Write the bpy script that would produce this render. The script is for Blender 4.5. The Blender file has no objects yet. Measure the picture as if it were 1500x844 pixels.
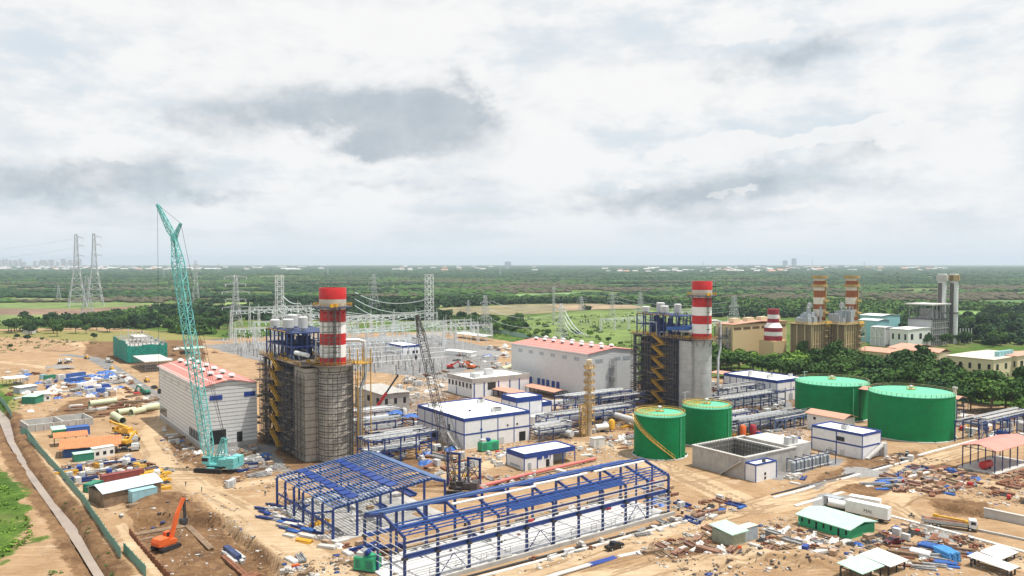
import bpy, math, random
import numpy as np
from mathutils import Vector, Matrix
R = random.Random(7)
NP = np.random.default_rng(11)
sc = bpy.context.scene
C = sc.collection
rad = math.radians
# ------------------------------------------------------------------ camera
H = 70.0                     # drone height in metres
F = 1180.0                   # focal length in units of a 1500 wide frame
PT = math.atan(38 / F)
c_, s_ = math.cos(PT), math.sin(PT)
TH = rad(34.8)               # the plant grid is turned this much
cam = bpy.data.cameras.new('camera'); co = bpy.data.objects.new('camera', cam); C.objects.link(co)
co.location = (0, 0, H); co.rotation_euler = (math.pi / 2 - PT, 0, 0)
cam.sensor_width = 36; cam.lens = 36 * F / 1500; cam.clip_start = 1; cam.clip_end = 80000
sc.camera = co

def P(px, py, z=0.0):
    """site coordinates of the ground spot surveyed at photo position px, py"""
    rx, ru = (px - 750) / F, (422 - py) / F
    dx, dy, dz = rx, c_ + ru * s_, -s_ + ru * c_
    t = (z - H) / dz
    return Vector((dx * t, dy * t, z))
def pix(p):
    d = p[1] * c_ - (p[2] - H) * s_
    return 750 + F * p[0] / d, 422 - F * (p[1] * s_ + (p[2] - H) * c_) / d
def along(p, ang, px):
    """metres to walk from p along ang until photo column px"""
    ux, uy = math.cos(ang), math.sin(ang)
    k = (px - 750) / F
    return (p[0] - k * (p[1] * c_ + (H - p[2]) * s_)) / (k * uy * c_ - ux)
def ht(p, py):
    """height over p of photo row py"""
    v = (422 - py) / F
    return H + p[1] * (v * c_ - s_) / (c_ + v * s_)
AX, BX = TH, TH + math.pi / 2

# ------------------------------------------------------------------ materials
MATS = {}
def mat(name, col, rough=.7, metal=0.0, var=.15, scale=.6, bump=0.0, bscale=6.0, stripe=None, spec=.4, grime=0.0, gcol=(.2, .16, .12)):
    """stripe = (axis 'x'/'y'/'z', period, width, colour or None(bump only), depth)"""
    if name in MATS: return MATS[name]
    m = bpy.data.materials.new(name); m.use_nodes = True; MATS[name] = m
    nt = m.node_tree; N = nt.nodes; L = nt.links
    bs = N['Principled BSDF']
    bs.inputs['Roughness'].default_value = rough; bs.inputs['Metallic'].default_value = metal
    bs.inputs['Specular IOR Level'].default_value = spec
    tc = N.new('ShaderNodeTexCoord'); 
    oi = N.new('ShaderNodeObjectInfo')
    ad = N.new('ShaderNodeVectorMath'); ad.operation = 'ADD'
    sc3 = N.new('ShaderNodeVectorMath'); sc3.operation = 'SCALE'; sc3.inputs[0].default_value = (37, 61, 17)
    L.new(oi.outputs['Random'], sc3.inputs['Scale']); L.new(tc.outputs['Object'], ad.inputs[0]); L.new(sc3.outputs[0], ad.inputs[1])
    n = N.new('ShaderNodeTexNoise'); n.inputs['Scale'].default_value = scale; n.inputs['Detail'].default_value = 6; n.inputs['Roughness'].default_value = .65
    L.new(ad.outputs[0], n.inputs['Vector'])
    rp = N.new('ShaderNodeValToRGB'); e = rp.color_ramp.elements
    lo = tuple(max(0, x * (1 - var)) for x in col); hi = tuple(min(1, x * (1 + var)) for x in col)
    e[0].position = .3; e[0].color = (*lo, 1); e[1].position = .7; e[1].color = (*hi, 1)
    L.new(n.outputs[0], rp.inputs[0]); out = rp.outputs[0]
    hgt = None
    if stripe:
        ax, per, wid, scol, depth = stripe
        sp = N.new('ShaderNodeSeparateXYZ'); L.new(tc.outputs['Object'], sp.inputs[0])
        mt = N.new('ShaderNodeMath'); mt.operation = 'MULTIPLY'; mt.inputs[1].default_value = 1 / per
        L.new(sp.outputs['xyz'.index(ax)], mt.inputs[0])
        fr = N.new('ShaderNodeMath'); fr.operation = 'FRACT'; L.new(mt.outputs[0], fr.inputs[0])
        lt = N.new('ShaderNodeMath'); lt.operation = 'LESS_THAN'; lt.inputs[1].default_value = wid / per; L.new(fr.outputs[0], lt.inputs[0])
        if scol:
            mx = N.new('ShaderNodeMix'); mx.data_type = 'RGBA'; L.new(lt.outputs[0], mx.inputs[0]); L.new(out, mx.inputs[6]); mx.inputs[7].default_value = (*scol, 1); out = mx.outputs[2]
        hgt = lt.outputs[0]
    if grime:
        g = N.new('ShaderNodeTexNoise'); g.inputs['Scale'].default_value = scale * 2.3; g.inputs['Detail'].default_value = 8; g.inputs['Roughness'].default_value = .75
        mp = N.new('ShaderNodeMapping'); mp.inputs['Scale'].default_value = (1, 1, .25); L.new(ad.outputs[0], mp.inputs[0]); L.new(mp.outputs[0], g.inputs['Vector'])
        gr = N.new('ShaderNodeMapRange'); gr.inputs[1].default_value = .5; gr.inputs[2].default_value = .75; gr.inputs[4].default_value = grime; L.new(g.outputs[0], gr.inputs[0])
        mx = N.new('ShaderNodeMix'); mx.data_type = 'RGBA'; L.new(gr.outputs[0], mx.inputs[0]); L.new(out, mx.inputs[6]); mx.inputs[7].default_value = (*gcol, 1); out = mx.outputs[2]
    L.new(out, bs.inputs['Base Color'])
    if hgt is not None and stripe[4]:
        b = N.new('ShaderNodeBump'); b.inputs['Strength'].default_value = .6; b.inputs['Distance'].default_value = stripe[4]
        L.new(hgt, b.inputs['Height']); L.new(b.outputs[0], bs.inputs['Normal'])
    elif bump:
        b = N.new('ShaderNodeBump'); b.inputs['Strength'].default_value = .7; b.inputs['Distance'].default_value = bump
        n2 = N.new('ShaderNodeTexNoise'); n2.inputs['Scale'].default_value = bscale; n2.inputs['Detail'].default_value = 5; L.new(tc.outputs['Object'], n2.inputs['Vector'])
        L.new(n2.outputs[0], b.inputs['Height']); L.new(b.outputs[0], bs.inputs['Normal'])
    return m
WHITE = mat('white_cladding', (.72, .73, .745), .5, var=.07, grime=.28, gcol=(.48, .45, .41), stripe=('z', 1.0, .08, None, .03))
GREYCLAD = mat('pale_grey_cladding', (.56, .58, .59), .5, var=.07, grime=.3, gcol=(.44, .43, .41), stripe=('z', 1.25, .14, (.45, .47, .48), .05))
LOUVCLAD = mat('ribbed_white_cladding', (.68, .68, .68), .5, var=.05, grime=.25, stripe=('z', 1.45, .28, (.30, .31, .33), .1))
WROOF = mat('white_roof_coat', (.74, .74, .73), .6, var=.06, grime=.25, gcol=(.5, .47, .42))
RROOF = mat('salmon_roof', (.56, .22, .18), .55, var=.1, scale=.3, grime=.2, gcol=(.5, .3, .25), stripe=('x', .9, .12, None, .05))
RROOF2 = mat('salmon_roof_white_strips', (.50, .17, .14), .55, var=.1, scale=.3, grime=.2, gcol=(.55, .38, .33), stripe=('x', 4.2, .55, (.66, .40, .36), .05))
SALM = mat('pale_salmon_roof', (.52, .27, .19), .6, var=.12, grime=.3, gcol=(.45, .3, .22))
BLUE = mat('blue_trim_paint', (.015, .05, .25), .45, var=.2, grime=.1)
SBLUE = mat('blue_steel_paint', (.012, .038, .17), .45, var=.3, grime=.12, gcol=(.3, .3, .32))
SBLUE2 = mat('light_blue_steel', (.085, .15, .31), .4, var=.3, grime=.2, gcol=(.4, .42, .45))
DKBLUE = mat('dark_blue_steel', (.025, .045, .12), .5, var=.4, grime=.25, gcol=(.09, .08, .07))
GALV = mat('galvanised_steel', (.50, .52, .54), .45, .5, var=.2)
LGALV = mat('pale_galvanised_steel', (.64, .66, .67), .5, .05, var=.15)
DSTEEL = mat('dark_steel', (.05, .05, .055), .5, .3, var=.3)
SCAFF = mat('scaffold_tube', (.12, .115, .11), .6, .3, var=.4)
SCAFFL = mat('light_scaffold_tube', (.30, .30, .30), .6, .3, var=.4)
PLANKM = mat('scaffold_plank', (.25, .20, .15), .8, var=.4)
CYLC = mat('ringed_stack_steel', (.46, .43, .38), .65, .1, var=.2, scale=.35, grime=.55, gcol=(.23, .19, .15), stripe=('z', 2.1, .4, (.13, .115, .10), .12))
STAIRY = mat('ochre_stair', (.47, .27, .03), .6, var=.3, grime=.3)
YEL = mat('yellow_paint', (.62, .34, .03), .5, var=.2, grime=.2)
YELP = mat('yellow_pale', (.66, .42, .09), .5, var=.25, grime=.2)
CONC = mat('grey_concrete', (.37, .36, .34), .85, var=.2, scale=.4, bump=.05, grime=.5, gcol=(.23, .21, .19))
CONCL = mat('pale_concrete', (.46, .45, .43), .85, var=.15, scale=.3, bump=.03, grime=.45, gcol=(.36, .32, .27))
SLABM = mat('white_floor_concrete', (.55, .545, .54), .8, var=.12, scale=.25, grime=.55, gcol=(.38, .34, .29))
CASING = mat('grey_steel_casing', (.44, .43, .40), .55, .35, var=.18, scale=.3, grime=.5, gcol=(.22, .19, .16), stripe=('z', 3.4, .22, (.24, .23, .21), .1))
STACKC = mat('bare_stack_steel', (.47, .48, .47), .5, .3, var=.18, scale=.3, grime=.45, gcol=(.27, .30, .28), stripe=('z', 6, .12, (.30, .31, .30), .03))
RED = mat('red_stack_paint', (.50, .013, .016), .45, var=.12, grime=.12)
WPAINT = mat('white_stack_paint', (.78, .77, .75), .5, var=.06, grime=.2)
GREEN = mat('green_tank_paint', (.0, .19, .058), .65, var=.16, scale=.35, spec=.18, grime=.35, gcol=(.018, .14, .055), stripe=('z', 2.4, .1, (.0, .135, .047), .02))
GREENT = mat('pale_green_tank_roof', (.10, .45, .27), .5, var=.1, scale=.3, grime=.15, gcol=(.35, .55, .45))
GLASS = mat('dark_glass', (.02, .025, .03), .15, var=.3)
DARK = mat('dark_opening', (.012, .012, .013), .9, var=.3)
BLACK = mat('black_rubber', (.018, .018, .018), .8, var=.3)
TEAL = mat('teal_crane_paint', (.17, .52, .51), .45, var=.12, grime=.12)
CRBLK = mat('black_crane_paint', (.075, .065, .068), .5, var=.3)
ORANGE = mat('orange_machine_paint', (.66, .12, .025), .45, var=.15, grime=.15)
MGREEN = mat('generator_green', (.02, .33, .15), .45, var=.15, grime=.15)
MAROON = mat('maroon_container_paint', (.22, .05, .045), .6, var=.2, grime=.3, stripe=('x', .5, .25, None, .04))
CBLUE = mat('blue_container_paint', (.03, .10, .33), .6, var=.25, grime=.3, stripe=('x', .5, .25, None, .04))
CGREY = mat('grey_container_paint', (.33, .37, .40), .6, var=.15, grime=.3, stripe=('x', .5, .25, None, .04))
CGREEN = mat('green_container_paint', (.02, .19, .12), .6, var=.2, grime=.3, stripe=('x', .5, .25, None, .04))
CTEAL = mat('pale_blue_container_paint', (.28, .47, .52), .6, var=.15, grime=.3, stripe=('x', .5, .25, None, .04))
CWHITE = mat('white_container_paint', (.74, .74, .72), .6, var=.08, grime=.25, stripe=('x', .5, .25, None, .04))
SHEETW = mat('white_roof_sheet', (.70, .73, .71), .45, .1, var=.12, grime=.3, stripe=('y', 1.05, .06, (.5, .56, .55), .03))
SHEETB = mat('pale_blue_roof_sheet', (.50, .60, .66), .45, .1, var=.12, grime=.3, stripe=('y', 1.0, .08, None, .03))
SHEETG = mat('pale_green_roof_sheet', (.38, .58, .47), .5, var=.1, grime=.2, stripe=('x', 1.0, .08, None, .03))
SHEETO = mat('rust_orange_roof_sheet', (.50, .17, .06), .6, var=.25, grime=.5, gcol=(.28, .09, .04), stripe=('x', 1.0, .08, (.6, .28, .13), .03))
TARPB = mat('blue_tarp', (.03, .11, .36), .45, var=.3)
TARPW = mat('white_tarp', (.58, .58, .57), .5, var=.15)
WOOD = mat('rough_timber', (.22, .15, .095), .85, var=.4, grime=.3)
WOODR = mat('reddish_timber', (.23, .125, .085), .85, var=.4, grime=.3)
RUST = mat('rusty_steel', (.20, .085, .045), .85, var=.4)
PIPEG = mat('pale_green_pipe', (.46, .49, .33), .5, var=.1, grime=.2)
PIPEW = mat('insulated_pipe', (.62, .62, .62), .35, .6, var=.1)
PIPER = mat('pink_red_pipe', (.50, .14, .13), .5, var=.15, grime=.2)
FENCEG = mat('green_fence_sheet', (.13, .30, .24), .6, var=.2, grime=.3, stripe=('x', 1.0, .1, (.09, .22, .17), .03))
NETG = mat('green_scaffold_net', (.008, .22, .17), .7, var=.45, scale=.8, grime=.35, gcol=(.02, .11, .09))
BEIGE = mat('beige_cladding', (.56, .43, .24), .6, var=.06, grime=.15, stripe=('x', 2.2, .06, None, .03))
BEIGE2 = mat('cream_wall', (.62, .53, .36), .7, var=.06, grime=.2)
BUFF = mat('buff_steel', (.43, .33, .17), .55, var=.2, grime=.35, stripe=('x', 3.2, .9, (.20, .15, .08), .3))
BRNRED = mat('faded_stack_red', (.30, .085, .022), .6, var=.2, grime=.4, gcol=(.42, .24, .12))
OLDWH = mat('faded_stack_white', (.70, .66, .57), .6, var=.15, grime=.35, gcol=(.45, .30, .14))
CRIM = mat('dark_red_stack', (.30, .02, .035), .6, var=.2, grime=.2, gcol=(.4, .2, .18))
FTEAL = mat('pale_teal_cladding', (.25, .50, .53), .6, var=.12, grime=.15)
DIRT = mat('earth_heap', (.30, .19, .11), .95, var=.35, scale=.9, bump=.3, bscale=1.5)
SANDM = mat('sand_heap', (.52, .37, .22), .95, var=.2, scale=.9, bump=.3, bscale=1.5)
GRAVM = mat('gravel_heap', (.24, .235, .23), .95, var=.3, scale=2, bump=.3, bscale=3)
STONE = mat('rubble_stone', (.42, .39, .35), .9, var=.3, bump=.1)
CLOTH = mat('work_clothes', (.06, .09, .12), .9, var=.3)
VEST = mat('hi_vis_vest', (.03, .30, .14), .8, var=.2)
SKIN = mat('skin', (.32, .18, .11), .7, var=.1)
CARBLK = mat('black_car_paint', (.012, .014, .015), .25, .2, var=.1, spec=.6)
CARMAR = mat('maroon_car_paint', (.10, .012, .02), .25, .2, var=.1, spec=.6)
PWHITE = mat('white_machine_paint', (.68, .68, .67), .4, var=.06, grime=.2)
REDP = mat('red_equipment_paint', (.48, .03, .03), .45, var=.2, grime=.15)
LGREY = mat('light_grey_equipment', (.49, .50, .50), .5, var=.1, grime=.2)
INSUL = mat('brown_insulator', (.13, .10, .09), .5, var=.3)
WIRE = mat('pale_conductor', (.60, .68, .68), .4, .3, var=.1)
BARK = mat('bark', (.16, .12, .08), .9, var=.3)

# ------------------------------------------------------------------ mesh collector
class MB:
    def __init__(s): s.v = []; s.f = []
    def hexa(s, p):
        b = len(s.v); s.v += [tuple(q) for q in p]
        s.f += [tuple(b + i for i in q) for q in ((3, 2, 1, 0), (4, 5, 6, 7), (0, 1, 5, 4), (1, 2, 6, 5), (2, 3, 7, 6), (3, 0, 4, 7))]
        return s
    def box(s, x0, y0, z0, x1, y1, z1):
        return s.hexa([(x0, y0, z0), (x1, y0, z0), (x1, y1, z0), (x0, y1, z0), (x0, y0, z1), (x1, y0, z1), (x1, y1, z1), (x0, y1, z1)])
    def cbox(s, cx, cy, cz, dx, dy, dz, rz=0):
        ca, sa = math.cos(rz), math.sin(rz); p = []
        for z in (-dz / 2, dz / 2):
            for x, y in ((-dx / 2, -dy / 2), (dx / 2, -dy / 2), (dx / 2, dy / 2), (-dx / 2, dy / 2)):
                p.append((cx + x * ca - y * sa, cy + x * sa + y * ca, cz + z))
        return s.hexa(p)
    def bar(s, a, b, w, h=None):
        a = Vector(a); b = Vector(b); h = h or w; d = b - a
        if d.length < 1e-5: return s
        d.normalize(); u = d.cross(Vector((0, 0, 1)))
        if u.length < 1e-3: u = Vector((1, 0, 0))
        u.normalize(); v = u.cross(d); u = u * w / 2; v = v * h / 2
        return s.hexa([a - u - v, a + u - v, a + u + v, a - u + v, b - u - v, b + u - v, b + u + v, b - u + v])
    def cyl(s, cx, cy, z0, z1, r0, r1=None, n=16, cap=True):
        r1 = r0 if r1 is None else r1; b = len(s.v)
        for z, r in ((z0, r0), (z1, r1)):
            s.v += [(cx + r * math.cos(2 * math.pi * i / n), cy + r * math.sin(2 * math.pi * i / n), z) for i in range(n)]
        s.f += [(b + i, b + (i + 1) % n, b + n + (i + 1) % n, b + n + i) for i in range(n)]
        if cap: s.f += [tuple(b + n - 1 - i for i in range(n)), tuple(b + n + i for i in range(n))]
        return s
    def lathe(s, cx, cy, prof, n=24, cap=True):
        b = len(s.v); k = len(prof)
        for r, z in prof: s.v += [(cx + r * math.cos(2 * math.pi * i / n), cy + r * math.sin(2 * math.pi * i / n), z) for i in range(n)]
        for j in range(k - 1): s.f += [(b + j * n + i, b + j * n + (i + 1) % n, b + (j + 1) * n + (i + 1) % n, b + (j + 1) * n + i) for i in range(n)]
        if cap: s.f += [tuple(b + n - 1 - i for i in range(n)), tuple(b + (k - 1) * n + i for i in range(n))]
        return s
    def tube(s, pts, r, n=6):
        pts = [Vector(p) for p in pts]; b = len(s.v); k = len(pts); prev = None
        for j, p in enumerate(pts):
            d = (pts[min(j + 1, k - 1)] - pts[max(j - 1, 0)]).normalized()
            if prev is None:
                u = d.cross(Vector((0, 0, 1)))
                if u.length < 1e-3: u = d.cross(Vector((1, 0, 0)))
            else: u = prev - d * prev.dot(d)
            u.normalize(); prev = u; w = d.cross(u)
            s.v += [tuple(p + (u * math.cos(2 * math.pi * i / n) + w * math.sin(2 * math.pi * i / n)) * r) for i in range(n)]
        for j in range(k - 1): s.f += [(b + j * n + i, b + j * n + (i + 1) % n, b + (j + 1) * n + (i + 1) % n, b + (j + 1) * n + i) for i in range(n)]
        s.f += [tuple(b + n - 1 - i for i in range(n)), tuple(b + (k - 1) * n + i for i in range(n))]
        return s
    def prism(s, poly, z0, z1):
        """poly in xy extruded in z"""
        b = len(s.v); n = len(poly)
        s.v += [(x, y, z0) for x, y in poly] + [(x, y, z1) for x, y in poly]
        s.f += [tuple(b + n - 1 - i for i in range(n)), tuple(b + n + i for i in range(n))]
        s.f += [(b + i, b + (i + 1) % n, b + n + (i + 1) % n, b + n + i) for i in range(n)]
        return s
    def xprism(s, prof, x0, x1):
        """prof = (y,z) outline extruded in x"""
        b = len(s.v); n = len(prof)
        s.v += [(x0, y, z) for y, z in prof] + [(x1, y, z) for y, z in prof]
        s.f += [tuple(b + i for i in range(n)), tuple(b + n + n - 1 - i for i in range(n))]
        s.f += [(b + (i + 1) % n, b + i, b + n + i, b + n + (i + 1) % n) for i in range(n)]
        return s
    def yprism(s, prof, y0, y1):
        b = len(s.v); n = len(prof)
        s.v += [(x, y0, z) for x, z in prof] + [(x, y1, z) for x, z in prof]
        s.f += [tuple(b + n - 1 - i for i in range(n)), tuple(b + n + i for i in range(n))]
        s.f += [(b + i, b + (i + 1) % n, b + n + (i + 1) % n, b + n + i) for i in range(n)]
        return s
    def quad(s, *p):
        b = len(s.v); s.v += [tuple(q) for q in p]; s.f.append(tuple(range(b, b + len(p)))); return s
    def lattice(s, a, b, w0, w1, n, ch, br, u=None, d0=None, d1=None):
        """four chords with X/zig bracing between points a and b"""
        a = Vector(a); b = Vector(b); d = (b - a).normalized()
        u = Vector(u) if u is not None else d.cross(Vector((0, 0, 1)))
        if u.length < 1e-3: u = Vector((1, 0, 0))
        u = (u - d * u.dot(d)).normalized(); v = d.cross(u)
        d0 = d0 or w0; d1 = d1 or w1
        def ring(t):
            w = (w0 + (w1 - w0) * t) / 2; q = (d0 + (d1 - d0) * t) / 2; p = a.lerp(b, t)
            return [p - u * w - v * q, p + u * w - v * q, p + u * w + v * q, p - u * w + v * q]
        r0 = ring(0); r1 = ring(1)
        for i in range(4): s.bar(r0[i], r1[i], ch)
        for k in range(n):
            p = ring(k / n); q = ring((k + 1) / n)
            for i in range(4):
                j = (i + 1) % 4
                if k % 2: s.bar(p[i], q[j], br)
                else: s.bar(p[j], q[i], br)
                s.bar(q[i], q[j], br)
        return s
    def build(s, name, m, parent=None, loc=None, rz=0, smooth=False):
        me = bpy.data.meshes.new(name); me.from_pydata(s.v, [], s.f); me.materials.append(m)
        if smooth:
            me.polygons.foreach_set('use_smooth', [True] * len(me.polygons))
            try: me.set_sharp_from_angle(angle=rad(40))
            except Exception: pass
        me.update()
        o = bpy.data.objects.new(name, me); C.objects.link(o)
        if parent is not None: o.parent = parent
        if loc is not None: o.location = loc
        o.rotation_euler.z = rz
        return o
def tag(o, label, cat, group=None):
    o['label'] = label; o['category'] = cat
    if group: o['group'] = group
    return o
def thing(name, label, cat, loc=(0, 0, 0), rz=0, group=None):
    o = bpy.data.objects.new(name, None); C.objects.link(o); o.location = loc; o.rotation_euler = (0, 0, rz)
    o.empty_display_size = 1
    return tag(o, label, cat, group)
def copy_tree(o, loc=None, rz=None, label=None, group=None, scale=None, parent=None):
    n = o.copy(); C.objects.link(n)
    if parent is not None: n.parent = parent
    if loc is not None: n.location = loc
    if rz is not None: n.rotation_euler.z = rz
    if scale is not None: n.scale = scale if hasattr(scale, '__len__') else (scale,) * 3
    if label: n['label'] = label
    if group: n['group'] = group
    for ch in o.children: copy_tree(ch, parent=n)
    return n
def structure(o): o['kind'] = 'structure'; return o
def stuff(o): o['kind'] = 'stuff'; return o
# ------------------------------------------------------------------ world, sun, haze
SUN_EL, SUN_AZ = rad(70), rad(95)          # azimuth clockwise from +Y
w = bpy.data.worlds.new('World'); sc.world = w; w.use_nodes = True
N = w.node_tree.nodes; L = w.node_tree.links
bg = N['Background']; bg.inputs[1].default_value = .8
sky = N.new('ShaderNodeTexSky'); sky.sky_type = 'NISHITA'; sky.sun_disc = False; sky.sun_elevation = SUN_EL; sky.sun_rotation = SUN_AZ
sky.air_density = 1.0; sky.dust_density = 2.0
skm = N.new('ShaderNodeVectorMath'); skm.operation = 'SCALE'; skm.inputs['Scale'].default_value = .12; L.new(sky.outputs[0], skm.inputs[0])
geo = N.new('ShaderNodeTexCoord'); sep = N.new('ShaderNodeSeparateXYZ'); L.new(geo.outputs['Generated'], sep.inputs[0])
def M(op, a, b=None, clamp=False):
    n = N.new('ShaderNodeMath'); n.operation = op; n.use_clamp = clamp
    for i, v in enumerate((a, b)):
        if v is None: continue
        if isinstance(v, (int, float)): n.inputs[i].default_value = v
        else: L.new(v, n.inputs[i])
    return n.outputs[0]
def MR(v, a, b, c=0., d=1., smooth=True):
    n = N.new('ShaderNodeMapRange'); n.interpolation_type = 'SMOOTHSTEP' if smooth else 'LINEAR'
    L.new(v, n.inputs[0]); n.inputs[1].default_value = a; n.inputs[2].default_value = b; n.inputs[3].default_value = c; n.inputs[4].default_value = d
    return n.outputs[0]
def MIX(f, a, b):
    n = N.new('ShaderNodeMix'); n.data_type = 'RGBA'
    if isinstance(f, (int, float)): n.inputs[0].default_value = f
    else: L.new(f, n.inputs[0])
    for i, v in ((6, a), (7, b)):
        if isinstance(v, tuple): n.inputs[i].default_value = (*v, 1)
        else: L.new(v, n.inputs[i])
    return n.outputs[2]
az = M('ARCTAN2', sep.outputs[0], sep.outputs[1]); el = M('ARCSINE', sep.outputs[2])
# a cloud layer seen in perspective plus the individual cloud banks of the day
zz = M('ADD', M('MAXIMUM', sep.outputs[2], 0.0), .075)
cu = N.new('ShaderNodeCombineXYZ'); L.new(M('DIVIDE', sep.outputs[0], zz), cu.inputs[0]); L.new(M('DIVIDE', sep.outputs[1], zz), cu.inputs[1])
def noise(vec, scale, det=6, rough=.55, off=(0, 0, 0), sxyz=(1, 1, 1), dist=0.):
    mp = N.new('ShaderNodeMapping'); mp.inputs['Location'].default_value = off; mp.inputs['Scale'].default_value = sxyz; L.new(vec, mp.inputs[0])
    n = N.new('ShaderNodeTexNoise'); n.inputs['Scale'].default_value = scale; n.inputs['Detail'].default_value = det; n.inputs['Roughness'].default_value = rough; n.inputs['Distortion'].default_value = dist
    L.new(mp.outputs[0], n.inputs['Vector']); return n.outputs[0]
ae = N.new('ShaderNodeCombineXYZ'); L.new(az, ae.inputs[0]); L.new(el, ae.inputs[1])
n1 = noise(cu.outputs[0], .55, 8, .58, (3.1, 1.7, 0)); n2 = noise(ae.outputs[0], 9, 8, .6, (2.3, .4, 0), (1, 1.9, 1)); n3 = noise(ae.outputs[0], 26, 6, .6, (5, 1, 0), (1, 1.6, 1))
wx = M('MULTIPLY', M('SUBTRACT', n2, .5), .15); wy = M('MULTIPLY', M('SUBTRACT', n3, .5), .085)
azw = M('ADD', az, M('ADD', wx, wy)); elw = M('ADD', el, M('ADD', M('MULTIPLY', wx, .30), M('MULTIPLY', wy, .55)))
def blob(px, py, rx, ry, amp, tilt=0.):
    a0 = math.atan((px - 750) / F); e0 = math.atan((384 - py) / F * math.cos(a0)); sx = rx / F; sy = ry / F
    da = M('SUBTRACT', azw, a0); de = M('SUBTRACT', M('SUBTRACT', elw, e0), M('MULTIPLY', da, tilt))
    q = M('ADD', M('POWER', M('ABSOLUTE', M('DIVIDE', da, sx)), 2.), M('POWER', M('ABSOLUTE', M('DIVIDE', de, sy)), 2.))
    return M('MULTIPLY', M('POWER', 2.718, M('MULTIPLY', q, -1.)), amp)
dk = None
for b in ((620, 178, 120, 46, 1.1), (530, 160, 90, 40, .7), (400, 165, 140, 32, .8), (320, 205, 55, 26, .5), (560, 218, 75, 18, .7), (665, 160, 45, 40, .5), (80, 270, 190, 26, .9), (215, 243, 60, 24, .5), (1140, 92, 105, 24, .95, .14), (1060, 155, 42, 14, .4), (930, 88, 40, 16, .35), (985, 290, 130, 20, .95, .12), (1110, 258, 120, 26, .6, .12), (1270, 218, 50, 20, .6), (840, 288, 50, 16, .45), (560, 275, 110, 10, .45), (690, 266, 60, 9, .45), (1060, 316, 160, 10, .4), (1240, 275, 90, 14, .4), (330, 285, 70, 8, .4)):
    v = blob(*b); dk = v if dk is None else M('ADD', dk, v)
n4 = noise(ae.outputs[0], 16, 9, .62, (1.3, 2.2, 0), (1, 1.5, 1)); n5 = noise(ae.outputs[0], 7, 9, .62, (4.3, .2, 0), (1, 2.2, 1))
dark = MR(M('ADD', dk, M('MULTIPLY', M('SUBTRACT', n4, .5), 1.0)), .1, 1.15)
br = None
for b in ((1030, 222, 85, 22, .9), (1270, 192, 55, 14, 1.0), (1160, 208, 90, 14, .8), (1110, 48, 75, 18, .9), (630, 62, 150, 30, .6), (470, 240, 130, 18, .6), (1400, 215, 110, 40, .6), (200, 120, 220, 50, .5), (1180, 305, 60, 9, .8), (1070, 285, 40, 12, .7), (920, 272, 40, 10, .6), (150, 235, 60, 16, .6), (1350, 300, 90, 14, .6), (450, 95, 80, 30, .5)):
    v = blob(*b); br = v if br is None else M('ADD', br, v)
bright = MR(M('ADD', br, M('MULTIPLY', M('SUBTRACT', n4, .5), 1.0)), .38, .62)
cover = MR(M('ADD', M('MULTIPLY', n1, .5), M('MULTIPLY', n5, .5)), .36, .52, .25, 1.)
blue = MIX(.2, (.80, .91, .985), skm.outputs[0])
cloud = MIX(MR(n5, .38, .58), (.87, .905, .94), (1.05, 1.05, 1.05))
upper = MR(el, .03, .20)
cl2 = MIX(upper, MIX(.3, cloud, (.86, .915, .955)), MIX(.4, cloud, (1.0, 1.0, 1.0)))
skyc = MIX(cover, blue, cl2)
skyc = MIX(M('MULTIPLY', bright, .8), skyc, (1.02, 1.02, 1.02))
skyc = MIX(M('MULTIPLY', M('MULTIPLY', dark, MR(n4, .3, .65, .8, 1.05)), MR(bright, 0., 1., .8, .4)), skyc, (.45, .53, .60))
hz = MR(el, .0, .07, .9, 0.)
skyc = MIX(hz, skyc, (.83, .91, .965))
L.new(skyc, bg.inputs[0])
sun = bpy.data.lights.new('sun', 'SUN'); sun.energy = 5.0; sun.angle = rad(1); sun.color = (1, .95, .87)
so = bpy.data.objects.new('sun', sun); C.objects.link(so); so.location = (300, 0, 400)
sd = Vector((math.sin(SUN_AZ) * math.cos(SUN_EL), math.cos(SUN_AZ) * math.cos(SUN_EL), math.sin(SUN_EL)))
so.rotation_euler = sd.to_track_quat('Z', 'Y').to_euler()
sc.view_settings.view_transform = 'Standard'; sc.view_settings.look = 'None'; sc.view_settings.exposure = .2; sc.view_settings.gamma = 1
sc.cycles.max_bounces = 5; sc.cycles.diffuse_bounces = 3; sc.cycles.glossy_bounces = 2; sc.cycles.volume_bounces = 0; sc.cycles.transparent_max_bounces = 8
sc.cycles.use_denoising = True
hm = bpy.data.materials.new('haze_air'); hm.use_nodes = True; t = hm.node_tree; t.nodes.remove(t.nodes['Principled BSDF'])
pv = t.nodes.new('ShaderNodeVolumePrincipled'); pv.inputs['Color'].default_value = (.74, .86, 1.0, 1); pv.inputs['Density'].default_value = 6.5e-5; pv.inputs['Anisotropy'].default_value = .1
t.links.new(pv.outputs[0], t.nodes['Material Output'].inputs['Volume'])
FAR = 19000
hb = MB().box(-14000, -650, -8, 14000, FAR + 300, 170).build('haze', hm); stuff(hb)

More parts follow.
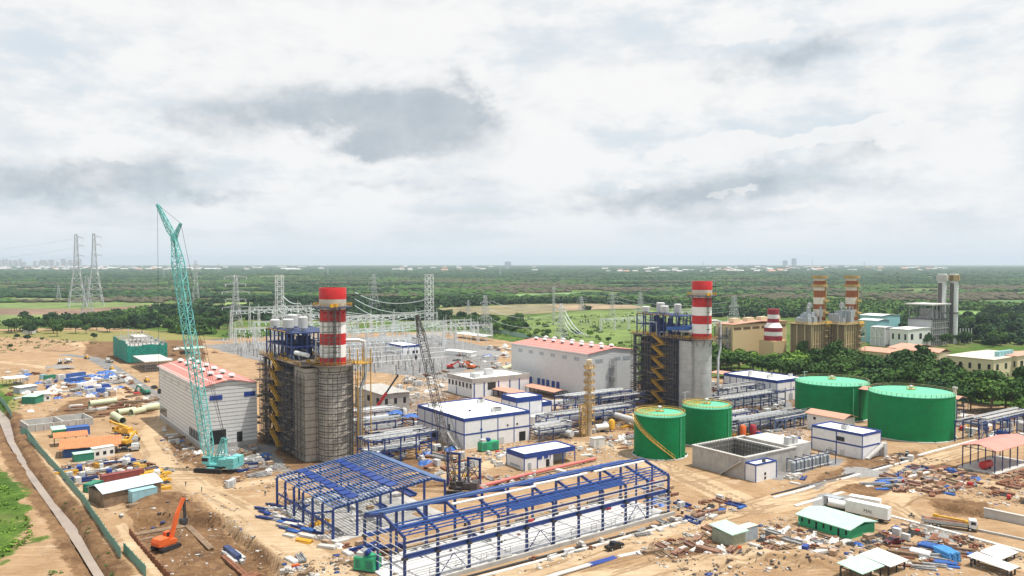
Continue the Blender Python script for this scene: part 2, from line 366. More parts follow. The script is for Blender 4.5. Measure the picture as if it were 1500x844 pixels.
# ------------------------------------------------------------------ ground
def poly(pts): return np.array([P(*q)[:2] for q in pts])
def sdist(X, Y, pg, closed=True):
    d2 = np.full(X.shape, 1e12); ins = np.zeros(X.shape, bool); n = len(pg)
    for i in range(n if closed else n - 1):
        ax_, ay_ = pg[i]; bx_, by_ = pg[(i + 1) % n]; ex, ey = bx_ - ax_, by_ - ay_
        t = np.clip(((X - ax_) * ex + (Y - ay_) * ey) / (ex * ex + ey * ey + 1e-9), 0, 1)
        d2 = np.minimum(d2, (X - ax_ - t * ex) ** 2 + (Y - ay_ - t * ey) ** 2)
        if closed:
            cnd = (ay_ > Y) != (by_ > Y)
            ins ^= cnd & (X < (ex) * (Y - ay_) / (ey if abs(ey) > 1e-9 else 1e-9) + ax_)
    d = np.sqrt(d2); return np.where(ins, -d, d) if closed else d
def vnoise(X, Y, s, seed, oct=4):
    r = np.random.default_rng(seed); out = np.zeros(X.shape); amp = 1.; tot = 0
    for o in range(oct):
        g = r.random((257, 257)); x = X / s + 91.7; y = Y / s + 53.3
        xi = np.floor(x).astype(int); yi = np.floor(y).astype(int); fx = x - xi; fy = y - yi
        fx = fx * fx * (3 - 2 * fx); fy = fy * fy * (3 - 2 * fy); xi %= 256; yi %= 256
        v = (g[xi, yi] * (1 - fx) + g[xi + 1, yi] * fx) * (1 - fy) + (g[xi, yi + 1] * (1 - fx) + g[xi + 1, yi + 1] * fx) * fy
        out += v * amp; tot += amp; amp *= .5; s *= .5
    return out / tot
def axis(segs):
    a = [segs[0][0]]
    for x0, x1, d0, d1 in segs:
        L_ = x1 - x0; n = max(1, round(L_ / ((d0 + d1) / 2)))
        tt = np.linspace(0, 1, n + 1)[1:]; g = tt * d0 + .5 * tt ** 2 * (d1 - d0); g = g / g[-1] * L_
        a += list(x0 + g)
    return np.array(a)
gx = axis([(-560, -220, 3, 1.), (-220, 220, .85, .85), (220, 560, 1., 3)])
gy = axis([(150, 330, .8, .8), (330, 500, .8, 1.6), (500, 1000, 1.6, 4)])
X, Y = np.meshgrid(gx, gy)
site = poly([(-400, 484), (0, 482), (160, 480), (250, 488), (330, 496), (480, 488), (650, 486), (745, 500), (800, 540), (950, 565), (1050, 552), (1200, 572), (1500, 598), (2100, 640), (2100, 900), (-400, 900)])
S_ = {}
def sm(d, w): return np.clip(.5 - d / w, 0, 1)
def add(ch, m): S_[ch] = np.maximum(S_.get(ch, 0), m)
sand = sm(sdist(X, Y, site) + 8 * (vnoise(X, Y, 40, 3) - .5), 10)
def roadm(pts, wd, edge=2.5): return sm(sdist(X, Y, poly(pts), False) - wd / 2, edge)
for pts, wd in (([(560, 900), (700, 858), (800, 829), (900, 797), (1010, 766), (1090, 744), (1180, 722), (1310, 690), (1420, 658), (1560, 622)], 8.5),
                ([(1090, 744), (1035, 712), (985, 690), (900, 655), (850, 650)], 9), ([(180, 560), (250, 600), (215, 640), (240, 680), (290, 718), (335, 738), (385, 772), (445, 812), (520, 860)], 10),
                ([(300, 720), (390, 705), (470, 690)], 6), ([(1100, 748), (1210, 735), (1300, 735), (1400, 790), (1560, 850)], 8), ([(1300, 735), (1380, 700), (1500, 715)], 9), ([(850, 650), (740, 672), (690, 690), (640, 700)], 7),
                ([(0, 530), (120, 545), (190, 575), (240, 600)], 8), ([(60, 575), (170, 580), (230, 590)], 6), ([(940, 675), (1010, 700), (1100, 742)], 12), ([(1150, 800), (1000, 835), (860, 850)], 10), ([(180, 770), (196, 800), (245, 850)], 3.5), ([(60, 660), (130, 740)], 4)):
    add('road', roadm(pts, wd) * .95)
for pts in ([(170, 735), (255, 725), (330, 757), (392, 800), (430, 860), (250, 860)], [(235, 625), (300, 668), (380, 665), (420, 690), (330, 705), (250, 670)], [(130, 582), (230, 588), (228, 606), (60, 615), (100, 588)], [(1210, 690), (1280, 680), (1300, 690), (1180, 715)], [(380, 640), (700, 560), (720, 600), (600, 660), (700, 720), (420, 700)], [(820, 560), (1180, 560), (1180, 640), (1080, 640), (900, 630)], [(1350, 730), (1450, 735), (1460, 760), (1370, 755)], [(960, 800), (1040, 790), (1150, 820), (1000, 830)], [(1240, 670), (1340, 660), (1420, 690), (1330, 740), (1220, 720)], [(130, 500), (300, 495), (300, 535), (240, 545), (120, 520)]):
    add('dirt', sm(sdist(X, Y, poly(pts)) + 5 * (vnoise(X, Y, 12, 5) - .5), 6) * .85)
can_l = [(-60, 560), (-2, 612), (11, 644), (43, 698), (78, 746), (114, 800), (141, 844), (165, 890)]; can_r = [(-40, 556), (14, 612), (22, 644), (46, 686), (79, 730), (112, 768), (134, 808), (157, 844), (180, 880)]
canal = poly(can_l + can_r[::-1]); dcan = sdist(X, Y, canal)
add('dirt', sm(np.abs(dcan) - 4.5 + 3 * (vnoise(X, Y, 8, 6) - .5), 4) * .95)
for pts in ([(295, 506), (420, 498), (640, 492), (735, 512), (725, 540), (700, 560), (540, 545), (420, 540)], [(690, 575), (740, 560), (760, 566), (720, 580)], [(1195, 730), (1245, 725), (1255, 742), (1195, 745)], [(1180, 712), (1300, 680), (1310, 686), (1200, 716)], [(300, 655), (400, 650), (430, 690), (330, 690)], [(1130, 690), (1230, 668), (1240, 674), (1140, 702)], [(1040, 575), (1160, 590), (1160, 600), (1040, 590)], [(240, 488), (340, 492), (330, 500), (240, 494)], [(1320, 560), (1510, 588), (1510, 600), (1320, 572)], [(1355, 770), (1420, 782), (1420, 800), (1360, 790)]):
    add('grav', sm(sdist(X, Y, poly(pts)) + 7 * (vnoise(X, Y, 10, 8) - .5), 5))
add('grav', roadm([(96, 520), (135, 524), (165, 540), (205, 567), (245, 590)], 9, 1.5))
for pts in ([(-80, 640), (2, 690), (30, 735), (55, 780), (20, 815), (-60, 840)], [(0, 800), (20, 820), (0, 835)], [(-80, 560), (0, 560), (20, 590), (0, 610)]):
    add('grass', sm(sdist(X, Y, poly(pts)) + 14 * (vnoise(X, Y, 12, 9) - .5), 5))
add('grass', (1 - sand) * .9)
add('dry', sm(sdist(X, Y, poly([(-300, 494), (60, 494), (150, 500), (330, 497), (340, 490), (150, 484), (-300, 486)])) + 30 * (vnoise(X, Y, 40, 12) - .5), 14))
add('dry', sm(sdist(X, Y, poly([(-60, 560), (30, 555), (40, 575), (20, 605), (-60, 600)])) + 12 * (vnoise(X, Y, 14, 13) - .5), 8) * .8)
add('dry', sm(sdist(X, Y, poly([(820, 505), (960, 482), (1000, 500), (960, 530), (880, 525)])) + 20 * (vnoise(X, Y, 40, 14) - .5), 20) * .6)
for pts in ([(600, 545), (760, 530), (940, 560), (860, 600), (700, 600)], [(1060, 600), (1190, 600), (1190, 660), (1090, 640)], [(720, 560), (640, 590), (610, 620), (540, 610), (600, 560)]):
    add('conc', sm(sdist(X, Y, poly(pts)) + 10 * (vnoise(X, Y, 10, 15) - .5), 8) * .45)
RD = [[(560, 900), (700, 858), (800, 829), (900, 797), (1010, 766), (1090, 744), (1180, 722), (1310, 690), (1420, 658), (1560, 622)], [(1090, 744), (1035, 712), (985, 690), (900, 655), (850, 650)], [(180, 560), (250, 600), (215, 640), (240, 680), (290, 718), (335, 738), (385, 772), (445, 812), (520, 860)], [(1100, 748), (1210, 735), (1300, 735), (1400, 790), (1560, 850)], [(1300, 735), (1380, 700), (1500, 715)], [(1000, 700), (1080, 690), (1180, 700), (1290, 690)], [(940, 675), (960, 700), (1090, 744)], [(960, 850), (1100, 815), (1250, 825)], [(0, 530), (120, 545), (190, 575), (240, 600)], [(250, 700), (330, 700), (420, 690)], [(840, 850), (960, 815), (1040, 825), (1220, 850)], [(0, 500), (130, 515), (200, 500)], [(1340, 730), (1440, 720), (1520, 735)], [(700, 690), (760, 700), (850, 660), (930, 670)]]
rw = np.random.default_rng(4); wob = (vnoise(X, Y, 22, 41) - .5) * 5
for k, pts in enumerate(RD):
    d = sdist(X, Y, poly(pts), False) + wob
    for q in range(4): off = rw.uniform(.4, 6 if k > 3 else 4.5); add('trk', np.clip(1 - np.abs(d - off) / .75, 0, 1) * np.clip((vnoise(X, Y, 16, 50 + k * 5 + q) - .4) * 5, 0, 1))
Z = (vnoise(X, Y, 14, 21) - .5) * .5 * (1 - S_['grav']) * (1 - .6 * S_['road'])
Z -= .12 * S_['trk']
Z += (vnoise(X, Y, 4, 22) - .5) * .35 * np.clip(S_['dirt'], 0, 1)
pit = poly([(181, 772), (196, 757), (268, 748), (335, 757), (356, 775), (389, 801), (416, 822), (424, 850), (440, 880), (262, 880), (243, 846)]); dp = sdist(X, Y, pit)
Z += -3.4 * np.clip(-dp / 1.2, 0, 1) + np.where(dp < -2, (vnoise(X, Y, 9, 23) - .3) * 1.4, 0)
Z += -2.2 * np.clip(-(dcan + (vnoise(X, Y, 6, 25) - .5) * 2.2) / 1.4 + .7, 0, 1) + .9 * np.exp(-((dcan - 5) / 3.) ** 2) * vnoise(X, Y, 9, 24)
tr = poly([(1362, 742), (1378, 738), (1440, 748), (1441, 756), (1400, 752)]); Z += -2. * np.clip(-sdist(X, Y, tr) / 1.2, 0, 1)
MND = [(90, 510, 16, 4.), (118, 508, 9, 3), (75, 545, 7, 2), (88, 543, 8, 2.), (250, 733, 8, 1.8), (215, 740, 7, 1.5), (290, 735, 8, 1.6), (1240, 712, 8, 1.2), (1215, 715, 6, .9), (1040, 822, 5, 1.4), (1070, 826, 4, 1.2), (1110, 815, 5, 1.6), (1140, 822, 5, 1.6), (1175, 818, 6, 1.8), (1200, 830, 5, 1.7), (1225, 806, 5, 1.2), (1010, 828, 4, 1), (1360, 738, 5, 1.2), (1410, 744, 5, .9), (265, 518, 9, 2.5), (290, 522, 8, 2), (700, 545, 9, 3.), (720, 548, 8, 2.5), (845, 672, 5, 1.5), (1120, 610, 5, 1.4), (1150, 605, 6, 1.6), (670, 546, 7, 2)]
for px, py, r, h in MND:
    q = P(px, py); rr = np.hypot(X - q.x, Y - q.y) * (1 + .35 * (vnoise(X, Y, 5, 31) - .5)); Z += h * np.exp(-(rr / r) ** 2 * 1.8) * (.75 + .5 * vnoise(X, Y, 3, 32))
edge = np.minimum.reduce([X - gx[0], gx[-1] - X, Y - gy[0], gy[-1] - Y]); Z *= np.clip(edge / 10, 0, 1)
nx, ny = len(gx), len(gy); V = np.stack([X, Y, Z], -1).reshape(-1, 3)
ii = np.arange(nx * ny).reshape(ny, nx); q = np.stack([ii[:-1, :-1], ii[:-1, 1:], ii[1:, 1:], ii[1:, :-1]], -1).reshape(-1, 4)
BIG = 13500
ext = np.array([(-BIG, -500, 0), (BIG, -500, 0), (BIG, FAR, 0), (-BIG, FAR, 0)], float); b0 = len(V); V = np.vstack([V, ext])
cr = [ii[0, 0], ii[0, -1], ii[-1, -1], ii[-1, 0]]
q = np.vstack([q, [[b0 + k, b0 + (k + 1) % 4, cr[(k + 1) % 4], cr[k]] for k in range(4)]])
me = bpy.data.meshes.new('ground'); me.vertices.add(len(V)); me.vertices.foreach_set('co', V.ravel())
me.loops.add(q.size); me.loops.foreach_set('vertex_index', q.ravel().astype(np.int32)); me.polygons.add(len(q))
me.polygons.foreach_set('loop_start', np.arange(0, q.size, 4, dtype=np.int32)); me.polygons.foreach_set('loop_total', np.full(len(q), 4, np.int32))
me.polygons.foreach_set('use_smooth', np.ones(len(q), bool)); me.update(calc_edges=True)
for nm, ks in (('zone_a', ('road', 'dirt', 'grav')), ('zone_b', ('grass', 'dry', 'conc')), ('zone_c', ('trk', 'trk', 'trk'))):
    at = me.attributes.new(nm, 'FLOAT_COLOR', 'POINT'); a = np.zeros((len(V), 4), np.float32); a[:, 3] = 1
    for k, key in enumerate(ks): a[:b0, k] = np.asarray(S_[key]).ravel()
    if nm == 'zone_b': a[b0:, 0] = .9
    at.data.foreach_set('color', a.ravel())
gm = bpy.data.materials.new('ground_earth'); gm.use_nodes = True; MATS['ground_earth'] = gm
N = gm.node_tree.nodes; L = gm.node_tree.links; bs = N['Principled BSDF']; bs.inputs['Roughness'].default_value = .95; bs.inputs['Specular IOR Level'].default_value = .1
tc = N.new('ShaderNodeTexCoord'); ob = tc.outputs['Object']
fine = noise(ob, .9, 8, .7); mid = noise(ob, .11, 6, .6, (4, 9, 0)); big = noise(ob, .018, 5, .6, (7, 1, 0)); trk = noise(ob, .35, 5, .6, (1, 2, 0), (1, 1, 1), 1.2)
blot2 = noise(ob, .07, 7, .7, (2, 8, 0)); rot = N.new('ShaderNodeMapping'); rot.inputs['Rotation'].default_value = (0, 0, -TH); rot.inputs['Scale'].default_value = (.06, 1.1, 1); L.new(ob, rot.inputs[0])
ruts = N.new('ShaderNodeTexNoise'); ruts.inputs['Scale'].default_value = 1.2; ruts.inputs['Detail'].default_value = 5; L.new(rot.outputs[0], ruts.inputs['Vector'])
za = N.new('ShaderNodeAttribute'); za.attribute_name = 'zone_a'; zb = N.new('ShaderNodeAttribute'); zb.attribute_name = 'zone_b'
sa = N.new('ShaderNodeSeparateColor'); L.new(za.outputs['Color'], sa.inputs[0]); sb = N.new('ShaderNodeSeparateColor'); L.new(zb.outputs['Color'], sb.inputs[0])
jag = M('MULTIPLY', M('SUBTRACT', M('ADD', M('MULTIPLY', fine, .6), M('MULTIPLY', trk, .6)), .6), 1.3)
def zone(v, lo=.35, hi=.65): return MR(M('ADD', v, jag), lo, hi)
base = MIX(MR(mid, .3, .7), (0.265, 0.156, 0.073), (0.400, 0.267, 0.149)); base = MIX(MR(fine, .35, .75), base, (0.307, 0.218, 0.141)); base = MIX(MR(big, .5, .7, 0, .5), base, (0.214, 0.129, 0.071))
base = MIX(MR(trk, .56, .74, 0, .6), base, (0.177, 0.120, 0.079)); base = MIX(MR(ruts.outputs[0], .54, .68, 0, .5), base, (0.465, 0.347, 0.228)); base = MIX(MR(blot2, .55, .68, 0, .7), base, (0.465, 0.360, 0.249))
dirt = MIX(MR(mid, .3, .7), (.105, .056, .028), (.215, .125, .062)); dirt = MIX(MR(fine, .45, .75, 0, .8), dirt, (.07, .042, .026)); dirt = MIX(MR(trk, .5, .66, 0, .6), dirt, (.26, .165, .088))
road = MIX(MR(mid, .3, .7), (0.391, 0.280, 0.172), (0.502, 0.383, 0.252)); road = MIX(MR(ruts.outputs[0], .45, .65, 0, .6), road, (0.326, 0.223, 0.130))
grav = MIX(MR(mid, .3, .7), (0.150, 0.150, 0.153), (0.229, 0.226, 0.223)); grav = MIX(MR(fine, .5, .75, 0, .7), grav, (0.267, 0.261, 0.249))
grass = MIX(MR(mid, .3, .7), (0.041, 0.089, 0.013), (0.104, 0.178, 0.026)); grass = MIX(MR(fine, .4, .7, 0, .7), grass, (0.026, 0.056, 0.011)); grass = MIX(MR(big, .46, .62, 0, .65), grass, (0.155, 0.155, 0.056))
dry = MIX(MR(fine, .35, .7), (0.252, 0.215, 0.081), (0.148, 0.163, 0.044))
conc = MIX(MR(mid, .3, .7), (0.296, 0.281, 0.266), (0.429, 0.414, 0.392))
col = MIX(zone(sa.outputs[1]), base, dirt); col = MIX(zone(sb.outputs[2]), col, conc); col = MIX(zone(sa.outputs[0]), col, road); col = MIX(zone(sa.outputs[2], .4, .6), col, grav)
col = MIX(zone(sb.outputs[1]), col, dry); col = MIX(zone(sb.outputs[0]), col, grass)
zc = N.new('ShaderNodeAttribute'); zc.attribute_name = 'zone_c'; scx = N.new('ShaderNodeSeparateColor'); L.new(zc.outputs['Color'], scx.inputs[0])
col = MIX(M('MULTIPLY', MR(scx.outputs[0], .15, .7), .62), col, (.185, .115, .06))
spk = noise(ob, 2.6, 3, .8, (3, 3, 0)); blot = noise(ob, .05, 7, .75, (8, 2, 0))
bare = M('SUBTRACT', 1., MR(M('MAXIMUM', sb.outputs[0], sa.outputs[2]), .2, .6))
col = MIX(M('MULTIPLY', MR(spk, .60, .72, 0, .75), bare), col, (.105, .075, .05)); col = MIX(M('MULTIPLY', MR(spk, .38, .28, 0, .5), bare), col, (.60, .53, .43)); col = MIX(M('MULTIPLY', MR(blot, .55, .72, 0, .55), bare), col, (.21, .135, .08))
L.new(col, bs.inputs['Base Color'])
bp = N.new('ShaderNodeBump'); bp.inputs['Strength'].default_value = .8; bp.inputs['Distance'].default_value = .5
L.new(M('ADD', M('MULTIPLY', fine, .7), M('MULTIPLY', trk, .8)), bp.inputs['Height']); L.new(bp.outputs[0], bs.inputs['Normal'])
me.materials.append(gm); go = bpy.data.objects.new('ground', me); C.objects.link(go); structure(go)
def gz(x, y):
    """terrain height at x, y"""
    i = min(max(int(np.searchsorted(gx, x)), 0), nx - 1); j = min(max(int(np.searchsorted(gy, y)), 0), ny - 1)
    return float(Z[j, i])
def G(px, py, dz=0.):
    q = P(px, py); q.z = gz(q.x, q.y) + dz; return q
wm = mat('canal_water', (.27, .215, .17), .28, var=.2, scale=.15, spec=.35, bump=.02, bscale=2)
MB().quad(*[(x, y, -1.0) for x, y in canal]).build('canal_water', wm)['kind'] = 'structure'
FIELDS = []
def field(name, pts, col, z):
    pg = poly(pts); FIELDS.append(pg)
    m = mat(name + '_' + str(len(FIELDS)), col, .95, var=.45, scale=.025, grime=.75, gcol=(col[0] * .55, col[1] * .5, col[2] * .6)); structure(MB().quad(*[(x, y, z) for x, y in pg]).build(name, m))
LG, BR, TAN = (.13, .185, .045), (.19, .12, .08), (.19, .165, .085)
field('field', [(-150, 444), (0, 444), (150, 443), (330, 446), (400, 452), (140, 452), (0, 456), (-150, 458)], LG, .25)
field('field', [(-150, 452), (120, 453), (225, 447), (235, 453), (150, 462), (-150, 462)], BR, .4)
field('field', [(-60, 463), (130, 461), (150, 466), (0, 478), (-60, 480)], LG, .55)
field('field', [(230, 470), (330, 466), (345, 474), (230, 478)], (.16, .21, .06), .3)
field('field', [(330, 443), (420, 444), (420, 448), (330, 448)], (.20, .27, .08), .3)
field('field', [(640, 452), (760, 446), (870, 445), (930, 449), (760, 462), (650, 461)], TAN, .3)
field('field', [(750, 468), (860, 455), (950, 455), (1060, 470), (1020, 500), (930, 520), (840, 505), (780, 490)], (.115, .17, .034), .45)
field('field', [(745, 432), (860, 428), (870, 431), (760, 437)], (.15, .24, .09), .3)
field('field', [(800, 447), (920, 447), (960, 452), (830, 455)], (.27, .20, .12), .6)
field('field', [(1390, 455), (1560, 458), (1560, 470), (1400, 470)], (.12, .22, .05), .3)
field('field', [(440, 452), (650, 447), (650, 450), (440, 456)], (.2, .24, .09), .3)
for a in ([(180, 419), (270, 418), (270, 420), (180, 421)], [(300, 416), (350, 416), (350, 418), (300, 418)]): field('field', a, (.36, .31, .2), .3)

for k, (x0, x1, y0, y1, c) in enumerate(((520, 640, 436, 439, (.13, .20, .06)), (980, 1100, 452, 455, (.15, .2, .07)), (60, 200, 431, 433.5, (.16, .24, .07)), (250, 420, 437, 440, (.14, .2, .06)), (1000, 1030, 440, 441.5, (.2, .26, .1)), (640, 700, 424, 425.5, (.2, .25, .1)), (860, 1000, 421, 422.5, (.12, .2, .08)), (1290, 1420, 424, 426, (.14, .22, .08)), (1420, 1540, 440, 446, (.10, .20, .05)), (440, 600, 426, 427.5, (.14, .22, .08)), (0, 160, 423, 424.5, (.15, .24, .09)), (1080, 1200, 428, 429.5, (.12, .18, .07)), (1440, 1560, 428, 430, (.14, .22, .07)), (700, 820, 414, 415, (.16, .22, .1)), (160, 320, 410, 411, (.16, .22, .1)), (900, 1060, 409, 410, (.14, .2, .1)), (0, 100, 437, 441, (.18, .25, .08)))):
    c = tuple(v * .75 for v in c); field('field', [(x0, (y0 + y1) / 2), (x0 + (x1 - x0) * .3, y0), (x1, y0 + .3), (x1 + 8, y1 - .2), (x0 + (x1 - x0) * .6, y1), (x0 + 6, y1 - .2)], c, .35)
# ------------------------------------------------------------------ big buildings
def setup(px, py, pxr, pxl, pyt, rz=TH):
    p = P(px, py); return p, along(p, rz, pxr), along(p, rz + math.pi / 2, pxl), ht(p, pyt)
def part_boxes(t, name, m, boxes, label=None):
    b = MB()
    for x in boxes: b.box(*x)
    o = b.build(name, m, t)
    if label: o['label'] = label
    return o
def each_box(t, name, m, boxes, sub=None):
    for x in boxes:
        o = MB().box(*x).build(name, m, t)
        if sub: MB().box(*(x[k] + (-.12 if k < 3 else .12) if k % 3 != sub[2] else (x[k] + (.02 if k < 3 else -.02)) for k in range(6))).build(sub[0], sub[1], o)
def turbine_hall(label, px, py, pxr, pxl, pyt, wall, roofm, nv, upper, lower, lowm):
    p, la, lb, h = setup(px, py, pxr, pxl, pyt)
    t = thing('turbine_hall', label, 'hall', p, TH)
    rh = h + 2.0
    MB().xprism([(0, 0), (lb, 0), (lb, 1), (0, 1)], 0, 1)
    b = MB().yprism([(0, -.3), (la, -.3), (la, h), (la / 2, rh), (0, h)], 0, lb); b.build('wall', wall, t)
    r = MB(); e = .5
    for x0, z0, x1, z1 in ((-e, h + .02 - e * 4 / la, la / 2, rh + .03), (la / 2, rh + .03, la + e, h + .02 - e * 4 / la)):
        r.hexa([(x0, -e, z0), (x1, -e, z1), (x1, lb + e, z1), (x0, lb + e, z0), (x0, -e, z0 + .25), (x1, -e, z1 + .25), (x1, lb + e, z1 + .25), (x0, lb + e, z0 + .25)])
    ro = r.build('roof', roofm, t)
    part_boxes(t, 'gutter', LGALV, [(-e - .3, -e, h - .35, -e, lb + e, h + .05)])
    for k in range(nv):
        for s in (-1, 1):
            y = lb * (.08 + .84 * k / max(1, nv - 1)) + s * 1.2; x = la / 2 + s * la * .13; z = rh - abs(s) * la * .13 * 4 / la
            v = MB().cyl(x, y, z - .3, z + 1.0, .8, n=10).build('roof_vent', DSTEEL, t); MB().lathe(x, y, [(.6, z + .9), (1.45, z + 1.0), (1.3, z + 1.6), (.5, z + 2.0)], 10).build('vent_cap', PWHITE, v)
    for k in range(upper):
        y = lb * (.06 + .88 * (k + .5) / upper); each_box(t, 'louvre', LGREY if wall is LOUVCLAD else CGREY, [(-.08, y - 1.9, h - 4.2, .04, y + 1.9, h - 2.4)])
    for y0, y1, zz0, zz1 in lower: each_box(t, 'window', lowm, [(-.1, y0, zz0, .04, y1, zz1)])
    return t, la, lb, h
lw = []
for k in range(6): lw.append((38 - k * 1.9 - 1.1, 38 - k * 1.9, 2.4, 5.6))
lw2 = [(20 - k * 2.5 - 1.5, 20 - k * 2.5, 2.2, 5.6) for k in range(7)]
hall1, la, lb, h = turbine_hall('white ribbed turbine hall with red striped roof beside the teal crawler crane', 297, 660, 377, 234, 567.5, LOUVCLAD, RROOF2, 6, 5, [(lb0, lb1, z0, z1) for lb0, lb1, z0, z1 in lw2], DARK)
part_boxes(hall1, 'plinth', CONC, [(-.12, -.12, -.3, la, 0, 1.6), (-.12, 0, -.3, 0, lb, 1.6)])
each_box(hall1, 'window', GLASS, [(-.1, lb - 1.5 - k * 2.3 - 1.4, 2.6, .04, lb - 1.5 - k * 2.3, 6.2) for k in range(6)])
each_box(hall1, 'window', BLUE, [(la * .13, -.12, 18.3, la * .36, .04, 20.1), (la * .76, -.12, 18.6, la * .97, .04, 20.4)])
each_box(hall1, 'large_door', DARK, [(la * .13, -.1, 0, la * .42, .04, 7)]); each_box(hall1, 'door', DARK, [(la * .62, -.1, 1.6, la * .72, .04, 5.5)])
each_box(hall1, 'door_frame', LGALV, [(la * .13 - .4, -.18, 0, la * .13, .02, 7.4), (la * .42, -.18, 0, la * .42 + .4, .02, 7.4)])
hall2, la, lb, h = turbine_hall('plain pale grey turbine hall with salmon roof in the middle of the site', 861, 587, 934, 749, 519, GREYCLAD, RROOF2, 8, 6, [], BLUE)
each_box(hall2, 'window', BLUE, [(-.1, lb * f - 1.3, 1.5, .04, lb * f + 1.3, 6.6) for f in (.36, .42, .49, .55, .61, .72, .78, .84)] + [(-.1, lb * .97 - 1.5, 1, .04, lb * .97 + 1.5, 8)])
each_box(hall2, 'louvre', CGREY, [(5, -.1, h - 4.8, 10, .04, h - 3), (18, -.1, h - 4.2, 22, .04, h - 2.6), (24, -.1, h - 4.4, 29, .04, h - 2.6)])
sc1 = MB()
for i in range(5):
    for j in (0, 1): sc1.bar((14.2 + i * .9, -.4 - j * 1.4, 0), (14.2 + i * .9, -.4 - j * 1.4, h - 3), .12)
for k in range(10):
    z = 1 + k * 2; sc1.bar((14.2, -.4, z), (17.8, -.4, z), .1).bar((14.2, -1.8, z), (17.8, -1.8, z), .1)
    if k % 3 == 2: sc1.box(14, -1.8, z, 18, -.4, z + .12)
sc1.build('access_tower', SCAFFL, hall2)

def rail(mb, pts, h=1.1, w=.09, step=2.0):
    for a, b in zip(pts[:-1], pts[1:]):
        a = Vector(a); b = Vector(b); up = Vector((0, 0, 1)); mb.bar(a + up * h, b + up * h, w); mb.bar(a + up * h * .5, b + up * h * .5, w * .8)
        n = max(1, int((b - a).length / step))
        for k in range(n + 1): q = a.lerp(b, k / n); mb.bar(q, q + up * h, w)
def ringpts(cx, cy, r, z, n=24, a0=0, a1=2 * math.pi): return [(cx + r * math.cos(a0 + (a1 - a0) * k / n), cy + r * math.sin(a0 + (a1 - a0) * k / n), z) for k in range(n + 1)]

